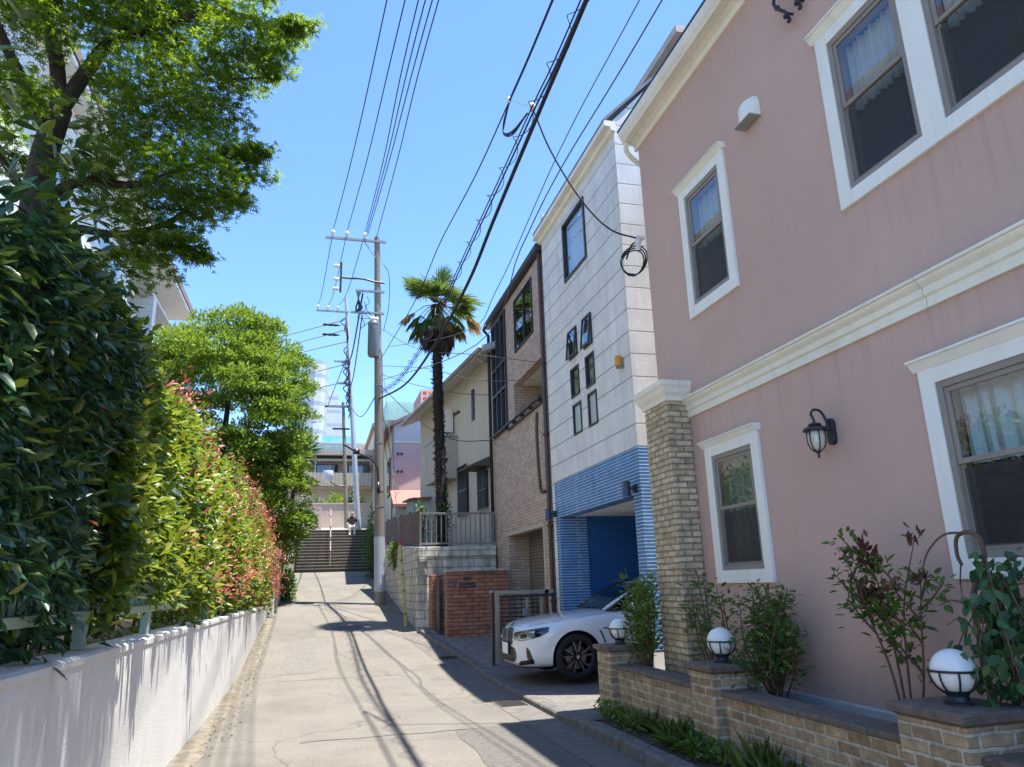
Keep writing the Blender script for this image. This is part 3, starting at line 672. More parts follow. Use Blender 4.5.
# ------------------------------------------------------------------ white panelled house with blue tiled garage
WX, WA, WB = 4.4, 9.62, 13.72
H = thing('white_house', 'tall grey white panelled house with blue tiled garage opening', 'house', (4.4, 11.6, .2))
b = MB(); ww = [(11.12, 7.06, 1.20, 1.20, 1)]
sm = [(11.85,5.50,.45,.54), (11.84,4.77,.45,.55), (11.82,4.08,.44,.56), (11.10,5.47,.41,.55), (11.08,4.75,.42,.57), (11.06,4.07,.42,.58)]
WS = WA+.151
holes = [(y-WS, y+w_-WS, z, z+h) for y, z, w_, h, _ in ww]+[(y-WS, y+w_-WS, z, z+h) for y, z, w_, h in sm]
b.wall((WX, WS, 0), U, Wn, .15, WB-WS, 3.42, 8.72, holes)
b.wall((WX+7, WA+.151, 0), U, (-1,0,0), .15, WB-WA-.302, 3.42, 8.72)
b.wall((WX+.001, WB, 0), (1,0,0), (0,-1,0), .15, 7, 0.1, 9.2)
# side gable facing the camera
b.add([(WX, WA, 3.42), (WX+7, WA, 3.42), (WX+7, WA, 10.10), (WX+1.2, WA, 10.10), (WX, WA, 8.80), (WX, WA+.15, 3.42), (WX+7, WA+.15, 3.42), (WX+7, WA+.15, 10.10), (WX+1.2, WA+.15, 10.10), (WX, WA+.15, 8.80)],
      [(0,1,2,3,4), (9,8,7,6,5), (4,3,8,9), (3,2,7,8), (0,4,9,5), (0,5,6,1)])
b.box(WX+.552, WX+7, WA+.004, WA+.15, .15, 3.418)
b.ob('wall', panel_white, H)
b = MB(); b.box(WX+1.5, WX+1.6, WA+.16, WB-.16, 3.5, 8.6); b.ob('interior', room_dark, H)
b = MB(); b.add([(WX-.17, WA-.03, 8.74), (WX-.17, WB+.05, 8.74), (WX+1.2, WB+.05, 10.12), (WX+1.2, WA-.03, 10.12), (WX-.17, WA-.03, 8.80), (WX-.17, WB+.05, 8.80), (WX+1.2, WB+.05, 10.18), (WX+1.2, WA-.03, 10.18), (WX+7.1, WA-.03, 10.12), (WX+7.1, WB+.05, 10.12), (WX+7.1, WB+.05, 10.18), (WX+7.1, WA-.03, 10.18)],
   [(0,1,2,3), (7,6,5,4), (0,4,5,1), (0,3,7,4), (1,5,6,2), (3,2,9,8), (7,11,10,6), (3,8,11,7)]); b.ob('roof', surf('grey_slate', (.16,.17,.20), .7, var=.3, scale=12), H)
b = MB(); b.box(WX+1.36, WX+6.5, WA-.02, WB-.2, 10.181, 10.54); b.ob('upper_storey', panel_white, H)
b = MB(); b.box(WX+1.18, WX+6.8, WA-.25, WB, 10.541, 10.68); b.ob('upper_eaves', surf('taupe_eaves', (.50,.43,.36), .7), H)
b = MB(); b.profile([(-.01,8.56), (.06,8.57), (.08,8.63), (.18,8.64), (.19,8.71), (.17,8.735), (-.01,8.735)], ((WX, WB+.06, 0), (WX, WA-.06, 0), (-1,0,0))); b.ob('eaves_gutter', cream_trim, H)
window(H, (WX,11.12,7.06), U, Wn, 1.20, 1.20, dark_frame, clear_glass, 'fixed', curtain=curtain_mat, fw=.05, proud=.03)
for i, (y, z, w_, h) in enumerate(sm):
    if i in (0, 3):   # tilted open awning sash
        b = MB(); bx0 = WX-.02
        for (u0, u1, z0, z1) in ((y, y+.03, z, z+h), (y+w_-.03, y+w_, z, z+h), (y+.03, y+w_-.03, z, z+.03), (y+.03, y+w_-.03, z+h-.03, z+h)): b.box(bx0, WX+.05, u0, u1, z0, z1)
        o = b.ob('window', dark_frame, H)
        a = math.radians(6); wv = Vector((math.cos(a), 0, -math.sin(a))); upv = Vector((math.sin(a), 0, math.cos(a)))
        b = MB(); P0 = Vector((WX-.02, y, z+h))
        def q(uu, s_): return P0+Vector((0,1,0))*uu-upv*s_
        for (u0, u1, s0, s1) in ((.0,.03,.0,h), (w_-.03,w_,0,h), (.03,w_-.03,0,.03), (.03,w_-.03,h-.03,h)):
            b.obox((q(u0,s0)+q(u1,s1))/2, (0,1,0), wv, upv, (u1-u0)/2, .014, (s1-s0)/2)
        s_ = b.ob('open_sash', dark_frame, H)
        b = MB(); b.quad(q(.03,.03), q(w_-.03,.03), q(w_-.03,h-.03), q(.03,h-.03)); b.ob('pane', clear_glass, s_)
    else: window(H, (WX,y,z), U, Wn, w_, h, dark_frame, frosted if i in (2, 5) else clear_glass, 'none', fw=.035, proud=.02, curtain=None if i in (2,5) else curtain_mat)
# blue tiled portal
b = MB()
b.box(WX+.002, WX+.55, WA+.001, WA+.27, .62, 3.418); b.box(WX+.002, WX+.55, 13.36, WB-.001, .15, 3.418); b.box(WX+.003, WX+.28, WA+.271, 13.359, 2.74, 3.417)
b.ob('blue_tile_front', blue_tile, H, bevel=.004)
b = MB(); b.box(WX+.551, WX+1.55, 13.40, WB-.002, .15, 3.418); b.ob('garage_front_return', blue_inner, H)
b = MB(); b.box(WX+.01, WX+.56, WA+.003, WA+.26, .15, .619); b.ob('pier_base', white_trim, H)
b = MB(); b.box(WX+.281, WX+1.6, WA+.152, 13.398, 2.76, 2.83); b.box(WX+1.6, WX+6.8, WA+.152, 13.398, 2.74, 2.83); b.ob('garage_ceiling', surf('white_ceiling', (.82,.80,.76), .7), H)
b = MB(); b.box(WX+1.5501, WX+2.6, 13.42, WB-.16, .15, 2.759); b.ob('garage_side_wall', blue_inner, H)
b = MB(); b.box(WX+6.6, WX+6.84, WA+.16, 13.56, .15, 2.739); b.ob('garage_back_wall', pinkish_brick, H)
b = MB(); b.lathe([(.001,-.0), (.10,0), (.105,.012), (.001,.014)], (WX+.62, 11.1, 2.745), 24); b.ob('ceiling_light', galv, H)
def spot(y, label):
    t = thing('garage_lamp', label, 'lamp', (WX, y, 2.8), group='blue garage lamps')
    b = MB(); b.box(WX-.05, WX-.001, y-.04, y+.04, 2.76, 2.88); b.ob('mount', dark_frame, t, bevel=.006)
    b = MB(); b.tube([(WX-.05, y, 2.82), (WX-.12, y, 2.83)], .014, 8); b.lathe([(.03,2.93), (.05,2.92), (.058,2.90), (.06,2.74), (.068,2.70), (.062,2.70), (.05,2.74)], (WX-.15, y, 0), 18); b.ob('lamp_shade', surf('lamp_blue_black', (.03,.05,.09), .25, .3, spec=.7), t, smooth='auto')
    b = MB(); b.lathe([(.045,2.735), (.058,2.705), (.001,2.70)], (WX-.15, y, 0), 14); b.ob('lens', white_ceram, t, smooth=True)
    return t
spot(9.77, 'dark cylinder wall lamp on the near right blue tile pier'); spot(13.55, 'dark blue cylinder wall lamp on the far left blue tile pier')
t = thing('beacon_light', 'small orange alarm beacon on the white panelled wall', 'alarm light', (WX, 9.93, 4.79))
b = MB(); b.lathe([(.001,4.70), (.05,4.70), (.055,4.715), (.055,4.83), (.045,4.86), (.001,4.865)], (WX-.07, 9.93, 0), 16); b.ob('lens_cover', surf('orange_plastic', (.75,.30,.02), .3), t, smooth='auto')
b = MB(); b.box(WX-.10, WX-.001, 9.88, 9.98, 4.672, 4.699); b.box(WX-.03, WX-.001, 9.90, 9.96, 4.70, 4.80); b.ob('holder', galv, t)
# ------------------------------------------------------------------ brown tiled house
BX, BA, BB = 4.42, 13.98, 18.72
H = thing('brown_house', 'three storey brown tiled house with recessed balcony and shutter', 'house', (BX, 16, .3))
b = MB()
holes = [(14.62-BA, 16.18-BA, 6.88, 8.20), (17.05-BA, 18.52-BA, 5.26, 8.36), (14.0-BA, 16.45-BA, 5.18, 6.16), (14.5-BA, 17.35-BA, .2, 2.66)]
b.wall((BX, BA, 0), U, Wn, .2, BB-BA, .2, 8.44, holes)
b.wall((BX+.2, BA, 0), (1,0,0), (0,1,0), .2, 6, .2, 8.44); b.wall((BX+.2, BB, 0), (1,0,0), (0,-1,0), .2, 6, .2, 8.44)
b.wall((BX+6, BA+.2, 0), U, (-1,0,0), .2, BB-BA-.4, .2, 8.44)
# balcony recess and garage recess shells
b.box(BX+1.3, BX+1.4, BA+.21, 16.46, 4.3, 6.3); b.box(BX+.201, BX+1.29, 16.46, 16.6, 4.3, 6.3); b.box(BX+.201, BX+.60, 17.36, 17.5, .2, 2.8)
b.ob('wall', brown_tile, H)
b = MB(); b.box(BX+.201, BX+1.3, BA+.21, 16.459, 6.17, 6.28); b.ob('balcony_soffit', surf('cream_soffit', (.78,.72,.58), .7), H)
b = MB(); b.box(BX+.201, BX+1.3, BA+.21, 16.459, 4.35, 4.45); b.ob('balcony_floor', concrete, H)
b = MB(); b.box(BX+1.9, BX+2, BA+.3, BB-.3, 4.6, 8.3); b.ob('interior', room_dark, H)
b = MB(); b.box(BX+1.29, BX+1.31, 14.55, 15.35, 4.46, 5.95); b.ob('balcony_door', tinted_glass, H)
window(H, (BX,14.62,6.88), U, Wn, 1.56, 1.32, dark_frame, tinted_glass, 'slide', proud=.03, curtain=None)
o = None
b = MB(); y0, y1, z0, z1 = 17.05, 18.52, 5.26, 8.36
for y in np.linspace(y0, y1-.05, 4): b.box(BX-.05, BX+.06, y, y+.05, z0, z1)
for z in (z0, 6.3, 7.0, z1-.06):
    for k in range(3): b.box(BX-.045, BX+.055, np.linspace(y0, y1-.05, 4)[k]+.051, np.linspace(y0, y1-.05, 4)[k+1]-.001, z, z+.06)
o = b.ob('window', dark_frame, H, bevel=.004)
b = MB(); b.quad((BX+.01,y0,z0), (BX+.01,y1,z0), (BX+.01,y1,z1), (BX+.01,y0,z1)); b.ob('pane', tinted_glass, o)
b = MB(); b.tube([(BX-.10, 14.0, 5.26), (BX-.10, 18.6, 5.26)], .03, 10); b.box(BX-.06, BX+.22, 14.0, 16.99, 5.15, 5.178)
for y in np.arange(14.1, 17, .72): b.box(BX-.12, BX-.02, y, y+.03, 5.18, 5.25)
b.ob('balcony_rail', dark_frame, H)
b = MB(); b.profile([(-.02,8.445), (.10,8.445), (.14,8.48), (.14,8.60), (-.02,8.66)], ((BX, BB+.25, 0), (BX, BA-.2, 0), (-1,0,0))); b.box(BX-.001+.03, BX+6.2, BA-.2, BB+.25, 8.46, 8.6); b.ob('eaves', surf('dark_fascia', (.05,.042,.045), .6), H)
shut = bricks('roller_shutter', (.20,.165,.135), (.22,.18,.15), (.10,.085,.07), 30, .075, .012, rough=.5, bump=.8, var=.1)
b = MB(); b.box(BX+.5, BX+.53, 14.3, 17.36, .2, 2.72); b.ob('roller_shutter', shut, H)
b = MB(); b.box(BX-.01, BX+.04, 14.44, 17.41, 2.661, 2.73); b.box(BX-.01, BX+.04, 14.40, 14.499, .2, 2.66); b.ob('garage_frame', surf('beige_metal', (.48,.43,.36), .5), H)
b = MB()
for y in (13.84, ): b.tube(smooth_path([(4.36, y, 8.4), (4.36, y, 6.2), (4.36, y, 3), (4.36, y, .3)], 3), .04, 10)
for z in (1.2, 2.6, 4.4, 5.9): b.box(4.31, 4.41, 13.78, 13.90, z, z+.05)
b.tube(smooth_path([(4.28, 14.15, 4.95), (4.26, 14.15, 4.4), (4.28, 14.1, 3.4), (4.33, 13.95, 3.3)], 4), .035, 8)
b.ob('downpipe', surf('brown_pipe', (.085,.05,.045), .45, spec=.5), H, smooth=True)
b = MB(); b.tube([(4.25, 18.6, 8.45), (4.2, 18.64, 8.3), (4.36, 18.76, 8.2), (4.38, 18.78, 2.6)], .045, 8); b.ob('rear_downpipe', dark_frame, H, smooth=True)

# ------------------------------------------------------------------ terrace wall, fences, brick gate wall
t = thing('terrace_wall', 'weathered concrete block retaining wall below the palm terrace', 'wall', (2.4, 20, .6))
def tt(y): return float(np.interp(y, [18.5, 30], [2.48, 3.2]))
b = MB(); b.box(2.62, 4.37, 18.50, 18.70, .4, 2.26); b.ob('front_wall', block_wall, t, bevel=.01)
b = MB(); b.box(2.40, 4.37, 18.44, 18.72, 2.262, 2.50); b.ob('front_coping', block_wall, t, bevel=.012)
b = MB(); vs = []
for y in (18.705, 22, 26, 30): vs += [(xr(y)+.02, y, zr(y)-.2), (xr(y)+.02, y, tt(y)), (xr(y)+.24, y, tt(y)), (xr(y)+.24, y, zr(y)-.2)]
fs = [(i*4+j, (i+1)*4+j, (i+1)*4+(j+1)%4, i*4+(j+1)%4) for i in range(3) for j in range(4)]+[(0,1,2,3), (15,14,13,12)]
b.add(vs, fs); b.ob('side_wall', block_wall, t)
b = MB(); b.add([(2.62,18.7,2.3), (9,18.7,2.3), (9,30,3.0), (2.62,30,3.0)], [(0,1,2,3)]); b.ob('terrace_ground', soil, kind='structure')
b = MB(); r = rnd(5)
for k in range(5): b.obox((2.47+.05*r.random(), 18.46+.02*k, 2.16-.1*k+.03*r.random()), Vector((1,.2*r.random(),.1)).normalized(), Vector((0,1,0)), Vector((0,0,1)), .09, .07, .06)
b.ob('broken_corner', concrete, t, bevel=.02)
grey_rail = surf('grey_rail', (.20,.185,.175), .55, var=.1)
t = thing('terrace_fence', 'grey vertical bar railing on the block terrace wall', 'fence', (3.4, 18.6, 2.5))
b = MB(); b.box(2.46, 4.36, 18.56, 18.60, 3.30, 3.345); b.box(2.46, 4.36, 18.56, 18.60, 2.56, 2.60); b.ob('rail', grey_rail, t, bevel=.004)
for x in (2.47, 3.25, 4.0, 4.33): bb = MB(); bb.box(x-.022, x+.022, 18.555, 18.605, 2.50, 3.36); bb.ob('fence_post', grey_rail, t, bevel=.004)
b = MB()
for x in np.arange(2.62, 4.32, .125): b.box(x-.012, x+.012, 18.57, 18.59, 2.60, 3.30)
b.ob('bar_panel', grey_rail, t)
t = thing('board_fence', 'brown board fence running up the lane on terrace wall', 'fence', (2.45, 22, 2.6))
brown_board = bricks('brown_board', (.10,.055,.045), (.13,.07,.055), (.04,.025,.02), .12, 4.0, .008, rough=.6, bump=.6, offset=0)
b = MB(); b.add([(xr(y)+.08, y, tt(y)+dz) for y in (18.62, 24, 30) for dz in (.08, .92)]+[(xr(y)+.11, y, tt(y)+dz) for y in (18.62, 24, 30) for dz in (.08, .92)],
   [(0,2,3,1), (2,4,5,3), (6,7,9,8), (8,9,11,10), (1,3,9,7), (3,5,11,9), (0,1,7,6), (4,10,11,5)]); b.ob('board_panel', brown_board, t)
for y in (18.9, 21.5, 24.1, 26.7, 29.3): b = MB(); b.box(xr(y)+.115, xr(y)+.18, y-.03, y+.03, tt(y)-.01, tt(y)+.98); b.ob('fence_post', dark_frame, t)
t = thing('brick_gate_wall', 'dark red brick gate wall with mailbox slot and nameplate', 'wall', (3.5, 17.2, .4))
b = MB(); b.box(2.86, 4.30, 17.0, 17.34, .25, 1.86); b.ob('wall_face', red_brick, t, bevel=.012)
b = MB(); b.box(2.83, 4.33, 16.97, 17.37, 1.862, 1.90)
for x in np.arange(2.85, 4.3, .075): b.box(x, x+.045, 16.94, 16.969, 1.875, 1.91)
b.ob('coping', surf('pale_tile', (.50,.46,.38), .8, var=.2, scale=10, stain=.5), t)
b = MB(); b.box(2.66, 2.93, 18.05, 18.42, .4, 1.82); b.ob('gate_pier', red_brick, t, bevel=.012)
b = MB(); b.box(3.16, 3.52, 16.985, 16.999, 1.50, 1.60); b.ob('mail_slot', dark_frame, t, bevel=.003)
b = MB(); b.box(3.18, 3.50, 16.978, 16.984, 1.53, 1.57); b.ob('slot_flap', surf('grey_flap', (.12,.12,.12), .4, .5), t)
b = MB(); b.box(3.24, 3.42, 16.98, 16.999, 1.67, 1.74); b.ob('nameplate', surf('nameplate_stone', (.05,.055,.06), .25), t, bevel=.003)
b = MB(); b.box(3.00, 3.07, 16.97, 16.999, 1.55, 1.66); b.ob('intercom', surf('intercom_grey', (.10,.10,.11), .4), t, bevel=.006)
b = MB(); b.box(2.74, 2.77, 17.36, 18.04, .5, 1.72)
for z in (.9, 1.3): b.box(2.72, 2.739, 17.36, 18.04, z, z+.03)
b.ob('gate_leaf', dark_frame, t)
# accordion carport gate
t = thing('carport_gate', 'folding metal carport gate with lattice beside white car', 'gate', (3.2, 13.7, .2))
b = MB(); b.box(3.115, 3.165, 13.64, 13.70, .10, 1.40); b.ob('gate_post', dark_frame, t, bevel=.006)
b = MB(); b.tube([(3.135, 13.67, 1.401), (3.135, 13.67, 1.43), (3.135, 13.67, 1.46)], [.045, .05, .02], 10); b.ob('post_cap', galv, t)
khaki = surf('khaki_metal', (.36,.33,.255), .45, .3)
b = MB(); b.box(3.20, 3.27, 13.66, 13.72, .17, 1.44); b.box(3.271, 4.32, 13.66, 13.71, 1.37, 1.44); b.box(3.78, 3.83, 13.665, 13.705, .22, 1.369); b.box(4.05, 4.11, 13.665, 13.705, .22, 1.369); b.ob('frame', khaki, t, bevel=.005)
b = MB(); b.tube([(3.271, 13.63, 1.33), (4.36, 13.63, 1.34)], .022, 8)
b.box(3.3, 4.03, 13.675, 13.69, .30, .33)
for x in (3.33, 3.45, 3.57, 3.69, 3.90, 4.0): b.box(x-.008, x+.008, 13.675, 13.69, .33, 1.31)
for z in np.arange(.36, 1.32, .075): b.box(3.275, 3.775, 13.668, 13.674, z, z+.022); b.box(3.835, 4.045, 13.668, 13.674, z, z+.022)
b.ob('lattice_panel', dark_frame, t)
b = MB(); b.box(3.70, 3.80, 13.60, 13.65, .98, 1.12); b.ob('latch', galv, t, bevel=.006)
b = MB(); b.box(4.15, 4.22, 13.66, 13.72, .2, 1.43); b.ob('end_post', surf('end_post_brown', (.09,.06,.05), .5), t)
# ------------------------------------------------------------------ beige house up the lane (its wall turns a little)
def rot_pt(base, ang):
    c, s = math.cos(ang), math.sin(ang)
    def f(a, d, z): return (base[0]-math.sin(ang)*a+math.cos(ang)*d, base[1]+math.cos(ang)*a+math.sin(ang)*d, z)   # a along the wall, d into the building
    return f
ANG = math.radians(6)
R = rot_pt((4.62, 18.78), ANG); Ub = Vector((-math.sin(ANG), math.cos(ANG), 0)); Wb = Vector((math.cos(ANG), math.sin(ANG), 0))
H = thing('beige_house', 'beige plastered house with boxed balcony beside the palm trunk', 'house', R(0, 0, 2.4))
beige = surf('beige_plaster', (.62,.575,.48), .85, var=.05, scale=2, stain=.25, stain_col=(.35,.31,.25), streak=True)
beige2 = surf('grey_beige', (.47,.44,.39), .8, var=.05, stain=.2)
b = MB()
hl = [(1.05,1.75,3.62,4.62), (2.85,3.75,3.62,5.05), (2.15,2.42,6.3,7.25), (4.9,5.8,5.75,6.85)]
b.wall(R(0,0,0), Ub, Wb, .15, 9, 2.3, 7.9, hl)
b.wall(R(0,.15,0), Wb, Ub, .15, 6, 2.3, 7.9); b.wall(R(9,.15,0), Wb, -Ub, .15, 6, 2.3, 7.9)
b.ob('wall', beige, H)
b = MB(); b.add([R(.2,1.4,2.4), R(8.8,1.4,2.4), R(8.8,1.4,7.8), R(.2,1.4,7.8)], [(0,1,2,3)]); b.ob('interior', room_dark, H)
for a0, a1, z0, z1 in hl:
    if a0 == 2.15:
        b = MB()
        for z in np.arange(z0, z1, .07): b.obox(R(a0+.135, .0, z+.03), Ub, Wb, UP, .135, .03, .02)
        b.ob('louvre_vent', dark_frame, H)
    else:
        window(H, R(a0,0,z0), Ub, Wb, a1-a0, z1-z0, dark_frame, tinted_glass, 'slide', proud=.03)
        if z0 < 4:
            b = MB()
            for a in np.arange(a0-.02, a1, .10): b.obox(R(a, -.09, (z0+z1)/2), Ub, Wb, UP, .012, .012, (z1-z0)/2+.05)
            for z in (z0-.03, (z0+z1)/2, z1+.03): b.obox(R((a0+a1)/2, -.09, z), Ub, Wb, UP, (a1-a0)/2+.05, .014, .014)
            b.ob('window_grille', dark_frame, H)
b = MB(); b.add([R(.6,-.6,4.72), R(1.9,-.6,4.72), R(1.9,-.01,4.98), R(.6,-.01,4.98), R(.6,-.6,4.68), R(1.9,-.6,4.68), R(1.9,-.01,4.70), R(.6,-.01,4.70)], [(0,1,2,3), (7,6,5,4), (0,4,5,1), (0,3,7,4), (1,5,6,2)]); b.ob('awning', surf('awning_grey', (.10,.09,.085), .6), H)
def obx(b, a0, a1, d0, d1, z0, z1, m=0):
    b.obox(R((a0+a1)/2, (d0+d1)/2, (z0+z1)/2), Ub, Wb, UP, (a1-a0)/2, (d1-d0)/2, (z1-z0)/2, m)
b = MB(); obx(b, 3.95, 5.8, -.60, -.50, 4.8, 6.12); obx(b, 3.95, 4.05, -.499, -.002, 4.8, 6.12); obx(b, 5.7, 5.8, -.499, -.002, 4.8, 6.12); obx(b, 4.051, 5.699, -.499, -.002, 4.8, 4.95); b.ob('balcony', beige2, H, bevel=.01)
b = MB(); obx(b, 3.93, 5.82, -.62, -.48, 6.121, 6.16); obx(b, 3.93, 4.07, -.479, -.003, 6.121, 6.16); b.ob('balcony_coping', galv, H)
b = MB(); obx(b, 4.3, 4.62, -.40, -.05, 6.35, 7.1); b.ob('air_conditioner', white_trim, H, bevel=.01)
b = MB(); b.tube([R(3.7,-.03,6.9), R(4.5,-.03,6.95)], .04, 8); b.ob('hanging_pipe', dark_frame, H)
b = MB()   # eaves and roof
e0 = [R(-.5,-.62,7.55), R(9.4,-.62,7.55), R(9.4,-.62,7.70), R(-.5,-.62,7.72)]
b.add([R(-.5,-.62,7.56), R(9.4,-.62,7.56), R(9.4,3,9.0), R(-.5,3,9.0), R(-.5,-.62,7.74), R(9.4,-.62,7.74), R(9.4,3,9.2), R(-.5,3,9.2)], [(3,2,1,0), (4,5,6,7), (0,1,5,4), (1,2,6,5), (3,0,4,7)])
b.ob('roof', surf('eave_white', (.50,.49,.46), .6, stain=.2), H)
b = MB(); b.tube([R(-.5,-.68,7.66), R(9.4,-.68,7.62)], .055, 8); b.tube(smooth_path([R(.05,-.66,7.6), R(.05,-.4,7.4), R(.05,-.07,7.2), R(.05,-.07,2.5)], 4), .035, 8); b.ob('gutter', surf('gutter_grey', (.36,.35,.34), .5), H, smooth=True)

# pink gabled house
H = thing('pink_gabled_house', 'pale pink gabled house with purple roof edge up the lane', 'house', (3.6, 30, 3))
pale_pink = surf('pale_pink', (.70,.52,.53), .85, var=.04, scale=1); pale_lil = surf('pale_lilac', (.72,.67,.68), .85, var=.04)
cream = surf('cream_plaster', (.66,.60,.46), .85, var=.06, stain=.2)
x0, x1, y0 = 2.88, 6.9, 30.0
b = MB(); b.add([(x0,y0,2.2), (x1,y0,2.2), (x1,y0,7.30), (x0,y0,7.30)], [(0,1,2,3)], 0); b.add([(x0,y0,7.38), (x1,y0,7.38), (x1,y0,9.0), (4.9,y0,9.0), (x0,y0,8.05)], [(0,1,2,3,4)], 1)
b.add([(x0,y0,2.2), (x0,y0,8.05), (x0,y0+9.2,8.05), (x0,y0+9.2,2.2)], [(0,1,2,3)], 2); b.add([(x1,y0,2.2), (x1,y0+7,2.2), (x1,y0+7,9), (x1,y0,9)], [(0,1,2,3)], 2)
b.ob('wall', [pale_pink, pale_lil, cream], H)
b = MB(); b.box(x0-.02, x1, y0-.04, y0+.001, 7.301, 7.379); b.ob('string_course', white_trim, H)
b = MB(); b.add([(x0-.35,y0-.35,7.86), (5.2,y0-.35,9.12), (5.2,y0+9.5,9.12), (x0-.35,y0+9.5,7.86), (x0-.35,y0-.35,8.0), (5.2,y0-.35,9.28), (5.2,y0+9.5,9.28), (x0-.35,y0+9.5,8.0), (8.2,y0-.35,8.3), (8.2,y0+7.3,8.3)],
   [(0,3,2,1), (4,5,6,7), (0,1,5,4), (0,4,7,3), (5,8,9,6)]); b.ob('roof', surf('purple_tile', (.22,.14,.17), .6, var=.2, scale=10), H)
for (xx, z0, z1) in ((4.25,6.2,7.05), ):
    b = MB(); b.box(xx, xx+.32, y0-.05, y0-.001, z0-.9, z1); o = b.ob('window', dark_frame, H); b = MB(); b.quad((xx+.05,y0-.055,z0-.85), (xx+.27,y0-.055,z0-.85), (xx+.27,y0-.055,z1-.05), (xx+.05,y0-.055,z1-.05)); b.ob('pane', tinted_glass, o)
b = MB(); b.box(x0-.05, x0-.002, y0+1.2, y0+2.4, 5.3, 6.9); o = b.ob('window', dark_frame, H); b = MB(); b.quad((x0-.055,y0+1.25,5.35), (x0-.055,y0+1.25,6.85), (x0-.055,y0+2.35,6.85), (x0-.055,y0+2.35,5.35)); b.ob('pane', tinted_glass, o)
b = MB()
for z in (6.78, 6.05):
    for xx in (3.05, 3.2): b.lathe([(.001,0), (.05,.01), (.05,.09), (.03,.10)], (xx, y0-.10, z), 8); b.box(xx-.02, xx+.02, y0-.1, y0-.002, z+.03, z+.06)
b.ob('cable_bracket', dark_frame, H)
b = MB(); b.tube([(x0-.05,y0-.08,7.9), (x0-.05,y0-.08,2.6)], .045, 8); b.ob('downpipe', surf('pipe_grey', (.30,.29,.30), .5), H)
b = MB(); b.add([(2.75,28.6,4.55), (4.1,28.6,4.55), (4.1,29.95,5.25), (2.75,29.95,5.25), (2.75,28.6,4.66), (4.1,28.6,4.66), (4.1,29.95,5.36), (2.75,29.95,5.36)], [(0,3,2,1), (4,5,6,7), (0,1,5,4), (0,4,7,3), (1,2,6,5)])
b.ob('porch_roof', surf('porch_tile', (.33,.16,.14), .6, var=.15), H)
b = MB(); b.box(2.85, 3.7, 28.75, 29.9, 2.3, 4.6); b.ob('porch', cream, H)
t = thing('garden_shed', 'small pale green clapboard outbuilding beside the palm trunk', 'shed', (4, 27, 3))
b = MB(); b.box(3.2, 4.6, 26.2, 28.0, 2.9, 4.62); b.ob('wall', bricks('green_clapboard', (.52,.60,.52), (.55,.63,.55), (.3,.35,.3), 9, .14, .01, var=.1), t)
b = MB(); b.add([(3.05,26.0,4.50), (4.7,26.0,4.62), (4.7,28.1,4.75), (3.05,28.1,4.63), (3.05,26.0,4.57), (4.7,26.0,4.69), (4.7,28.1,4.82), (3.05,28.1,4.70)], [(0,3,2,1), (4,5,6,7), (0,1,5,4), (0,4,7,3), (1,2,6,5)]); b.ob('roof', surf('shed_roof', (.25,.10,.09), .6), t)
t = thing('green_roof_building', 'distant flat building with a pale mint green roof band', 'building', (5, 42, 5))
b = MB(); b.box(3.75, 7.5, 42, 48, 4.4, 10.9); b.ob('wall', cream, t)
b = MB(); b.box(3.55, 7.7, 41.8, 48.2, 10.901, 12.0); b.ob('roof', surf('mint_roof', (.42,.68,.58), .6), t)
t = thing('red_tile_house', 'bright red pantile roof peeking over the pink house', 'house', (5.7, 38, 5))
rt = bricks('red_pantile', (.55,.13,.07), (.70,.22,.12), (.75,.55,.48), .30, .30, .05, var=.3, offset=0, bump=1)
b = MB(); b.box(5.2, 8, 38, 41, 4.4, 10.6); b.ob('wall', cream, t)
b = MB(); b.box(5.05, 8.1, 37.9, 41.1, 10.601, 11.75); b.ob('roof', rt, t)
# ------------------------------------------------------------------ stairs at the end
t = thing('stone_stairs', 'broad weathered stone stairway climbing at the end of road', 'stairs', (.85, 36, 2.35))
step_m = surf('stair_stone', (.075,.066,.056), .9, var=.25, scale=5, bump=.5, stain=.6, stain_col=(.07,.06,.05))  # dark risers: the dimness of faces turned from the sun is in the colour
nose_m = surf('stair_nosing', (.30,.275,.24), .85, var=.2, scale=6, stain=.3)  # paler treads and edges, sunlight put into the colour
NS, SZ0, SZ1, SY0, SY1 = 14, 2.36, 4.46, 36.0, 38.9
for k in range(NS):
    ya = SY0+(SY1-SY0)*k/NS; za = SZ0+(SZ1-SZ0)*k/NS; zb = SZ0+(SZ1-SZ0)*(k+1)/NS
    b = MB(); b.box(-.92, 2.62, ya, SY1+.02-(NS-k)*.0005, za-.02 if k else 2.2, zb-.035); b.box(-.92, 2.62, ya-.025, ya+.3, zb-.0349, zb, 1); b.ob('step', [step_m, nose_m], t)
b = MB(); b.add([(2.625,35.8,2.2), (2.625,39,2.2), (2.625,39,4.75), (2.625,35.8,2.75), (2.9,35.8,2.2), (2.9,39,2.2), (2.9,39,4.75), (2.9,35.8,2.75)], [(0,1,2,3), (7,6,5,4), (0,3,7,4), (3,2,6,7), (1,5,6,2)]); b.ob('side_wall', concrete, t)
t = thing('stair_handrail', 'slender faded pink handrail dividing the stone stairs', 'handrail', (.6, 36, 2.4))
rail_m = surf('pink_rail', (.36,.24,.23), .5, var=.1)
b = MB(); b.tube(smooth_path([(.60,36.3,2.62), (.60,36.3,3.3), (.60,36.5,3.45), (.60,38.9,5.35), (.60,39.2,5.4), (.60,39.3,5.0), (.60,39.3,4.5)], 6), .026, 8); b.ob('rail', rail_m, t, smooth=True)
for y in (36.9, 37.7, 38.5):
    z = SZ0+(SZ1-SZ0)*(y-SY0)/(SY1-SY0); b = MB(); b.tube([(.60,y,z), (.60,y,z+.98)], .022, 8); b.ob('post', rail_m, t)
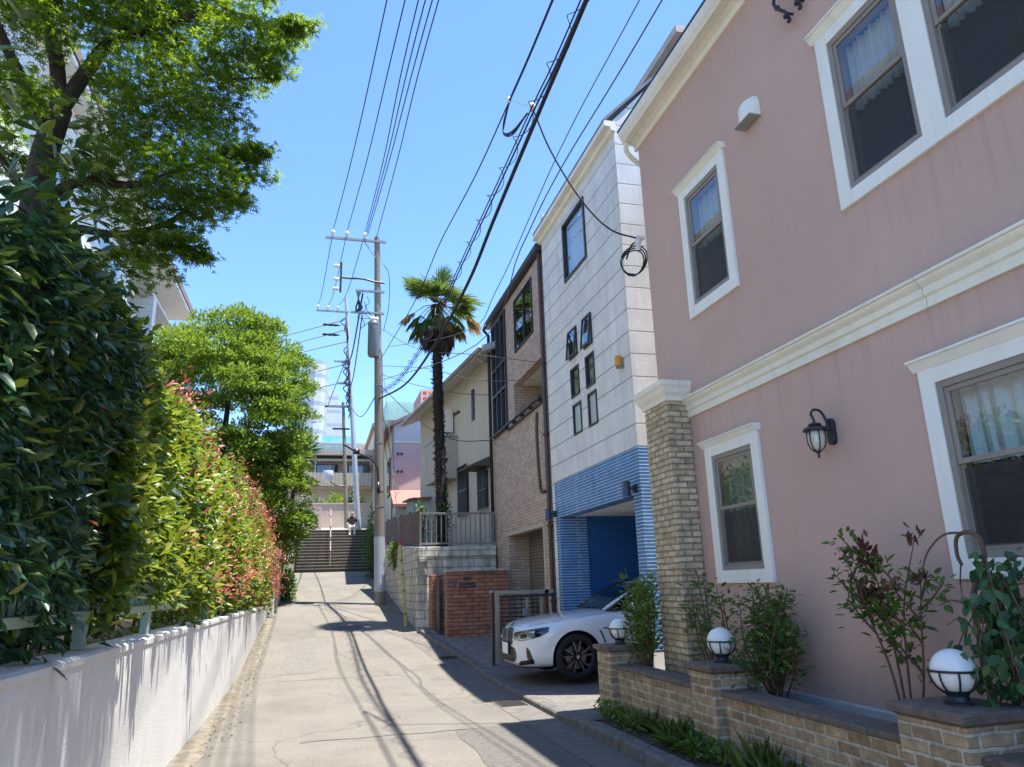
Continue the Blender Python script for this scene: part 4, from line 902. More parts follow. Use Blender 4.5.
# ------------------------------------------------------------------ apartment block above the stairs
H = thing('end_apartment', 'beige low apartment block with balconies above the stairs', 'building', (1, 52, 5.5))
bg_m = surf('apt_beige', (.50,.43,.34), .85, var=.06, stain=.2); bd = surf('apt_brown', (.27,.20,.16), .8, var=.1)
b = MB(); b.box(-9, 3.6, 53.2, 60, 5.3, 10.6); b.box(3.6, 9, 51.5, 60, 5.3, 12.4); b.ob('wall', bg_m, H)
b = MB(); b.box(-9, 3.55, 52, 60.1, 10.601, 11.0); b.box(-9, 3.5, 52.2, 53.19, 10.2, 10.35); b.ob('roof', surf('apt_roof', (.40,.35,.29), .8), H)
b = MB(); b.box(-9, 3.55, 52.0, 52.14, 8.45, 9.35); b.box(-9, 3.55, 52.141, 53.19, 8.3, 8.46); b.ob('balcony', bricks('balcony_slat', (.44,.37,.29), (.48,.41,.33), (.30,.25,.2), .25, 5, .02, offset=0, var=.1), H)
for x in (-6, -2.4, -.4, 1.6): b = MB(); b.box(x, x+.09, 52.2, 52.3, 9.35, 10.6); b.ob('balcony_post', bg_m, H)
for x in (-8, -4.4, -.3, 1.9, 4.4):
    for z0 in ((8.6, 5.7) if x < 3.6 else (8.3, 10.6)):
        yy = 53.199 if x < 3.6 else 51.499
        b = MB(); b.box(x, x+1.5, yy-.06, yy, z0, z0+1.5); o = b.ob('window', dark_frame, H); b = MB(); b.quad((x+.06,yy-.065,z0+.06), (x+1.44,yy-.065,z0+.06), (x+1.44,yy-.065,z0+1.44), (x+.06,yy-.065,z0+1.44)); b.ob('pane', tinted_glass, o)
b = MB(); b.box(3.5, 9.2, 51.2, 51.499, 10.0, 10.9); b.box(3.4, 9.2, 50.9, 60.2, 12.401, 12.7); b.ob('upper_storey', bd, H)
t = thing('slatted_garden_wall', 'pinkish beige slatted garden wall at the top of stairs', 'wall', (1, 48, 5.4))
b = MB(); b.box(-6, 3.3, 48, 48.2, 5.0, 5.95); b.ob('base', bg_m, t)
b = MB(); b.box(-6, 3.3, 48.02, 48.16, 5.951, 6.75); b.ob('slat_panel', bricks('pink_slat', (.47,.38,.33), (.50,.41,.36), (.32,.26,.22), .15, 5, .012, offset=0, var=.1), t)
b = MB(); b.box(-6.05, 3.35, 47.97, 48.22, 6.751, 6.83); b.ob('coping', bg_m, t)
t = thing('pink_arch_post', 'pale pink framed gateway around the clipped green hedge', 'gateway', (-.3, 40, 4.6))
b = MB(); b.box(-1.2, .12, 39.6, 39.7, 5.58, 5.72); b.box(.03, .14, 39.58, 39.72, 4.5, 5.579); b.ob('frame', surf('pink_frame', (.60,.42,.36), .7), t)
t = thing('roof_railing', 'teal glass panel railing on the rooftop behind apartments', 'railing', (1.5, 60, 11.5))
teal = surf('teal_panel', (.22,.52,.48), .3, var=.12, scale=2)
b = MB(); b.box(.0, 2.5, 60.3, 60.34, 12.95, 13.6); b.box(-.6, 2.6, 59.5, 59.54, 12.05, 12.55); b.ob('panel', teal, t)
b = MB()
for x in np.arange(-.6, 2.7, .8): b.box(x-.03, x+.03, 59.46, 59.499, 11, 12.7)
b.box(-.62, 2.62, 59.45, 59.499, 12.71, 12.78); b.ob('frame', galv, t)
b = MB(); b.box(-1, 5, 59.6, 64, 10.9, 12.9); b.ob('parapet', surf('roof_grey', (.45,.43,.40), .8), t)
# towers far away
t = thing('round_tower_block', 'tall pale blue white tower block with rounded corner far behind', 'tower', (-2, 165, 5))
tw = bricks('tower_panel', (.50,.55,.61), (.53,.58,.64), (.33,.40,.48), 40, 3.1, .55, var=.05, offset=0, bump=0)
b = MB(); n = 20
pts = [(-1.9+2.75*math.cos(a), 161+2.75*math.sin(a)) for a in np.linspace(math.pi, 2*math.pi, 7)]+[(.85, 175), (-4.65, 175)]
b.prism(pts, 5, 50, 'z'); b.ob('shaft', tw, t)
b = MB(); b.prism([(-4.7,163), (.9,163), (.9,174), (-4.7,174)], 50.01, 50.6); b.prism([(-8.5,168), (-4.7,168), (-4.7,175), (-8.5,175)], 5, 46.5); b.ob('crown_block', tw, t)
t = thing('sloped_tower_block', 'lower white tower block whose right side slopes steeply', 'tower', (3.4, 168, 5))
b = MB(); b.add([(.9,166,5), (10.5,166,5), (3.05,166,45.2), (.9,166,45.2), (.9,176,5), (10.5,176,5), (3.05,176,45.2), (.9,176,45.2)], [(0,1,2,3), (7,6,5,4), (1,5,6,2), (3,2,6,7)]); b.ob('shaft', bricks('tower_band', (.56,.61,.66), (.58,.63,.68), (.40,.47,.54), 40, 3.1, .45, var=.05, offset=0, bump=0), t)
# ------------------------------------------------------------------ white apartment building behind the left trees
H = thing('left_apartment', 'large white apartment building half hidden behind maple and trees', 'building', (-7, 20, 1))
wr = bricks('white_siding', (.72,.70,.66), (.75,.73,.69), (.52,.50,.47), 30, .30, .012, var=.05, offset=0, bump=.4, rough=.7)
b = MB(); b.wall((-7, 4, 0), U, (-1,0,0), .2, 23.4, 1, 14.9, [(19.6,22.0,11.1,12.9), (19.6,22.0,7.6,9.6), (9,11.5,10.8,12.9), (14,16.5,10.8,12.9), (4,6.5,10.8,12.9)])
b.box(-8.8, -8.6, 27.4, 36.6, 1, 14.9); b.box(-8.6, -7.2, 27.2, 27.39, 1, 14.9); b.box(-15, -8.8, 36.4, 36.6, 1, 14.9); b.box(-15, -7.2, 4, 4.2, 1, 14.9)
b.ob('wall', wr, H)
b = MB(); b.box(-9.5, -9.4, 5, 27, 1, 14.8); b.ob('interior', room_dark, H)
for y0, z0 in ((23.6,11.1), (23.6,7.6), (13,10.8), (18,10.8), (8,10.8)): window(H, (-7,y0,z0), U, (-1,0,0), 2.4 if y0 == 23.6 else 2.5, 1.8 if z0 == 11.1 else 2.0 if z0 == 7.6 else 2.1, white_trim, clear_glass, 'slide', curtain=surf('mint_blind', (.52,.62,.58), .8) if y0 == 23.6 and z0 == 11.1 else curtain_mat)
b = MB()
for z in (4.7, 7.6, 10.6): b.box(-8.599, -7.0, 27.41, 36.5, z, z+.2)
b.box(-8.599, -7.0, 27.41, 36.5, 13.6, 13.7); b.ob('balcony_slab', wr, H)
b = MB()
for z in (4.9, 7.8, 10.8): b.box(-7.1, -7.0, 27.41, 31.3, z, z+1.15); b.box(-7.1, -7.0, 31.9, 36.5, z, z+1.15)
b.ob('balcony_front', bricks('balcony_bar', (.30,.35,.42), (.32,.37,.44), (.20,.23,.28), .12, 5, .02, offset=0, var=.1), H)
b = MB(); b.box(-8.599, -6.99, 31.32, 31.88, 4.9, 13.59); b.box(-7.3, -6.99, 36.1, 36.5, 4.9, 13.59); b.ob('balcony_pillar', wr, H)
b = MB(); b.add([(-6.35,3.5,14.75), (-6.35,37.2,14.75), (-15,37.2,17.5), (-15,3.5,17.5), (-6.35,3.5,15.05), (-6.35,37.2,15.05), (-15,37.2,17.8), (-15,3.5,17.8)], [(0,1,2,3), (7,6,5,4), (0,4,5,1), (1,5,6,2), (0,3,7,4)]); b.ob('roof', surf('roof_dark', (.24,.17,.14), .7), H)
b = MB(); b.box(-8.6, -6.4, 3.6, 37.1, 14.6, 14.74); b.ob('eaves', white_trim, H)

# ------------------------------------------------------------------ utility poles
def insul(b, x, y, z, s=1, m=0): b.lathe([(.02*s,z), (.02*s,z+.05*s), (.055*s,z+.06*s), (.05*s,z+.10*s), (.07*s,z+.11*s), (.06*s,z+.16*s), (.035*s,z+.20*s), (.02*s,z+.22*s), (.001,z+.225*s)], (x, y, 0), 10, m)
PB, PT = Vector((1.99, 24.5, .9)), Vector((1.66, 24.5, 13.75))
def pole_at(z): return PB+(PT-PB)*((z-PB.z)/(PT.z-PB.z))
T = thing('utility_pole', 'tall concrete utility pole carrying a transformer beside the lane', 'utility pole', (2.0, 24.5, 1.05))
b = MB(); b.tube([PB, PB.lerp(PT,.3), PB.lerp(PT,.6), PT], [.178,.155,.132,.098], 20); b.ob('shaft', pole_conc, T, smooth='auto')
b = MB(); b.tube([pole_at(1.45), pole_at(2.3), pole_at(3.15)], [.186,.181,.176], 20); b.ob('sign_wrap', pale_steel, T, smooth='auto')
b = MB()
for z in (1.5, 2.3, 3.1, 4.1, 4.6, 6.2, 8.2, 9.0, 11.0, 12.4): b.tube([pole_at(z), pole_at(z+.03)], .19-.007*(z-1), 16)
b.ob('steel_band', galv, T)
b = MB(); b.box(-.14, 1.98, 24.36, 24.44, 13.50, 13.58); b.tube([(1.2,24.4,13.5), (1.62,24.4,12.9)], .018, 6); b.ob('crossarm', galv, T)
for x in (.12, .60, 1.23): b = MB(); insul(b, x, 24.40, 13.58, 1.25); b.ob('insulator', white_ceram, T, smooth=True)
b = MB(); b.tube(smooth_path([(1.95,24.42,11.97), (1.6,24.40,11.98), (1.2,24.40,12.06), (.75,24.40,12.05), (.42,24.40,12.06)]), [.035]*33 if False else .04, 8); b.box(.40, .47, 24.36, 24.44, 11.5, 12.62); b.ob('side_bracket', dark_frame, T)
for z in (11.62, 11.98, 12.48): b = MB(); b.lathe([(.02,0), (.05,-.03), (.07,-.08), (.05,-.1), (.07,-.13), (.05,-.17), (.06,-.2), (.02,-.24)], (.40, 24.40, z), 10, axis='x'); b.ob('insulator', white_ceram, T, smooth=True)
for z, x0 in ((11.6, .95), (10.79, .80)): b = MB(); b.box(x0, 1.95, 24.34, 24.42, z-.035, z+.035); b.ob('crossarm', galv, T)
b = MB(); c = (1.60, 24.28, 0); b.lathe([(.001,9.18), (.17,9.18), (.19,9.24), (.20,9.26), (.20,10.30), (.21,10.31), (.21,10.36), (.17,10.42), (.001,10.44)], c, 24); b.box(1.6, 1.85, 24.34, 24.5, 9.4, 9.5); b.box(1.6, 1.85, 24.34, 24.5, 10.1, 10.2); tr = b.ob('transformer', surf('transformer_grey', (.15,.165,.175), .45, .3, stain=.2), T, smooth='auto')
b = MB()
for dx in (-.1, 0, .1): insul(b, 1.60+dx, 24.2, 10.40, .9)
b.ob('bushing', white_ceram, tr, smooth=True)
b = MB()
for k, (x, z) in enumerate(((1.25,11.2), (1.2,10.6), (1.35,11.4), (1.1,11.0))): b.tube(smooth_path([(x,24.38,z), (x+.08,24.35,z-.25), (x-.05,24.33,z-.42), (1.5+.05*k,24.3,10.55)]), .012, 5)
for k in range(3): b.tube(smooth_path([(1.0+.06*k,24.35,11.55), (1.05,24.3,11.25), (.98+.1*k,24.33,10.95), (1.0,24.35,10.8)]), .03, 6)
b.tube(smooth_path([(1.9,24.45,12.7), (2.1,24.45,12.3), (2.12,24.5,11.2), (1.95,24.5,10.2)]), .012, 5)
b.ob('jumper_cable', wire_mat, T, smooth=True)
b = MB(); b.tube(smooth_path([(1.86,24.4,4.75), (1.84,24.35,5.1), (1.78,24.3,5.42), (1.6,24.28,5.66), (1.3,24.25,5.78), (.98,24.22,5.95), (.69,24.2,6.12)]), .035, 8); b.box(1.80, 1.90, 24.3, 24.4, 4.55, 4.9); b.box(1.02, 1.22, 24.16, 24.28, 5.80, 5.96); b.ob('lamp_arm', dark_frame, T, smooth=True)
b = MB(); b.tube(smooth_path([pole_at(3.2)+Vector((.16,-.05,0)), pole_at(5)+Vector((.16,-.05,0)), pole_at(8)+Vector((.14,-.05,0)), pole_at(9.4)+Vector((.13,-.05,0))]), .016, 6); b.ob('riser_conduit', galv, T)
PB2, PT2 = Vector((2.05, 40, 4.5)), Vector((1.04, 40, 17.5))
T2 = thing('steel_utility_pole', 'pale silver steel utility pole leaning at the stair top', 'utility pole', (2.05, 40, 4.5))
b = MB(); b.tube([PB2, PB2.lerp(PT2,.5), PT2], [.155,.125,.085], 16); b.ob('shaft', pale_steel, T2, smooth='auto')
for z, x0, x1 in ((16.63,-.55,1.2), (13.7,.5,1.4), (12.45,.65,1.5), (11.15,.3,1.5)): b = MB(); b.box(x0, x1, 39.82, 39.9, z-.05, z+.05); b.ob('crossarm', galv, T2)
for x in (-.48, .07, .61): b = MB(); insul(b, x, 39.86, 16.68, 1.3); b.ob('insulator', white_ceram, T2, smooth=True)
b = MB()
r = rnd(8)
for k in range(16):
    z = 11.5+5*r.random(); x = 1.1+.3*(17-z)/6; b.tube(smooth_path([(x-.1*r.random(),39.8,z), (x-.35*r.random(),39.75,z-.3), (x+.15*r.random(),39.75,z-.7), (x,39.8,z-1.1)]), .03, 5)
b.ob('jumper_cable', wire_mat, T2, smooth=True)
T3 = thing('thin_utility_pole', 'thin dark weathered utility pole left of the silver one', 'utility pole', (1.55, 44, 4.8))
b = MB(); b.tube([(1.60,44,4.7), (1.17,44,12.4)], [.13,.09], 12); b.ob('shaft', surf('wood_pole', (.21,.18,.155), .85, var=.2, stain=.3), T3, smooth='auto')
for z, x0, x1 in ((12.1,.1,1.5), (10.75,.6,1.6)): b = MB(); b.box(x0, x1, 43.85, 43.93, z-.05, z+.05); b.ob('crossarm', dark_frame, T3)
b = MB(); b.tube(smooth_path([(1.42,43.9,7.35), (1.0,43.85,7.38), (.7,43.8,7.5), (.55,43.8,7.62)]), .035, 6); b.ob('lamp_arm', dark_frame, T3)
b = MB(); b.lathe([(.001,8.25), (.28,8.22), (.30,8.18), (.26,7.75), (.12,7.55), (.001,7.54)], (.45, 43.8, 0), 16); b.ob('lamp_head', surf('lamp_grey', (.50,.54,.58), .4), T3, smooth='auto')
T4 = thing('guy_wire_guard', 'yellow guard tube with red tip around leaning stay wire', 'guy wire', (2.2, 19.6, .62))
yel = surf('yellow_guard', (.50,.40,.14), .5, var=.15, stain=.3)
g0, g1 = Vector((2.22, 19.4, .60)), Vector((2.13, 20.0, 2.62))
b = MB(); b.tube([g0, g1], .042, 10); b.ob('guard_tube', yel, T4)
b = MB()
for t_ in (.14, .42, .62, .8): b.tube([g0.lerp(g1, t_), g0.lerp(g1, t_+.012)], .05, 10)
b.ob('band', dark_frame, T4)
b = MB(); b.tube([g1, g1+(g1-g0)*.04], .046, 10); b.ob('tip', surf('red_plastic', (.60,.05,.04), .4), T4)
b = MB(); b.tube([g1+(g1-g0)*.041, Vector((1.95, 24.2, 8.6))], .008, 5); b.ob('stay_wire', wire_grey, T4)

# ------------------------------------------------------------------ overhead cables
def cable(label, pts, r=.012, mat=wire_mat, group='overhead cables', sm=True, name='power_cable'):
    b = MB(); b.tube(smooth_path(pts, 7) if sm else pts, r, 6)
    o = b.ob(name, mat, smooth=True); return tag(o, label, 'cable', group)
lab = 'one of the parallel thin cables sweeping overhead from pole crossarm'
for k, (x0, xa, xb, z0) in enumerate(((.12,.91,2.3,13.86), (.60,1.25,2.75,13.86), (1.23,1.50,2.95,13.86), (1.27,1.63,3.1,13.80), (1.31,1.76,3.25,13.74), (1.62,1.88,3.4,13.65))):
    cable(lab, [(x0,24.4,z0), ((x0*.5+xa*.5),18.2,12.95+.02*k), (xa,11.9,12.6), (xb*.55+xa*.45,0,12.7), (xb,-12,13.4)], .013)
cable('thickest black cable crossing the sky before the palm crown', [(1.84,24.48,7.75), (2.19,19.79,7.0), (2.35,15.7,6.75), (2.49,12.34,6.9), (2.56,10.44,7.24), (2.66,8.08,7.66), (2.72,6.40,7.92), (2.95,0,9.0), (3.3,-10,10.2)], .029)
cable('bare thin cable above the splice, passing left of palm crown', [(1.84,24.4,9.1), (2.25,18.2,8.85), (2.39,14.82,8.93), (2.52,11.6,8.72), (2.60,9.4,8.72)], .011)
cable('dark insulated cable from the splice running off overhead', [(2.60,9.4,8.72), (2.68,7.42,8.83), (2.9,0,9.3), (3.3,-10,10.4)], .017)
# telephone line with spiral hanger
mp = [(1.86,24.3,7.95), (2.14,20.8,7.5), (2.34,16.0,7.28), (2.46,12.9,7.55), (2.58,10.0,7.78), (2.65,8.3,7.92), (2.72,6.6,8.07), (2.95,0,9.0), (3.3,-10,10.3)]
t = thing('phone_line', 'telephone line wrapped in an open coiled spiral hanger wire', 'cable', (2.58, 10, 7.8), group='overhead cables')
sp = smooth_path(mp, 60)
b = MB(); b.tube(sp[::6], .010, 6); b.tube([(p[0]+.03, p[1], p[2]-.04) for p in sp[::6]], .013, 6); b.ob('messenger_wire', wire_mat, t, smooth=True)
dense = smooth_path(mp, 200); b = MB(); hel = []; s_ = 0; prev = dense[0]
for p in dense:
    s_ += math.dist(p, prev); prev = p; w = s_/.75*2*math.pi; hel.append((p[0]+.085*math.cos(w), p[1], p[2]-.03+.085*math.sin(w)))
b.tube(hel, .007, 4); b.ob('spiral_hanger', surf('hanger_blue', (.05,.09,.17), .5), t, smooth=True)
t = thing('cable_splice', 'grey insulator and looped jumpers where the drop line branches', 'cable joint', (2.60, 9.3, 8.6))
b = MB(); b.lathe([(.001,-.06), (.04,-.05), (.05,0), (.04,.05), (.001,.06)], (2.68, 8.5, 7.99), 12); b.lathe([(.001,-.05), (.03,-.04), (.035,0), (.03,.04), (.001,.05)], (2.60, 9.4, 8.74), 10); b.ob('insulator', white_ceram, t, smooth=True)
b = MB()
for k, dz in enumerate((0, .08, .16)): b.tube(smooth_path([(2.60,9.42,8.70), (2.555,9.6,8.50-.05*k), (2.53,9.5,8.22-.02*k), (2.56,9.1,8.00-dz*.4), (2.64,8.6,7.96)]), .010+.004*(k == 1), 5)
b.ob('jumper_loop', wire_mat, t, smooth=True)
b = MB(); b.tube([(2.60,9.4,8.74), (2.68,8.5,7.99)], .004, 4); b.ob('tie_wire', wire_grey, t)
cable('black service drop line sagging down to the pink house corner', [(2.69,8.5,7.97), (2.9,8.45,7.3), (3.25,8.35,6.55), (3.6,8.25,6.08), (3.93,8.08,5.88)], .013, group='service lines')
t = thing('service_bracket', 'grey insulator with coiled black cable on pink house edge', 'cable bracket', (3.96, 8.05, 5.86))
b = MB(); b.lathe([(.001,-.09), (.035,-.085), (.045,-.03), (.03,0), (.045,.03), (.035,.08), (.001,.085)], (3.93, 8.10, 5.80), 12); b.box(3.90, 4.02, 8.07, 8.13, 5.88, 5.92); b.ob('insulator', white_ceram, t, smooth='auto')
b = MB()
for k in range(3):
    ring = [(3.88-.01*k-.13*math.cos(a)*(1-.08*k), 8.16+.13*math.cos(a)*(1-.08*k)+.02*math.sin(2*a), 5.60+.20*math.sin(a)*(1-.06*k)-.02*k) for a in np.linspace(.5, .5+2*math.pi*.97, 30)]
    b.tube(ring, .010, 5)
b.tube(smooth_path([(3.92,8.1,5.86), (3.87,8.2,5.82), (3.86,8.34,5.7)]), .012, 5); b.tube([(3.86,8.30,5.46), (3.87,8.18,5.40)], .022, 6); b.ob('cable_coil', wire_mat, t, smooth=True)
cable('thin pale service wire high above the white panelled roof', [(2.1,24.45,9.6), (2.98,15.2,7.0), (3.17,12.81,7.06), (3.48,9.68,8.16), (3.74,7.08,8.74), (4.3,0,9.9), (5,-10,11.2)], .008, wire_grey, 'service lines')
cable('second thin service wire, nearer the white roof gutter', [(1.95,24.4,8.4), (3.03,14.1,6.35), (3.30,11.54,7.29), (3.48,9.72,7.83), (3.79,6.61,8.32), (4.4,0,9.6), (5.2,-10,10.8)], .010, wire_grey, 'service lines')
cable('grey wire falling from pole past the palm to brown house', [(1.78,24.4,10.3), (2.6,20.5,8.3), (3.6,16.5,6.9), (4.38,14.2,6.05)], .010, wire_grey, 'service lines')
cable('black drop wire crossing low from pole to beige wall', [(1.86,24.4,8.2), (2.7,22,6.6), (3.6,20.4,5.6), (4.55,18.95,5.3)], .012, group='service lines')
cable('upper drop wire from pole over beige balcony to downpipe', [(1.85,24.4,8.6), (2.9,22.4,7.7), (3.9,20.2,6.9), (4.55,18.9,6.55)], .010, wire_grey, 'service lines')
cable('pale drop wire ending at the brown house balcony corner', [(1.84,24.4,8.9), (2.9,20.5,7.7), (3.7,17.3,6.5), (4.38,14.5,5.75)], .009, wire_grey, 'service lines')
cable('slack wire hanging from pole to the pale pink gable', [(1.95,24.6,7.4), (2.4,26.5,6.4), (2.9,29.85,6.1)], .012, group='service lines')
cable('drop wire from the pole to the porch of pink gabled house', [(1.95,24.6,6.6), (2.5,27,5.6), (3.2,29.9,5.6)], .010, wire_grey, 'service lines')
for k, (x, x2) in enumerate(((.12,-.48), (.60,.07), (1.23,.61))):
    cable(('leftmost','middle','innermost')[k]+' of three cables descending between the two tall poles', [(x,24.42,13.84), ((x+x2)/2-.05,32,14.6), (x2,39.86,16.95)], .014, group='lane cables')
cable('bundled dark cable from transformer arm back to silver pole', [(1.2,24.4,11.5), (1.15,32,11.6), (1.1,39.9,13.6)], .030, group='lane cables')
cable('second bundled cable lower between transformer and silver pole', [(1.2,24.4,10.7), (1.25,32,10.6), (1.35,39.9,12.4)], .022, group='lane cables')
cable('lower sagging cable from concrete pole toward silver pole', [(1.85,24.5,8.1), (1.6,31,8.6), (1.5,39.9,11.1)], .018, group='lane cables')
for k, (z0, z1) in enumerate(((16.2,21.2), (15.6,20.3), (14.9,19.6), (13.6,17.6), (12.6,16.4))):
    cable(('uppermost','second','third','fourth','lowest')[k]+' of the rust brown cables leaving the silver pole leftward', [(1.1+.05*k,39.9,z0), (-3.5,50,(z0+z1)/2-.5), (-10,64,z1)], .024, rust_wire, 'rust brown side cables')
    if k < 2:
        o = MB(); o.lathe([(.02,-.5), (.09,-.4), (.06,-.2), (.09,-.1), (.06,.1), (.09,.2), (.05,.4), (.02,.5)], (.3, 41.5, z0+.2), 8, axis='x'); q = o.ob('strain_insulator', wire_mat, None, smooth=True); tag(q, ('upper','lower')[k]+' dark strain insulator on the rust brown cables', 'insulator', 'strain insulators')
cable('thin cable from silver pole down to thin pole crossarm', [(1.2,39.9,14), (.6,42,12.7), (.3,43.9,12.2)], .02, group='lane cables')
# ------------------------------------------------------------------ foliage
def nrm(a): return a/np.maximum(np.linalg.norm(a, axis=1, keepdims=True), 1e-9)
def np_mesh(name, V, F, mats, parent=None, mi=None, smooth=False, kind=None):
    me = bpy.data.meshes.new(name); nv, nf, k = len(V), len(F), F.shape[1]
    me.vertices.add(nv); me.vertices.foreach_set('co', np.ascontiguousarray(V, dtype=np.float32).ravel())
    me.loops.add(nf*k); me.loops.foreach_set('vertex_index', F.astype(np.int32).ravel())
    me.polygons.add(nf); me.polygons.foreach_set('loop_start', np.arange(0, nf*k, k, dtype=np.int32))
    try: me.polygons.foreach_set('loop_total', np.full(nf, k, dtype=np.int32))
    except Exception: pass
    for m in (mats if isinstance(mats, (list, tuple)) else [mats]): me.materials.append(m)
    if mi is not None: me.polygons.foreach_set('material_index', mi.astype(np.int32))
    me.update(calc_edges=True); me.validate()
    return link(name, me, parent, kind)
def leaf_arrays(pos, axis, normal, L, w=.45, fold=.25, droop=.12):
    n = len(pos); axis = nrm(axis); side = nrm(np.cross(normal, axis)); nor = np.cross(axis, side)
    L = np.broadcast_to(np.asarray(L, float), (n,))[:, None]; W = L*w*.5
    pts = [pos, pos+axis*L*.32+side*W*.95+nor*W*fold, pos+axis*L*.68+side*W*.78+nor*(W*fold-L*droop*.4),
           pos+axis*L-nor*L*droop, pos+axis*L*.68-side*W*.78+nor*(W*fold-L*droop*.4), pos+axis*L*.32-side*W*.95+nor*W*fold]
    V = np.stack(pts, 1).reshape(-1, 3); b = np.arange(n)[:, None]*6
    F = np.concatenate([b+np.array([[0,1,2,3]]), b+np.array([[0,3,4,5]])], 1).reshape(-1, 4)
    return V, F
def star_arrays(pos, axis, normal, L, lobes=5):
    """palmate maple leaf: narrow lobes fanned from one point"""
    n = len(pos); axis = nrm(axis); side = nrm(np.cross(normal, axis)); nor = np.cross(axis, side)
    L = np.broadcast_to(np.asarray(L, float), (n,))[:, None]; pts = [pos]; 
    angs = np.linspace(-1.45, 1.45, lobes)
    for a in angs:
        k = 1-.28*abs(a)/1.45; d = axis*math.cos(a)+side*math.sin(a); e = -axis*math.sin(a)+side*math.cos(a)
        pts += [pos+d*L*.45*k+e*L*.11, pos+d*L*k-nor*L*.12, pos+d*L*.45*k-e*L*.11]
    m = 1+3*lobes; V = np.stack(pts, 1).reshape(-1, 3); b = np.arange(n)[:, None]*m
    F = np.concatenate([b+np.array([[0, 1+3*i, 2+3*i, 3+3*i]]) for i in range(lobes)], 1).reshape(-1, 4)
    return V, F
def merge(parts):
    V = []; F = []; M_ = []; o = 0
    for v, f, m in parts: V.append(v); F.append(f+o); M_.append(np.full(len(f), m)); o += len(v)
    return np.concatenate(V), np.concatenate(F), np.concatenate(M_)
def wob(y, z, s=0):
    return (np.sin(y*1.9+s)+np.sin(z*2.7+y*.6+s*2)+.7*np.sin(y*4.7-z*3.1+s)+.5*np.sin(y*8.3+z*6.1))/3.2

DG, MG, LG, YG = (.012,.040,.016), (.022,.066,.018), (.055,.125,.018), (.16,.24,.022)
camellia = leafmat('glossy_dark_leaf', [(0,(.026,.085,.042)), (.5,(.044,.122,.054)), (.85,(.068,.155,.044)), (.96,(.11,.20,.034)), (1,(.18,.23,.04))], (.10,.20,.04), .12, .30, .5)
photinia = leafmat('hedge_leaf', [(0,(.016,.052,.012)), (.4,(.036,.092,.016)), (.7,(.085,.16,.02)), (.9,(.17,.245,.025)), (1,(.29,.32,.035))], (.36,.48,.03), .34, .40, .4)
young = leafmat('young_leaf', [(0,(.13,.22,.022)), (.5,(.22,.30,.028)), (1,(.34,.31,.045))], (.45,.52,.04), .35, .38)
redleaf = leafmat('red_shoot', [(0,(.34,.055,.045)), (.5,(.50,.12,.10)), (1,(.56,.26,.20))], (.55,.12,.08), .30, .42)
maple_leaf = leafmat('maple_leaf', [(0,(.028,.085,.014)), (.5,(.05,.125,.016)), (.85,(.09,.17,.018)), (1,(.15,.23,.022))], (.46,.66,.03), .48, .5)
tree_leaf = leafmat('evergreen_leaf', [(0,(.06,.135,.02)), (.4,(.11,.205,.025)), (.75,(.18,.28,.03)), (1,(.27,.36,.04))], (.40,.55,.04), .32, .5)
plant_leaf = leafmat('garden_leaf', [(0,(.04,.10,.022)), (.6,(.07,.15,.028)), (1,(.13,.21,.04))], (.25,.38,.03), .25, .45)
plant_red = leafmat('bronze_leaf', [(0,(.09,.035,.025)), (.6,(.17,.045,.04)), (1,(.24,.09,.06))], (.3,.1,.06), .25, .45)
vine_leaf = leafmat('vine_leaf', [(0,(.022,.07,.024)), (.7,(.04,.11,.032)), (1,(.08,.155,.04))], (.15,.3,.05), .2, .4)
bush_leaf = leafmat('bright_bush_leaf', [(0,(.05,.12,.02)), (.6,(.09,.18,.025)), (1,(.16,.25,.04))], (.3,.45,.04), .3, .4)
grass_leaf = leafmat('grass_leaf', [(0,(.08,.15,.03)), (.7,(.14,.22,.045)), (1,(.28,.27,.09))], (.3,.4,.05), .3, .5)

def hedge_block(r, n, ya, yb, z0, top, front, depth=.5, L=(.07,.11), lean=.0, seed=0, dens_up=.25, droop=.5, w=.45, deep=.12, ypow=1.0):
    """leaves over the front and top of a clipped-free hedge; front(y,z) gives x of the face"""
    nf = int(n*(1-dens_up)); nt = n-nf
    y = ya+(yb-ya)*r.random(nf)**ypow; t = top(y); z = z0(y)+(t-z0(y))*r.random(nf)
    d = np.minimum(r.exponential(deep, nf), depth)
    x = front(y, z)-d
    pf = np.stack([x, y, z], 1)
    ax = np.stack([.75+.5*r.standard_normal(nf), .62*r.standard_normal(nf), -droop+.5*r.standard_normal(nf)], 1)
    no = np.stack([.55+.35*r.standard_normal(nf), .4*r.standard_normal(nf), .75+.3*r.standard_normal(nf)], 1)
    y2 = ya+(yb-ya)*r.random(nt)**ypow; t2 = top(y2); x2 = front(y2, t2)-1.1*r.random(nt)
    pt = np.stack([x2, y2, t2+.10*r.standard_normal(nt)-np.minimum(r.exponential(.12, nt), .4)], 1)
    at = np.stack([.5*r.standard_normal(nt)+.2, .6*r.standard_normal(nt), .55+.4*r.standard_normal(nt)], 1)
    nt_ = np.stack([.6*r.standard_normal(nt), .6*r.standard_normal(nt), np.ones(nt)*.8], 1)
    return leaf_arrays(np.concatenate([pf, pt]), np.concatenate([ax, at]), np.concatenate([no, nt_]), L[0]+(L[1]-L[0])*r.random(n), w)
def stems(parent, specs, mat, name='stems'):
    b = MB()
    for p, rr in specs: b.tube(p, rr, 6)
    return b.ob(name, mat, parent, smooth=True)

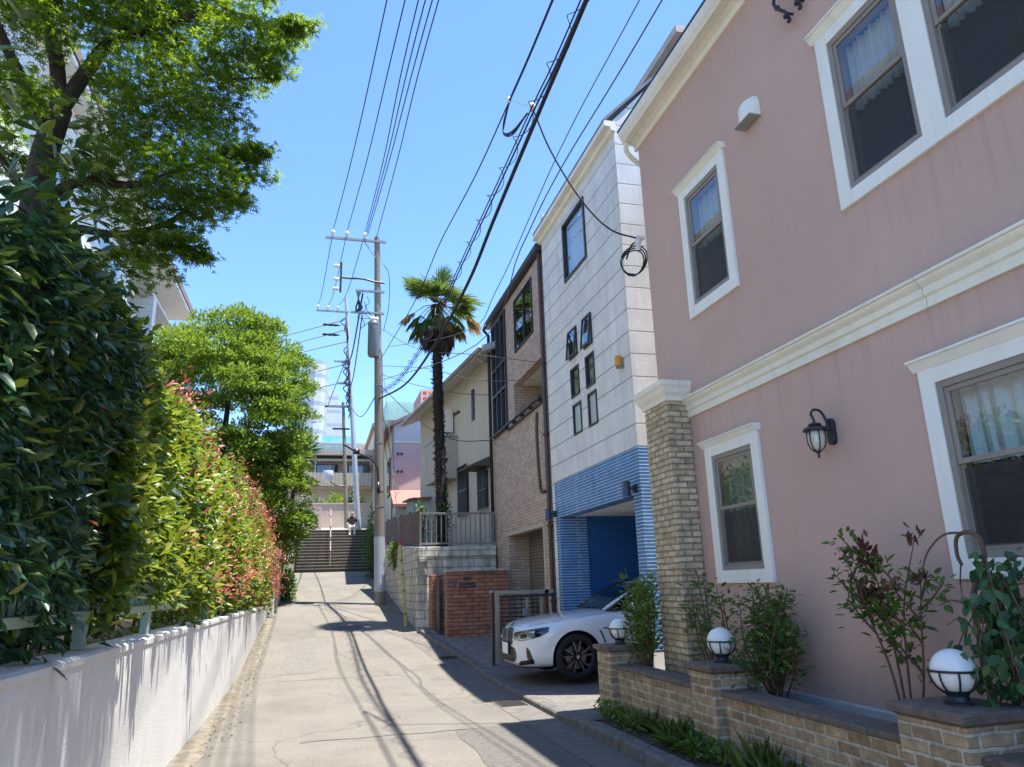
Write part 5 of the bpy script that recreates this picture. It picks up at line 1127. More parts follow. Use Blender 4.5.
# dark glossy bush close to the camera
r = rnd(11)
T = thing('glossy_shrub', 'tall dark glossy leaved shrub spilling over the near fence', 'shrub', (-1.9, 5, 1.2))
topn = lambda y: 3.22+.05*(y-4)+.18*np.sin(y*1.7)+.10*np.sin(y*4.1)
def front_n(y, z): return -1.24+.15*wob(y, z, 1)+.08*np.clip((z-1.9)/1.0, -.6, 1)-.25*np.clip((z-2.7)/.7, 0, 1)**2
zlow = lambda y: 1.50+.18*np.sin(y*5.3)+.12*np.sin(y*11+1)
parts = [(*hedge_block(r, 10500, 2.2, 5.5, zlow, topn, front_n, .8, (.075,.125), droop=.55, w=.42, deep=.17), 0)]
parts.append((*hedge_block(r, 4000, 2.2, 5.5, lambda y: 1.22+0*y, topn, lambda y, z: -1.5+0*y, .9, (.09,.14), droop=.4, w=.5, deep=.25), 0))
n = 650; y = 2.6+2.9*r.random(n); z = zlow(y)+.1+2.3*r.random(n)
p = np.stack([front_n(y, z)+.03, y, z], 1)
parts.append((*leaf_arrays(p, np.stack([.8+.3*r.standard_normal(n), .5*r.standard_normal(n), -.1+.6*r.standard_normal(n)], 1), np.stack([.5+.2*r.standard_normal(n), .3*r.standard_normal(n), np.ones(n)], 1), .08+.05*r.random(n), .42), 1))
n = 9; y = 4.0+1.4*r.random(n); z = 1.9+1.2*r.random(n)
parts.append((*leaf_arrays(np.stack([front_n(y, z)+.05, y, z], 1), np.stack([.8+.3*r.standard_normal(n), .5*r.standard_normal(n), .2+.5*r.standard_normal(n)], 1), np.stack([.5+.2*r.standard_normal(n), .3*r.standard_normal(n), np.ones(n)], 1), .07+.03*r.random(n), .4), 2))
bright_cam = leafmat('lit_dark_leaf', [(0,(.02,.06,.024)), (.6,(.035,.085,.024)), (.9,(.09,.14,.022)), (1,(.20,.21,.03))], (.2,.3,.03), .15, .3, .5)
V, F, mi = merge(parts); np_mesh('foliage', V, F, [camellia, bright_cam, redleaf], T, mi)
S = []
for k in range(60):
    y = 2.5+2.9*r.random(); z = 1.25; x = -1.7-.4*r.random(); q = [(x, y, z)]
    for j in range(4): q.append((x+.12*j*r.random(), y+.25*(r.random()-.5)*j, z+.7*j+.2*r.random()))
    S.append((q, [.016,.013,.010,.007,.004]))
stems(T, S, bark_dark)

# sunlit photinia hedge with red shoots
r = rnd(12)
T = thing('photinia_hedge', 'long sunlit yellow green hedge with red young shoots above white wall', 'hedge', (-1.9, 15, 1.2))
topp = lambda y: 3.72+.015*(y-8)+.16*np.sin(y*1.3)+.10*np.sin(y*3.7+1)-.9*np.clip((y-21.3)/1.6, 0, 1)**2
def front_p(y, z): return -1.27+.14*wob(y, z, 3)+.085*np.sin(y*7.1+2*np.sin(z*2.3))*np.sin(z*6.3+1.7*np.sin(y*2.9))+.10*np.clip((z-1.6)/.4, -.7, .4)-.10*np.clip(z-1.7, 0, .9)-.34*np.clip(z-2.6, 0, 3)+.06*np.clip((y-17)/5, 0, 1)
zl2 = lambda y: 1.34+.26*np.clip((11-y)/4, 0, 1)+.16*np.sin(y*3.3)+.10*np.sin(y*9)-.15*np.clip((y-18)/4, 0, 1)
parts = [(*hedge_block(r, 32000, 4.9, 22.9, zl2, topp, front_p, .8, (.08,.145), droop=.35, w=.46, deep=.14, dens_up=.22, ypow=1.25), 0)]
parts.append((*hedge_block(r, 9500, 5.0, 22.9, lambda y: 1.20+0*y, topp, lambda y, z: -1.52+0*y, .9, (.09,.13), droop=.4, w=.5, deep=.25), 0))
n = 8500; y = 5.3+17.3*r.random(n)**1.25; up = r.random(n) < .45; z = np.where(up, topp(y)+.05, zl2(y)+(topp(y)-zl2(y))*r.random(n))
x = np.where(up, front_p(y, topp(y))-.9*r.random(n), front_p(y, z)+.05)
patchy = wob(y*1.3, z*1.6, 7)+.5*r.standard_normal(n) > .05; k = patchy
p = np.stack([x, y, z], 1)[k]; n = len(p)
parts.append((*leaf_arrays(p, np.stack([.5+.4*r.standard_normal(n), .5*r.standard_normal(n), .45+.5*r.standard_normal(n)], 1), np.stack([.4*r.standard_normal(n)+.3, .4*r.standard_normal(n), np.ones(n)], 1), .08+.05*r.random(n), .44), 1))
C = []
for k in range(120):
    yy = 7.0+15.6*r.random()**.8; uu = r.random()
    if uu < .5: C.append((float(front_p(yy, topp(yy)))-.5*r.random()+.1, yy, float(topp(yy))+.08))
    else:
        zz = float(zl2(yy)+.15+(topp(yy)-zl2(yy))*r.random()); C.append((float(front_p(yy, zz))+.08, yy, zz))
for k in range(40):
    yy = 19+3.8*r.random(); zz = 1.5+2.4*r.random(); C.append((float(front_p(yy, zz))+.10, yy, zz))
C = np.array(C); m_ = 26; p = np.repeat(C, m_, 0)+np.array([.11,.15,.11])*r.standard_normal((len(C)*m_, 3)); n = len(p)
parts.append((*leaf_arrays(p, np.stack([.5+.5*r.standard_normal(n), .55*r.standard_normal(n), .6+.4*r.standard_normal(n)], 1), np.stack([.5+.3*r.standard_normal(n), .4*r.standard_normal(n), .7*np.ones(n)], 1), .055+.035*r.random(n), .36), 2))
V, F, mi = merge(parts); np_mesh('foliage', V, F, [photinia, young, redleaf], T, mi)
S = []
for k in range(90):
    y = 5.2+17.3*r.random(); x = -1.75-.35*r.random(); q = [(x, y, 1.2)]
    for j in range(1, 5): q.append((x+.10*j*r.random(), y+.2*(r.random()-.5)*j, 1.2+.62*j))
    S.append((q, [.018,.014,.011,.008,.004]))
stems(T, S, bark)

# maple at the upper left
r = rnd(13)
T = thing('maple_tree', 'large backlit maple tree arching over the hedge at upper left', 'tree', (-2.6, 6.6, 1.2))
b = MB(); b.tube(smooth_path([(-2.62,6.7,1.0), (-2.58,6.65,2.8), (-2.50,6.6,4.4), (-2.49,6.6,5.3), (-2.42,6.6,5.85)]), [.15]*9+[.135]*8+[.115]*8+[.11]*8 if False else list(np.linspace(.15,.10,33)), 12); b.ob('trunk', bark_dark, T, smooth=True)
limbs = [([(-2.42,6.6,5.82), (-2.5,6.55,6.35), (-2.64,6.5,6.8), (-2.75,6.4,7.5), (-2.7,6.2,8.3)], .075),
         ([(-2.44,6.6,5.78), (-2.26,6.6,6.25), (-2.1,6.55,6.55), (-1.95,6.5,6.62), (-1.6,6.5,6.85), (-1.2,6.5,7.1)], .075),
         ([(-1.98,6.5,6.6), (-1.93,6.6,6.95), (-1.80,6.7,7.6), (-1.5,6.8,8.2)], .045),
         ([(-2.5,6.6,4.75), (-2.32,6.55,5.0), (-2.05,6.5,5.1), (-1.7,6.5,5.1), (-1.3,6.55,5.35), (-.95,6.6,5.6)], .055),
         ([(-2.48,6.62,4.6), (-2.2,6.7,4.72), (-1.85,6.75,4.72), (-1.45,6.7,4.85), (-1.2,6.7,5.15)], .05),
         ([(-1.2,6.5,7.05), (-.9,6.5,7.0), (-.5,6.55,7.02)], .022), ([(-1.6,6.5,6.8), (-1.2,6.7,6.5), (-.75,6.8,6.6)], .025),
         ([(-2.5,6.6,4.9), (-2.9,6.9,5.4), (-3.3,7.1,6.2)], .05), ([(-2.6,6.5,6.7), (-2.2,5.6,7.3), (-1.6,4.8,7.6), (-1.0,4.2,7.5)], .05), ([(-2.5,6.5,5.6), (-2.8,5.6,6.4), (-2.6,4.6,7.0), (-2.2,3.8,7.2)], .05)]
for p, rr in limbs:
    sp = smooth_path(p, 5); b = MB(); b.tube(sp, list(np.linspace(rr, rr*.35, len(sp))), 8); b.ob('limb', bark_dark, T, smooth=True)
blobs = [(-2.68,6.2,6.42,.35),(-2.54,6.8,7.09,.44),(-1.89,6.4,6.75,.41),(-1.46,6.8,7.24,.39),(-.89,6.2,6.65,.31),(-.52,6.6,7.01,.20),(-.42,6.4,6.98,.13),(-2.43,5.8,5.45,.25),(-2.23,7.2,6.58,.26),(-1.6,6.2,5.99,.40),(-1.28,6.6,6.46,.38),(-.91,6.9,6.75,.28),(-.64,6.8,6.7,.13),(-1.45,6.4,5.73,.41),(-1.14,6.8,6.11,.32),(-2.03,7.0,5.95,.28),(-2.12,6.4,5.14,.25),(-1.71,6.6,5.36,.40),(-1.21,6.2,5.13,.38),(-.94,6.6,5.51,.26),(-.74,6.5,5.57,.14),(-2.03,7.0,5.13,.22),(-1.44,6.5,4.88,.33),(-1.16,6.8,5.17,.27),(-1.56,6.6,4.62,.25),(-1.27,6.4,4.55,.20),(-1.17,6.6,4.51,.14),(-1.8,6.8,4.54,.20),(-2.91,7.0,5.5,.22),(-.87,6.6,5.15,.14),(-1.9,6.6,7.3,.5),(-1.2,6.7,7.7,.45),(-2.4,6.3,7.8,.55),(-1.7,6.5,8.3,.5),(-.75,6.3,7.35,.22)]
blobs += [(-1.0,4.2,7.3,.55),(-1.7,4.7,7.5,.6),(-2.3,3.9,7.2,.6),(-.6,5.0,7.6,.45),(-1.4,5.4,7.9,.6),(-2.6,4.9,7.2,.5),(-1.2,3.4,7.2,.5),(-1.9,3.1,7.0,.5),(-.4,4.0,7.4,.4),(-3.2,7.2,6.3,.5),(-3.0,6.2,7.2,.6),(-.35,5.6,7.9,.35),(-.1,3.8,7.1,.55),(-.3,3.0,6.9,.55),(.1,4.5,7.4,.4)]  # mostly unseen crown overhead, added to shade the near shrub and wall
pos = []; 
for (cx, cy, cz, rr) in blobs:
    n = int(4400*rr**1.75)+30
    d = nrm(r.standard_normal((n, 3)))*(r.random((n, 1))**.38)*rr*np.array([1.3,1.3,.62])
    # layered sprays: gather into flat tiers
    lay = np.round(d[:, 2]/.17)*.17; d[:, 2] = .82*lay+.18*d[:, 2]-.10*np.hypot(d[:, 0], d[:, 1])
    pos.append(np.array([cx, cy, cz])+d)
# sprays reaching out past the crown outline
for (a, bb, k) in (((-.75,6.6,7.0),(-.18,6.4,7.02),90), ((-.8,6.5,6.7),(-.45,6.4,6.62),70), ((-.8,6.4,6.6),(-.40,6.3,6.35),60), ((-1.0,6.6,5.55),(-.60,6.5,5.62),70), ((-1.0,6.6,5.35),(-.52,6.5,5.33),80), ((-1.1,6.6,5.1),(-.72,6.5,5.0),60), ((-1.3,6.6,4.6),(-1.02,6.6,4.48),50), ((-1.5,6.6,4.5),(-1.3,6.5,4.22),50), ((-1.65,6.5,4.5),(-1.45,6.5,4.05),40), ((-.9,6.3,7.3),(-.15,6.0,7.35),70), ((-2.7,5.9,5.3),(-2.75,5.8,4.9),40)):
    t_ = r.random((k*2, 1)); pos.append(np.array(a)+(np.array(bb)-np.array(a))*t_+r.standard_normal((k*2, 3))*np.array([.05,.06,.035]))
pos = np.concatenate(pos); n = len(pos)
ax = np.stack([.35+.7*r.standard_normal(n), -.1+.7*r.standard_normal(n), -.35+.3*r.standard_normal(n)], 1); no = np.stack([.3*r.standard_normal(n), .3*r.standard_normal(n), np.ones(n)], 1)
V, F = star_arrays(pos, ax, no, .045+.028*r.random(n)); np_mesh('crown', V, F, maple_leaf, T)

# rounded broad evergreen beyond the hedge
r = rnd(14)
def clump_tree(T, center, rad, nclump, leaves_per, Lr, mat, trunk=None, cl=(.35,.55), zmin=None, fl=.7):
    c = np.array(center); R3 = np.array(rad); pos = []; outs = []
    for k in range(nclump):
        d = r.standard_normal(3); d /= np.linalg.norm(d); s_ = 1.0 if r.random() < .8 else .55+.4*r.random()
        bump = 1+.10*math.sin(4*math.atan2(d[1], d[0])+3*d[2])+.08*r.standard_normal()
        p = c+d*R3*s_*bump
        if zmin is not None and p[2] < zmin: continue
        rr = cl[0]+(cl[1]-cl[0])*r.random(); m_ = int(leaves_per*(rr/cl[1])**2)
        q = nrm(r.standard_normal((m_, 3))); q[:, 2] = np.where(q[:, 2] < -.25, -q[:, 2]*.5, q[:, 2])
        pos.append(p+q*(r.random((m_, 1))**.3)*rr*np.array([1,1,fl])); outs.append(nrm(q*.8+d*.5+np.array([0,0,.35])))
    pos = np.concatenate(pos); outs = np.concatenate(outs); n = len(pos)
    ax = outs+.55*r.standard_normal((n, 3)); no = np.array([0,0,1.])+.6*r.standard_normal((n, 3))+.4*outs
    V, F = leaf_arrays(pos, ax, no, Lr[0]+(Lr[1]-Lr[0])*r.random(n), .38); np_mesh('crown', V, F, mat, T)
T = thing('round_evergreen_tree', 'broad rounded bright green evergreen tree behind the hedge end', 'tree', (-3.2, 26.5, 1.4))
b = MB(); b.tube(smooth_path([(-3.3,26.6,1.0), (-3.2,26.5,3), (-3.3,26.5,5.5), (-3.2,26.5,8)]), list(np.linspace(.22,.08,25)), 10); b.ob('trunk', bark_dark, T, smooth=True)
for q in ([(-3.2,26.5,3.2), (-2.3,26.2,4.6), (-1.4,26.0,5.8)], [(-3.25,26.5,3.8), (-4.2,26.3,5.5), (-4.9,26.3,7.5)], [(-3.2,26.5,5), (-2.4,25.8,7), (-2,25.6,8.6)], [(-2.9,26.4,2.6), (-1.8,25.8,3.4), (-1.0,25.6,3.6)]):
    b = MB(); b.tube(smooth_path(q, 5), list(np.linspace(.1,.03,11)), 8); b.ob('limb', bark_dark, T, smooth=True)
c0 = (-3.3, 26.4, 7.35)
pos_save = []
clump_tree(T, c0, (2.40,2.55,3.35), 330, 480, (.10,.18), tree_leaf, cl=(.40,.80), zmin=3.2, fl=.58)
T2_ = thing('leaning_evergreen', 'narrow lower evergreen hanging over the lane near stairs', 'tree', (-1.3, 25.2, 1.2))
b = MB(); b.tube(smooth_path([(-1.6,25.6,1.1), (-1.45,25.5,2.6), (-1.2,25.3,4.2), (-1.0,25.2,5.6)]), list(np.linspace(.10,.04,25)), 8); b.ob('trunk', bark_dark, T2_, smooth=True)
clump_tree(T2_, (-1.08, 25.3, 4.35), (.62,.8,1.75), 95, 170, (.10,.17), tree_leaf, cl=(.26,.42), zmin=2.3)
# spiky yucca-like leaves at the tree's right edge
T = thing('spiky_plant', 'dark spiky leaved plant poking out beside the round evergreen', 'plant', (-1.2, 30, 2))
b = MB(); b.tube([(-1.35,30,1.8), (-1.0,30,5.2), (-.75,30,6.9)], [.10,.08,.06], 8); b.ob('stem', bark_dark, T)
n = 70; d = nrm(r.standard_normal((n, 3))+np.array([.3,-.2,.2])); V, F = leaf_arrays(np.tile(np.array([[-.72,30,6.9]]), (n, 1)), d, np.cross(d, r.standard_normal((n, 3))), .75+.25*r.random(n), .09, droop=.1); np_mesh('leaves', V, F, camellia, T)
# small growth along the far wall and stairs
def bushy(name, label, cat, c, rad, n, L, mat, stem_m=bark, ns=8, w=.45, up=.3, group=None, trail=0):
    T = thing(name, label, cat, (c[0], c[1], c[2]-rad[2]), group=group)
    q = nrm(r.standard_normal((n, 3)))*(r.random((n, 1))**.42); lump = 1+.22*np.sin(5*q[:, :1]+3*q[:, 2:])+.18*np.sin(7*q[:, 1:2]-4*q[:, 2:]+2)
    pos = np.array(c)+q*np.array(rad)*lump; ax = q+.6*r.standard_normal((n, 3))+np.array([0,0,up]); no = np.array([0,0,1.])+.5*r.standard_normal((n, 3))
    V, F = leaf_arrays(pos, ax, no, L[0]+(L[1]-L[0])*r.random(n), w); np_mesh('foliage', V, F, mat, T)
    S = []
    for k in range(ns):
        e = np.array(c)+np.array(rad)*.8*nrm(r.standard_normal((1, 3)))[0]*np.array([1,1,.6]); base = np.array([c[0]+.1*rad[0]*r.standard_normal(), c[1]+.1*rad[1]*r.standard_normal(), c[2]-rad[2]*1.02])
        S.append(([tuple(base), tuple(base*.5+e*.5+np.array([0,0,.1*rad[2]])), tuple(e)], [.012,.008,.004]))
    stems(T, S, stem_m); return T
bushy('wall_weed', 'leaning bright weeds at the foot of far left wall', 'weed', (-.95, 26.5, 1.75), (.30,.9,.55), 900, (.09,.16), bush_leaf)
bushy('stair_shrub', 'tall dusty green shrub in shade beside the stairs and pole', 'shrub', (2.35, 33.0, 3.4), (.42,.9,1.5), 3600, (.06,.12), plant_leaf, ns=14)
bushy('clipped_hedge', 'small clipped green hedge under pink frame atop the stairs', 'hedge', (-.42, 39.9, 5.0), (.48,.3,.55), 1200, (.08,.13), camellia)
bushy('balcony_shrub', 'leafy shrub in front of the beige apartment ground floor', 'shrub', (1.15, 49.5, 6.7), (.95,.7,.85), 1400, (.12,.2), tree_leaf)
bushy('dark_garden_shrub', 'dark evergreen shrub between the thin and silver poles', 'shrub', (2.3, 49.6, 6.8), (.8,.6,1.0), 1200, (.12,.2), camellia)
bushy('pale_garden_shrub', 'pale flowering shrub left of apartment garden wall', 'shrub', (-.5, 49.8, 6.9), (1.0,.6,.7), 1100, (.12,.2), leafmat('pale_leaf', [(0,(.10,.12,.08)), (1,(.35,.33,.30))], tfac=.2))
bushy('terrace_shrub', 'light green potted shrub behind the terrace railing', 'shrub', (2.75, 20.6, 3.25), (.25,.3,.55), 500, (.05,.09), bush_leaf)
bushy('fence_ivy', 'bright white flowered creeper on the wall by the yellow guard', 'creeper', (2.38, 24.2, 2.55), (.18,.5,.45), 600, (.06,.11), bush_leaf)
bushy('climbing_vine', 'dark climber growing around the palm trunk base', 'creeper', (3.12, 18.95, 3.3), (.24,.24,.7), 700, (.05,.09), vine_leaf)

# ------------------------------------------------------------------ palm
r = rnd(21)
T = thing('fan_palm', 'tall shaggy trunked fan palm on the block terrace', 'palm tree', (3.06, 19, 2.5))
trunk = smooth_path([(3.08,19,2.4), (3.05,19,4.5), (2.99,19,6.6), (2.96,19,8.3), (2.96,19,9.1)], 10)
fib = surf('palm_fibre', (.030,.022,.017), .95, var=.5, scale=26, bump=1, bscale=60)
b = MB(); nn = len(trunk); b.tube(trunk, [.140-.025*i/nn+.012*math.sin(i*2.3)+(.04 if i > nn*.8 else 0) for i in range(nn)], 14); b.ob('trunk', fib, T, smooth=True)
n = 1500; h = 2.6+6.1*r.random(n); a = 2*math.pi*r.random(n); cx = np.interp(h, [2.4,4.5,6.6,9], [3.08,3.05,2.99,2.96]); rr = .128-.025*(h-2.4)/6
pos = np.stack([cx+rr*np.cos(a), 19+rr*np.sin(a), h], 1); ax = np.stack([.5*np.cos(a), .5*np.sin(a), .7*np.sign(r.random(n)-.35)], 1)+.25*r.standard_normal((n, 3)); no = np.stack([np.cos(a), np.sin(a), .3*np.ones(n)], 1)
V, F = leaf_arrays(pos, ax, no, .05+.08*r.random(n), .35); np_mesh('fibre_sheath', V, F, leafmat('fibre_leaf', [(0,(.02,.015,.012)), (1,(.06,.045,.033))], (.1,.07,.05), .05, .9), T)
frond_g = leafmat('palm_frond', [(0,(.04,.105,.026)), (.5,(.08,.165,.038)), (1,(.17,.25,.07))], (.32,.44,.07), .26, .4)
frond_y = leafmat('dry_frond', [(0,(.20,.14,.06)), (.5,(.36,.26,.08)), (1,(.45,.34,.08))], (.5,.35,.08), .25, .6)
frond_d = leafmat('dead_frond', [(0,(.075,.05,.038)), (1,(.19,.13,.09))], (.2,.13,.08), .15, .8)
crown = np.array([2.96, 19, 9.14]); fans = {0: [], 1: [], 2: []}; pet = []
def fan(kind, d, plen, blen, spread, droop, nb=26):
    d = d/np.linalg.norm(d); tip = crown+d*plen+np.array([0,0,-.12*droop*plen]); pet.append((tuple(crown+d*.08), tuple(crown+d*plen*.55+np.array([0,0,.03])), tuple(tip)))
    side = np.cross(d, [0,0,1.]); side /= np.linalg.norm(side)+1e-9; nor = np.cross(side, d)
    an = np.linspace(-spread, spread, nb)+.03*r.standard_normal(nb)
    dirs = d[None]*np.cos(an)[:, None]+side[None]*np.sin(an)[:, None]+nor[None]*(.10*np.cos(an*2))[:, None]+np.array([0,0,-droop])[None]*(.22+.25*r.random((nb, 1)))
    V, F = leaf_arrays(np.repeat(tip[None], nb, 0), dirs, np.repeat(nor[None], nb, 0)+.2*r.standard_normal((nb, 3)), blen*(1-.25*np.abs(an)/spread)*(.85+.3*r.random(nb)), .055, fold=.6, droop=.06+.16*droop)
    fans[kind].append((V, F, 0))
for k in range(46):
    a = 2*math.pi*(k*.618)+.3*r.random(); el = math.radians(-18+98*((k*.381+.1*r.random()) % 1)); d = np.array([math.cos(a)*math.cos(el), math.sin(a)*math.cos(el), math.sin(el)]); fan(0, d, .38+.36*r.random(), .52+.18*r.random(), 1.5, .05+.28*(1-math.sin(max(el,0))), 19)
for k in range(13):
    a = 2*math.pi*k/13+.2*r.random(); el = math.radians(-34-18*r.random()); d = np.array([math.cos(a)*math.cos(el), math.sin(a)*math.cos(el), math.sin(el)]); fan(1 if k % 5 == 0 else 0, d, .62+.15*r.random(), .55+.12*r.random(), 1.5, .9)
d = np.array([.86,-.3,-.34]); fan(1, d, .85, .62, 1.1, .95); d = np.array([.9,-.1,-.42]); fan(1, d, .9, .6, 1.0, .9); d = np.array([-.86,-.3,-.40]); fan(1, d, .75, .6, 1.1, 1.0)
for k in range(30):
    a = 2*math.pi*r.random(); el = math.radians(-58-24*r.random()); d = np.array([math.cos(a)*math.cos(el), math.sin(a)*math.cos(el), math.sin(el)]); fan(2, d, .40+.42*r.random(), .50+.2*r.random(), .8, 1.2, 18)
for kind, nm, mt in ((0,'green_fronds',frond_g), (1,'yellow_fronds',frond_y), (2,'dead_skirt',frond_d)):
    V, F, mi = merge(fans[kind]); np_mesh(nm, V, F, mt, T)
b = MB()
for q in pet: b.tube(q, [.016,.013,.009], 5)
b.ob('leaf_stalks', surf('palm_stalk', (.16,.19,.06), .5), T, smooth=True)

# ------------------------------------------------------------------ brick garden wall with globe lamps
T = thing('garden_wall', 'low tan brick garden wall with stone capped pillars', 'wall', (3.45, 6, 0))
PIL = [(8.20, 8.60), (5.90, 6.32), (3.36, 3.84), (.7, 1.15)]
for y0, y1 in PIL:
    b = MB(); b.box(3.22, 3.66, y0, y1, .0, .775); b.ob('pillar', wall_brick, T, bevel=.008)
    b = MB(); e = .045
    for z0, z1, e0, e1 in ((.776,.795,.0,.02), (.795,.832,.032,.036), (.832,.842,.036,.022)):
        v = [(3.22-e0,y0-e0,z0), (3.66+e0,y0-e0,z0), (3.66+e0,y1+e0,z0), (3.22-e0,y1+e0,z0), (3.22-e1,y0-e1,z1), (3.66+e1,y0-e1,z1), (3.66+e1,y1+e1,z1), (3.22-e1,y1+e1,z1)]
        b.add(v, [(3,2,1,0), (4,5,6,7), (0,1,5,4), (1,2,6,5), (2,3,7,6), (3,0,4,7)])
    b.ob('pillar_cap', stone_cap, T)
ends = [(8.199, 6.321), (5.899, 3.841), (3.359, 1.151), (.699, -5)]
for ya, yb in ends:
    b = MB(); b.box(3.30, 3.52, yb, ya, .0, .595); b.ob('wall_face', wall_brick, T, bevel=.006)
    b = MB(); nseg = int((ya-yb)/.3); rr_ = rnd(int(ya*100))
    for k in range(nseg):
        y0 = yb+(ya-yb)*k/nseg; y1 = yb+(ya-yb)*(k+1)/nseg-.004; dz = .006*rr_.random(); dx = .008*rr_.random()
        b.box(3.282-dx, 3.545, y0, y1, .597, .640+dz)
    b.ob('coping', stone_cap, T, bevel=.012)
globe_m = surf('opal_globe', (.86,.85,.80), .22, var=.02, spec=.6)
def globe(y, label):
    t = thing('globe_lamp', label, 'lamp', (3.44, y, .842), group='globe lamps on the garden wall pillars')
    c = (3.44, y, 0); R_ = .119; zc = 1.012
    b = MB(); b.lathe([(.001,.842), (.075,.842), (.075,.855), (.06,.86), (.055,.885), (.062,.90), (.07,.915), (.05,.92), (.001,.92)], c, 20); b.ob('base', black_iron, t, smooth='auto')
    b = MB(); b.lathe([(max(.001, R_*math.sin(a)), zc-R_*math.cos(a)) for a in np.linspace(0, math.pi, 22)], c, 32); b.ob('globe', globe_m, t, smooth=True)
    b = MB(); q = R_+.007
    for k in range(8):
        a = k*math.pi/4+.2; b.tube([(c[0]+q*math.sin(e)*math.cos(a), c[1]+q*math.sin(e)*math.sin(a), zc-q*math.cos(e)) for e in np.linspace(.5, 1.62, 9)], .0055, 6)
    b.tube([(c[0]+(q+.002)*math.cos(a), c[1]+(q+.002)*math.sin(a), zc+.006) for a in np.linspace(0, 2*math.pi, 36)], .007, 6); b.ob('cage', black_iron, t, smooth=True)
    return t
G = globe(8.40, 'white globe lamp on the far pillar beside the white car')
dup(G, (0, 6.11-8.40, 0), 'white globe lamp on the middle brick pillar'); dup(G, (0, 3.60-8.40, 0), 'white globe lamp on the nearest brick pillar')

def sprig_plant(name, label, base, stems_, mat, n_per, L, w=.45, tipmat=None, spread=.10, stem_m=twig_red, cat='shrub', r0=.012, droop=0):
    """leaves set along bent stems: stems_ is a list of point lists"""
    T = thing(name, label, cat, base); S = []; P = []; A = []; tip = []
    for q in stems_:
        sp = np.array(smooth_path(q, 10)); S.append(([tuple(p) for p in sp], list(np.linspace(r0, r0*.3, len(sp)))))
        m_ = n_per; t_ = .28+.72*r.random(m_)**.8; idx = t_*(len(sp)-1); i0 = np.minimum(idx.astype(int), len(sp)-2); fr = (idx-i0)[:, None]
        p = sp[i0]*(1-fr)+sp[i0+1]*fr; d = nrm(sp[i0+1]-sp[i0]); o = nrm(r.standard_normal((m_, 3))); o = nrm(o-d*(o*d).sum(1, keepdims=True))
        off = np.abs(r.standard_normal((m_, 1)))*spread*(1.2-.7*t_[:, None]); P.append(p+o*off); A.append(o*.9+d*.5+np.array([0,0,-droop])); tip.append(t_)
    P = np.concatenate(P); A = np.concatenate(A)+.25*r.standard_normal((len(P), 3)); tip = np.concatenate(tip)
    no = np.array([0,0,1.])+.5*r.standard_normal((len(P), 3)); V, F = leaf_arrays(P, A, no, L[0]+(L[1]-L[0])*r.random(len(P)), w)
    mi = np.repeat((tip+.12*r.standard_normal(len(tip)) > .80).astype(int), 2) if tipmat else np.zeros(len(F), int)
    np_mesh('foliage', V, F, [mat, tipmat] if tipmat else [mat], T, mi); stems(T, S, stem_m); return T
r = rnd(31)
def fanstems(bx, by, z0, tips, bend=.08):
    out = []
    for (x, y, z) in tips: out.append([(bx+.03*r.standard_normal(), by+.04*r.standard_normal(), z0), ((bx+x)/2+bend*r.standard_normal(), (by+y)/2+bend*r.standard_normal(), z0+(z-z0)*.5), (x, y, z)])
    return out
tips = [(3.62+.12*r.standard_normal(), 8.05+.20*r.standard_normal(), 1.15+.5*r.random()) for k in range(16)]
sprig_plant('bushy_shrub', 'bright bushy shrub between white car and far globe lamp', (3.62, 8.05, .5), fanstems(3.62, 8.0, .5, tips), bush_leaf, 90, (.05,.085), .42, None, .09, r0=.010)
tips = [(3.72,6.95,1.62), (3.66,6.72,1.58), (3.70,6.55,1.48), (3.75,7.15,1.45), (3.66,6.40,1.40), (3.70,7.0,1.3)]
sprig_plant('slender_sapling', 'slender sparse sapling in front of tan brick pilaster', (3.72, 6.8, .5), fanstems(3.72, 6.78, .5, tips, .05), plant_leaf, 34, (.06,.10), .45, None, .13, r0=.012)
tips = [(3.70+.11*r.standard_normal(), 5.75+.17*r.standard_normal(), 1.0+.52*r.random()) for k in range(20)]+[(3.62,5.42,1.32), (3.66,5.40,1.18), (3.68,5.45,1.42)]
sprig_plant('dense_shrub', 'dark dense shrub under the lower white trimmed window', (3.70, 5.78, .5), fanstems(3.70, 5.78, .5, tips), plant_leaf, 95, (.04,.075), .38, None, .09, r0=.010, droop=.2)
main = [[(3.68,4.30,.5), (3.67,4.36,.95), (3.65,4.50,1.35), (3.63,4.58,1.66)], [(3.69,4.26,.5), (3.70,4.24,.95), (3.70,4.18,1.35), (3.72,4.02,1.76)], [(3.68,4.28,.5), (3.68,4.30,1.0), (3.68,4.36,1.45), (3.66,4.42,1.68)], [(3.70,4.24,.5), (3.72,4.14,.9), (3.72,4.08,1.25), (3.74,4.05,1.50)]]
side = []
for q in main:
    sp = np.array(smooth_path(q, 12))
    for k in range(5):
        i = int(len(sp)*(.34+.60*r.random())); p0 = sp[i]; o = np.array([.05*r.standard_normal()-.03, .13*r.standard_normal(), .10+.10*r.random()]); side.append([tuple(p0), tuple(p0+o*.6+np.array([0,0,-.01])), tuple(p0+o*1.25)])
sprig_plant('red_tipped_shrub', 'open branched shrub with bronze red tips against pink wall', (3.68, 4.25, .5), main+side, plant_leaf, 24, (.045,.08), .5, None, .075, r0=.011)
T = [o for o in bpy.data.objects if o.name == 'red_tipped_shrub'][0]
P = []; 
for q in main+side[::2]:
    c_ = np.array(q[-1]); 
    if c_[2] > 1.38: P.append(c_+np.array([.022,.03,.03])*r.standard_normal((18, 3)))
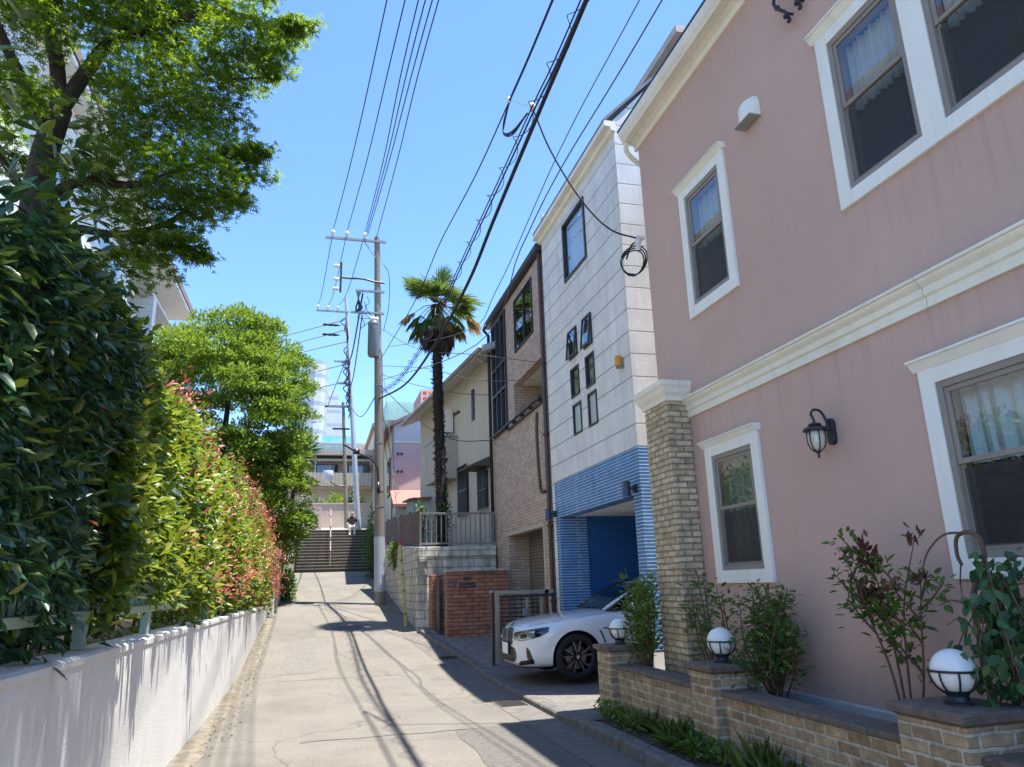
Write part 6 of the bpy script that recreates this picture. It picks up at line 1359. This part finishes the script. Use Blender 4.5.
P = np.concatenate(P); n = len(P); V, F = leaf_arrays(P, r.standard_normal((n, 3))*.6+np.array([-.2,0,.6]), np.array([-.3,0,1.])+.5*r.standard_normal((n, 3)), .04+.03*r.random(n), .45); np_mesh('leaves', V, F, plant_red, T)
# weeping tree with looped bare stem
T = thing('weeping_sapling', 'bare looping stemmed weeping sapling above the nearest pillar', 'tree', (3.66, 3.62, .5))
b = MB()
for q, rr in (([(3.68,3.62,.5), (3.69,3.63,1.0), (3.69,3.63,1.35), (3.70,3.58,1.50), (3.69,3.50,1.60), (3.69,3.50,1.72), (3.69,3.57,1.765), (3.69,3.66,1.74), (3.69,3.68,1.64), (3.69,3.66,1.58)], .018), ([(3.69,3.58,1.76), (3.66,3.72,1.76), (3.63,3.84,1.66), (3.62,3.92,1.50)], .008), ([(3.69,3.64,1.35), (3.66,3.75,1.38), (3.64,3.83,1.35)], .006), ([(3.69,3.55,1.5), (3.66,3.44,1.53), (3.62,3.32,1.46), (3.60,3.24,1.3)], .008), ([(3.69,3.66,1.6), (3.70,3.70,1.5), (3.70,3.71,1.4)], .005), ([(3.69,3.64,1.2), (3.65,3.7,1.28), (3.6,3.76,1.24)], .005)):
    sp = smooth_path(q, 8); b.tube(sp, list(np.linspace(rr, rr*.55, len(sp))), 8)
b.ob('stem', twig_red, T, smooth=True)
S = []; P = []
for k in range(26):
    x0_, y0_ = 3.66+.1*r.standard_normal(), 3.30+.16*r.standard_normal(); zt = 1.18+.36*r.random(); q = [(3.69,3.56,1.42), ((x0_+3.69)/2,(y0_+3.5)/2,zt+.08), (x0_,y0_,zt-.15), (x0_+.03,y0_-.03,zt-.55)]
    sp = np.array(smooth_path(q, 8)); S.append(([tuple(p) for p in sp], [.004]*len(sp))); m_ = 22; i = r.integers(8, len(sp), m_); P.append(sp[i]+.035*r.standard_normal((m_, 3)))
P = np.concatenate(P); n = len(P); V, F = leaf_arrays(P, np.stack([-.2+.5*r.standard_normal(n), .5*r.standard_normal(n), -.7+.3*r.standard_normal(n)], 1), np.stack([-.6+.4*r.standard_normal(n), -.3+.4*r.standard_normal(n), .6*np.ones(n)], 1), .06+.035*r.random(n), .62); np_mesh('foliage', V, F, vine_leaf, T); stems(T, S, twig_red, 'twigs')
# weeds along the wall foot
n = 5200; y = 3.2+5.3*r.random(n); y = y[(np.sin(y*4.3)+np.sin(y*9.7+1)*.7+.5*r.standard_normal(n)) > .05]; n = len(y); x = 3.06+.20*r.random(n)**.7; h = (.10+.28*r.random(n))*(.55+.45*np.sin(y*2.1)**2)*np.clip((8.6-y)/1.2, .35, 1)
V, F = leaf_arrays(np.stack([x, y, np.full(n, .13)], 1), np.stack([-.35+.5*r.standard_normal(n), .5*r.standard_normal(n), np.ones(n)], 1), r.standard_normal((n, 3)), h*(.45+.55*r.random(n)), .035, droop=.45)
n2 = 1500; y = 3.4+5.1*r.random(n2); k = np.sin(y*3.3+1) > -.3; y = y[k]; n2 = len(y); V2, F2 = leaf_arrays(np.stack([3.02+.22*r.random(n2), y, .14+.14*r.random(n2)], 1), r.standard_normal((n2, 3))+np.array([-.3,0,.3]), np.array([0,0,1.])+.5*r.standard_normal((n2, 3)), .03+.04*r.random(n2), .5)
V, F, mi = merge([(V, F, 0), (V2, F2, 1)]); o = np_mesh('weeds', V, F, [grass_leaf, bush_leaf], None, mi); tag(o, 'straggly grass and weeds along the foot of garden wall', 'weeds', kind='stuff')
n = 420; y = 5.5+14*r.random(n); x = np.where(r.random(n) < .5, -1.22+.30*r.random(n)**2, 2.85+.25*r.random(n)); x = np.where((y > 8.4) & (x > 0), -1.2+.4*r.random(n), x)
z = np.array([zr(a) for a in y])+np.where(x > 0, .135, .012); V, F = leaf_arrays(np.stack([x, y, z], 1), r.standard_normal((n, 3))*np.array([1,1,.15]), np.array([0,0,1.])+.3*r.standard_normal((n, 3)), .025+.03*r.random(n), .5)
o = np_mesh('fallen_leaves', V, F, [leafmat('fallen_leaf', [(0,(.16,.10,.04)), (.6,(.26,.19,.06)), (1,(.12,.14,.04))])]); tag(o, 'scattered dry fallen leaves along the road edges', 'leaves', kind='stuff')

# ------------------------------------------------------------------ seated person at the stair top
T = thing('person', 'distant person in dark shirt seated at the top of stairs', 'person', (1.66, 38.8, 4.46))
def skin_figure(name, pts, edges, rad, mat, parent):
    me = bpy.data.meshes.new(name); me.from_pydata(pts, edges, []); o = link(name, me, parent)
    sk = o.modifiers.new('skin', 'SKIN'); sub = o.modifiers.new('sub', 'SUBSURF'); sub.levels = sub.render_levels = 2
    for v, q in zip(me.skin_vertices[0].data, rad): v.radius = (q, q)
    me.skin_vertices[0].data[0].use_root = True
    dg = bpy.context.evaluated_depsgraph_get(); me2 = bpy.data.meshes.new_from_object(o.evaluated_get(dg)); o.modifiers.clear(); o.data = me2
    me2.materials.clear()
    for m in (mat if isinstance(mat, list) else [mat]): me2.materials.append(m)
    me2.polygons.foreach_set('use_smooth', [True]*len(me2.polygons)); return o
px, py, pz = 1.66, 38.80, 4.56
pts = [(px,py,pz), (px,py+.02,pz+.22), (px,py-.02,pz+.45), (px,py-.03,pz+.56), (px,py-.05,pz+.70), (px,py-.05,pz+.82)]
edges = [(0,1), (1,2), (2,3), (3,4), (4,5)]; rad = [.15,.14,.15,.055,.095,.085]
for s in (-1, 1):
    k = len(pts); pts += [(px+s*.09,py-.05,pz), (px+s*.13,py-.42,pz+.05), (px+s*.12,py-.44,pz-.36), (px+s*.13,py-.60,pz-.40)]; edges += [(0,k), (k,k+1), (k+1,k+2), (k+2,k+3)]; rad += [.10,.075,.05,.045]
    k = len(pts); pts += [(px+s*.19,py-.02,pz+.44), (px+s*.25,py-.06,pz+.18), (px+s*.12,py-.30,pz+.12), (px+s*.08,py-.38,pz+.11)]; edges += [(2,k), (k,k+1), (k+1,k+2), (k+2,k+3)]; rad += [.065,.05,.036,.035]
skin_m = surf('skin', (.50,.33,.25), .6); shirt = surf('dark_shirt', (.02,.02,.028), .8); trous = surf('light_trousers', (.50,.48,.47), .8); hair = surf('dark_hair', (.02,.016,.014), .6)
body = skin_figure('body', pts, edges, rad, [skin_m, shirt, trous, hair], T)
for p in body.data.polygons:
    c = p.center
    lx_, ly_, lz_ = c.x-px, c.y-py, c.z-pz
    if lz_ > .77 or (lz_ > .64 and ly_ > -.05): p.material_index = 3
    elif lz_ > .57: p.material_index = 0
    elif lz_ > .14 and (abs(lx_) < .21 or lz_ > .28) and ly_ > -.2: p.material_index = 1
    elif lz_ > -.40 and lz_ < .16 and not (lz_ > .085 and ly_ < -.24 and abs(lx_) < .115): p.material_index = 2
    elif lz_ <= -.40 or ly_ < -.5: p.material_index = 3
# ------------------------------------------------------------------ white saloon car, nose towards the road
NX, CY, CZ = 2.95, 11.86, .145
T = thing('parked_car', 'white sedan parked nose out under the blue tiled garage', 'car', (NX+2.3, CY, CZ))
def mpaint():
    m, nt, p = nodes_of('white_car_paint'); p.inputs['Base Color'].default_value = (.78,.79,.80,1); p.inputs['Roughness'].default_value = .32; p.inputs['Coat Weight'].default_value = 1; p.inputs['Coat Roughness'].default_value = .03
    return m
paint = mpaint(); black_pl = surf('black_plastic', (.015,.015,.016), .45, spec=.5); gloss_black = surf('gloss_black', (.008,.008,.009), .08, spec=.8); chrome = surf('satin_chrome', (.62,.63,.65), .18, 1.0)
tyre_m = surf('tyre_rubber', (.018,.018,.019), .85, var=.2); rim_dark = surf('rim_graphite', (.05,.05,.055), .3, .8); rim_cut = surf('rim_machined', (.50,.50,.52), .25, 1.0); car_glass = glassmat('car_glass', (.10,.12,.13), 1.6)
lens_m = glassmat('lamp_lens', (.85,.88,.9), 1.5); plate_m = surf('plate_white', (.80,.80,.78), .5)
Wu = [(0,.34),(.03,.50),(.08,.63),(.16,.735),(.28,.81),(.45,.862),(.7,.893),(1.0,.905),(1.6,.905),(2.6,.908),(3.5,.905),(4.1,.88),(4.45,.81),(4.62,.72),(4.70,.55)]
ZT = [(0,.655),(.03,.735),(.08,.785),(.16,.825),(.28,.855),(.45,.885),(.7,.915),(1.0,.945),(1.55,1.0),(1.62,1.0),(2.6,.99),(3.6,1.0),(4.1,1.03),(4.5,1.04),(4.70,.98)]
ZS = [(0,.60),(.03,.66),(.08,.69),(.16,.72),(.28,.75),(.45,.785),(.7,.83),(1.0,.865),(1.55,.905),(2.6,.925),(3.6,.945),(4.1,.955),(4.5,.95),(4.70,.90)]
ZB = [(0,.27),(.03,.215),(.08,.195),(.16,.185),(.45,.18),(.9,.18),(2,.19),(3.6,.19),(4.2,.22),(4.6,.28),(4.70,.36)]
ip = lambda tab, u: float(np.interp(u, [a for a, _ in tab], [b_ for _, b_ in tab]))
us = [0,.03,.08,.16,.28,.45,.62,.8,1.0,1.25,1.55,1.9,2.4,2.9,3.4,3.8,4.1,4.4,4.6,4.70]
def section(u):
    W, zt, zs, zb = ip(Wu,u), ip(ZT,u), ip(ZS,u), ip(ZB,u)
    return [(0,zb), (.62*W,zb), (.90*W,zb+.025), (.975*W,zb+.11), (.995*W,(zb+zs)/2-.02), (1.0*W,zs-.13), (.985*W,zs-.04), (.93*W,zs+.25*(zt-zs)), (.80*W,zs+.55*(zt-zs)), (.66*W,zs+.72*(zt-zs)), (.60*W,zs+.84*(zt-zs)), (.35*W,zs+.96*(zt-zs)), (0,zt)]
b = MB(); rows = []
for u in us:
    s_ = section(u); row = [(NX+u, CY-v, CZ+z) for v, z in s_]+[(NX+u, CY+v, CZ+z) for v, z in s_[-2:0:-1]]; rows.append(row)
n = len(rows[0]); b.add([p for rw in rows for p in rw], [(i*n+j, (i+1)*n+j, (i+1)*n+(j+1)%n, i*n+(j+1)%n) for i in range(len(us)-1) for j in range(n)]+[tuple(range(n)), tuple((len(us)-1)*n+j for j in range(n))[::-1]])
body = b.ob('body', [paint, black_pl], T, smooth=True)
sub = body.modifiers.new('sub', 'SUBSURF'); sub.levels = sub.render_levels = 2
def bake(o):
    dg = bpy.context.evaluated_depsgraph_get(); me = bpy.data.meshes.new_from_object(o.evaluated_get(dg)); o.modifiers.clear(); o.data = me; return me
bake(body)
bv = BVHTree.FromPolygons([v.co.copy() for v in body.data.vertices], [tuple(p.vertices) for p in body.data.polygons])
HUB, HZ, AR = NX+.86, CZ+.335, .378
def wheel_cut(x):
    c = MB()
    for s in (-1, 1): c.lathe([(.001,CY+s*.60), (AR,CY+s*.60), (AR,CY+s*1.05), (.001,CY+s*1.05)], (x, 0, HZ), 48, axis='y')
    return c
for x in (HUB, HUB+2.85):
    for s in (-1, 1):
        c = MB(); lo, hi = sorted((CY+s*.58, CY+s*1.05)); c.lathe([(AR,lo), (AR,hi)], (x, 0, HZ), 56, axis='y', m=1); k = c.ob('cutter', [paint, black_pl])
        bm = bmesh.new(); bm.from_mesh(k.data); bmesh.ops.recalc_face_normals(bm, faces=bm.faces); bm.to_mesh(k.data); bm.free()
        bo = body.modifiers.new('cut', 'BOOLEAN'); bo.object = k; bo.operation = 'DIFFERENCE'; bo.solver = 'EXACT'
        bake(body); bpy.data.objects.remove(k)
body.data.polygons.foreach_set('use_smooth', [True]*len(body.data.polygons))
try: body.data.set_sharp_from_angle(angle=math.radians(38))
except Exception: pass
def cyl_hit(th, z, off=.004, cu=1.15):
    """point on the body skin seen from angle th (0 = straight ahead, + = camera side) at height z"""
    d = Vector((-math.cos(th), -math.sin(th), 0)); o = Vector((NX+cu, CY, CZ+z))+d*3
    h = bv.ray_cast(o, -d)
    if h[0] is None: return Vector((NX+cu, CY, CZ+z))+d
    nn = h[1] if h[1].dot(d) > 0 else -h[1]
    return h[0]+nn*off
def skin_patch(name, mat, cols, parent=T, off=.004, thick=0, ns=22, nz=7, mirror=False, cu=1.15):
    """cols: (angle deg, zlow, zhigh) along the nose; lies on the body skin"""
    b = MB(); A = [c[0] for c in cols]
    for sg in ((1, -1) if mirror else (1,)):
        vs = []
        for i in range(ns+1):
            a = A[0]+(A[-1]-A[0])*i/ns; z0 = np.interp(a, A, [c[1] for c in cols]); z1 = np.interp(a, A, [c[2] for c in cols])
            for j in range(nz+1): vs.append(cyl_hit(math.radians(a)*sg, z0+(z1-z0)*j/nz, off, cu))
        b.add(vs, [(i*(nz+1)+j, (i+1)*(nz+1)+j, (i+1)*(nz+1)+j+1, i*(nz+1)+j+1) for i in range(ns) for j in range(nz)])
    return b.ob(name, mat, parent, smooth=True)
def skin_line(name, mat, pts, rr, parent=T, off=.004, mirror=False, n_=6):
    b = MB()
    for sg in ((1, -1) if mirror else (1,)): b.tube([cyl_hit(math.radians(a)*sg, z, off) for a, z in smooth_path([(a, z, 0) for a, z in pts], 6) for a, z in [(a, z)]] if False else [cyl_hit(math.radians(q[0])*sg, q[1], off) for q in smooth_path([(a, z, 0) for a, z in pts], 6)], rr, n_)
    return b.ob(name, mat, parent, smooth=True)
# twin kidney grille
for sg in (1, -1):
    cols = [(sg*a, z0, z1) for a, z0, z1 in ((1.2,.545,.725), (2.2,.515,.745), (6,.505,.750), (11,.51,.745), (14,.53,.725), (15.5,.575,.685))]
    gr = skin_patch('grille', black_pl, cols, off=.006)
    b = MB()
    for a in (2.6, 4.6, 6.6, 8.6, 10.6, 12.6, 14.2): b.tube([cyl_hit(math.radians(sg*a), z, .010) for z in np.linspace(.525, .730, 5)], .0045, 6)
    b.ob('grille_bar', surf('bar_grey', (.16,.165,.17), .35, .5), gr, smooth=True)
    ring = [(1.0,.63),(1.1,.555),(2.4,.505),(6,.494),(11,.499),(14.6,.527),(16,.60),(15.6,.68),(14.2,.735),(11,.757),(6,.761),(2.2,.755),(1.05,.72),(1.0,.63)]
    b = MB(); b.tube([cyl_hit(math.radians(sg*q[0]), q[1], .005) for q in smooth_path([(a, z, 0) for a, z in ring], 4)], .006, 6); b.ob('grille_frame', surf('frame_steel', (.30,.31,.32), .3, .9), gr, smooth=True)
# lower intake, air curtains, splitter
skin_patch('lower_intake', black_pl, [(-22,.32,.40), (-19,.27,.47), (-10,.255,.485), (10,.255,.485), (19,.27,.47), (22,.32,.40)], off=.005, ns=34)
b = MB()
for z in (.30,.35,.40,.45): b.tube([cyl_hit(math.radians(a), z, .008) for a in np.linspace(-17, 17, 20)], .006, 5)
for a in (-14,-7,0,7,14): b.tube([cyl_hit(math.radians(a), z, .008) for z in np.linspace(.27,.47,5)], .006, 5)
b.ob('intake_mesh', gloss_black, T, smooth=True)
for sg in (1, -1):
    v1 = [(sg*33.0,.27,.275), (sg*34.5,.255,.40), (sg*35.5,.25,.46), (sg*36.5,.25,.46)]
    skin_patch('air_curtain', gloss_black, [(sg*33.5,.36,.49), (sg*34.5,.30,.485), (sg*36.4,.27,.44), (sg*38.3,.26,.31)], off=.006, ns=10)
    skin_patch('fog_trim', black_pl, [(sg*24,.225,.245), (sg*27,.23,.29), (sg*34,.25,.31), (sg*38.5,.26,.315)], off=.0055, ns=14)
skin_line('front_splitter', black_pl, [(-44,.205), (-30,.20), (-15,.198), (0,.197), (15,.198), (30,.20), (44,.205)], .012, off=.004)
# headlights
for sg in (1, -1):
    cols = [(sg*a, z0, z1) for a, z0, z1 in ((18,.590,.670), (20,.580,.690), (25,.576,.706), (32,.585,.728), (39,.612,.748), (45,.650,.764), (49.5,.700,.772))]
    hl = skin_patch('headlight', gloss_black, cols, off=.004, ns=26)
    cols2 = [(a, z0+.012, z1-.012) for a, z0, z1 in cols]; 
    skin_patch('reflector', surf('lamp_reflector', (.42,.46,.52), .18, .9), [(sg*20,.597,.668), (sg*25,.594,.682), (sg*32,.605,.700), (sg*40,.640,.715)], hl, off=.006)
    for a in (21.5, 31): skin_patch('lamp_module', gloss_black, [(sg*(a-3.0),.622,.648), (sg*(a-1.5),.605,.665), (sg*(a+1.5),.608,.672), (sg*(a+3.0),.630,.658)], hl, off=.009)
    b = MB()
    for aa in ((16.5,26), (27.5,38)): b.tube([cyl_hit(math.radians(sg*a), .586+.0022*max(0,a-24)+(.012 if k in (0,) else 0), .010) for k, a in enumerate(np.linspace(*aa, 9))], .006, 6)
    b.ob('light_strip', surf('drl_white', (.80,.85,.92), .2), hl, smooth=True)
    skin_patch('lens', lens_m, cols, hl, off=.014, ns=26)
# plate, badge
P_ = cyl_hit(0, .43, .02); b = MB(); b.box(P_.x-.022, P_.x-.012, CY-.165, CY+.165, CZ+.365, CZ+.53); pl = b.ob('number_plate', plate_m, T, bevel=.004)
b = MB(); b.box(P_.x-.012, P_.x+.05, CY-.18, CY+.18, CZ+.36, CZ+.525); b.ob('plate_holder', black_pl, T)
q = bv.ray_cast(Vector((NX+.10, CY, CZ+2)), Vector((0,0,-1))); bp_, bn = q[0], q[1]
b = MB(); b.lathe([(.001,.0), (.040,0), (.041,.004), (.036,.007), (.001,.008)], (0,0,0), 24); bd_ = b.ob('bonnet_badge', [surf('badge_dark', (.03,.04,.06), .25)], T); rot = bn.to_track_quat('Z', 'Y').to_matrix().to_4x4(); rot.translation = bp_+bn*.002; bd_.data.transform(rot)
# bonnet shut line and creases, fender line
def top_hit(u, v, off=.002):
    h = bv.ray_cast(Vector((NX+u, CY+v, CZ+2)), Vector((0,0,-1))); return h[0]+h[1]*off if h[0] else Vector((NX+u, CY+v, CZ+1))
b = MB()
for sg in (-1, 1): b.tube([top_hit(u, sg*v, .0005) for u, v in ((.10,.50), (.2,.62), (.35,.70), (.6,.755), (1.0,.78), (1.45,.775))], .0035, 5)
b.tube([cyl_hit(math.radians(a), .775+.0*a, .0005) for a in np.linspace(-24, 24, 25)], .003, 5)
b.ob('bonnet_seam', black_pl, T, smooth=True)
def side_hit(u, z, off=.002):
    h = bv.ray_cast(Vector((NX+u, CY-2, CZ+z)), Vector((0,1,0))); return h[0]+h[1]*off if h[0] else Vector((NX+u, CY-.9, CZ+z))
b = MB(); b.tube([side_hit(1.46, z, .0005) for z in np.linspace(.25, .90, 9)], .004, 5); b.tube([side_hit(2.58, z, .0005) for z in np.linspace(.25, .90, 9)], .004, 5); b.ob('door_seam', black_pl, T, smooth=True)
b = MB(); b.tube([side_hit(u, z, .004) for u, z in ((1.22,.70), (1.26,.62), (1.30,.52))], .012, 6); b.tube([side_hit(u, .725, .004) for u in (1.28, 1.36)], .010, 6); b.ob('fender_vent', gloss_black, T, smooth=True)
b = MB(); b.tube([side_hit(u, .205, -.005) for u in np.linspace(1.35, 3.2, 20)], .03, 8); b.ob('side_sill', black_pl, T, smooth=True)
# arch lip
b = MB()
for s in (-1,):
    b.tube([side_hit(.86+(AR+.006)*math.cos(a), .335+(AR+.006)*math.sin(a), .0) for a in np.linspace(-.25, math.pi+.25, 36)], .010, 6)
b.ob('arch_lip', paint, T, smooth=True)
# wheels
def car_wheel(x, s, rear=False):
    yo = CY+s*.895; b = MB(); yi = CY+s*.665; mid = (yo+yi)/2; hw = abs(yo-yi)/2
    prof = [(.225,-hw), (.29,-hw*1.0), (.318,-hw*.86), (.332,-hw*.6), (.335,0), (.332,hw*.6), (.318,hw*.86), (.29,hw), (.238,hw*.98), (.232,hw*.86)]
    b.lathe([(r_, mid+s*h) for r_, h in prof], (x, 0, HZ), 48, axis='y'); b.f = b.f[:-2]; b.m = b.m[:-2]; wh = b.ob('wheel', tyre_m, T, smooth=True)
    b = MB(); b.lathe([(.236, yo-s*.002), (.232, yo-s*.012), (.222, yo-s*.016), (.215, yo-s*.05), (.205, yi)], (x, 0, HZ), 48, axis='y'); b.f = b.f[:-2]; b.m = b.m[:-2]
    def P(rr, a, d): return (x+rr*math.cos(a), yo-s*d, HZ+rr*math.sin(a))
    for k in range(5):
        for e in (-1, 1):
            a = k*2*math.pi/5+.35+e*.15; a2 = k*2*math.pi/5+.35+e*.22
            w0, w1 = .022, .017
            t_ = lambda rr, aa, w, d: [P(rr, aa-w/rr, d), P(rr, aa+w/rr, d)]
            A = t_(.05, a-e*.05, w0*.6, .030); B = t_(.15, a, w0*.72, .020); C_ = t_(.226, a2, w1, .010); Ab = t_(.05, a-e*.05, w0*.6, .06); Bb = t_(.15, a, w0*.72, .05); Cb = t_(.226, a2, w1, .04)
            b.add(A+B+C_+Ab+Bb+Cb, [(0,1,3,2), (2,3,5,4), (0,2,8,6), (2,4,10,8), (1,7,9,3), (3,9,11,5)], 0)
            B1 = P(.15, a+e*.05, .0185); C1 = P(.226, a2+e*.045, .0085); C2 = P(.226, a2+e*.075, .0085); B2 = P(.15, a+e*.09, .0185)
            A1 = P(.07, a+e*.02, .027); A2 = P(.07, a+e*.10, .027)
            b.add([A1, B1, C1, C2, B2, A2], [(0,1,4,5), (1,2,3,4)], 1)
    b.lathe([(.001,yo-s*.02), (.045,yo-s*.022), (.05,yo-s*.03), (.06,yo-s*.06)], (x, 0, HZ), 24, axis='y')
    b.ob('rim', [rim_dark, rim_cut], wh, smooth='auto')
    b = MB(); b.lathe([(.001,mid), (.165,mid), (.165,mid-s*.02), (.001,mid-s*.02)], (x, 0, HZ), 32, axis='y'); b.ob('brake_disc', surf('brake_steel', (.22,.22,.23), .35, .9), wh)
    b = MB(); b.lathe([(.028,yo-s*.019), (.026,yo-s*.016), (.001,yo-s*.015)], (x, 0, HZ), 20, axis='y'); b.ob('hub_cap', chrome, wh)
for x in (HUB, HUB+2.85):
    for s in (-1, 1): car_wheel(x, s)
b = MB(); b.box(NX+.5, NX+4.4, CY-.66, CY+.66, CZ+.2, CZ+.55); b.ob('underbody', black_pl, T)
# cabin: pillars and roof (paint), glazing
def cab(u, v, z): return (NX+u, CY+v, CZ+z)
secs = [(1.42,.70,.985,.60,.995), (1.75,.745,.95,.63,1.19), (2.15,.765,.95,.60,1.375), (2.5,.77,.95,.58,1.428), (3.0,.77,.95,.565,1.425), (3.45,.765,.95,.55,1.35), (3.85,.74,.97,.54,1.20), (4.2,.68,1.0,.52,1.05)]
b = MB(); vs = []
for u, wb_, zb_, wt_, zt_ in secs: vs += [cab(u,-wb_,zb_), cab(u,-wt_-.02,zt_-.035), cab(u,-wt_+.06,zt_-.004), cab(u,-.25,zt_+.012), cab(u,.25,zt_+.012), cab(u,wt_-.06,zt_-.004), cab(u,wt_+.02,zt_-.035), cab(u,wb_,zb_)]
ns = len(secs); F_ = []; Mi = []
for i in range(ns-1):
    for j in range(7):
        F_.append((i*8+j, (i+1)*8+j, (i+1)*8+j+1, i*8+j+1))
        roof = j in (1,2,3,4,5)
        if roof and 2 <= i <= 4: m_ = 0
        elif roof and i < 2: m_ = 0 if j in (1,5) else 1
        elif roof: m_ = 0 if j in (1,5) else 1
        else: m_ = 1
        Mi.append(m_)
b.v = vs; b.f = F_; b.m = Mi
cabin = b.ob('cabin', [paint, car_glass], T, smooth=True)
cabin.modifiers.new('sub', 'SUBSURF').levels = 2; cabin.modifiers['sub'].render_levels = 2
b = MB()
for sg in (-1, 1): b.tube([cab(1.45,sg*.71,.985), cab(1.77,sg*.69,1.17), cab(2.17,sg*.64,1.35), cab(2.5,sg*.60,1.40), cab(3.0,sg*.585,1.395), cab(3.45,sg*.57,1.32), cab(3.95,sg*.64,1.10)], .022, 8); b.tube([cab(1.5,sg*.745,.955), cab(2.5,sg*.785,.955), cab(3.9,sg*.755,.975)], .014, 8); b.tube([cab(2.62,sg*.60,1.39), cab(2.70,sg*.765,.96)], .03, 8)
b.ob('window_surround', gloss_black, T, smooth=True)
b = MB(); b.box(NX+1.9, NX+2.5, CY-.62, CY-.18, CZ+.55, CZ+1.1); b.box(NX+1.9, NX+2.5, CY+.18, CY+.62, CZ+.55, CZ+1.1); b.box(NX+1.5, NX+1.75, CY-.66, CY+.66, CZ+.8, CZ+.965); b.ob('seats', black_pl, T, bevel=.04)
b = MB(); b.lathe([(.001,-.07), (.06,-.065), (.09,-.03), (.095,.01), (.07,.05), (.001,.065)], (0,0,0), 14, axis='y'); mo = b.ob('mirror', paint, T, smooth=True)
mo.data.transform(Matrix.Translation((NX+1.78, CY-.96, CZ+1.02)) @ Matrix.Diagonal((.8,1.5,.9,1)))
b = MB(); b.tube([cab(1.80,-.78,.95), cab(1.79,-.90,.99)], .025, 8); b.ob('mirror_arm', gloss_black, T)
b = MB()
for k, (v0, v1) in enumerate(((-.55,.05), (-.02,.58))): b.tube([cab(1.44,v0,1.005), cab(1.50,(v0+v1)/2,1.045), cab(1.52,v1,1.05)], .008, 6)
b.ob('wiper', black_pl, T)
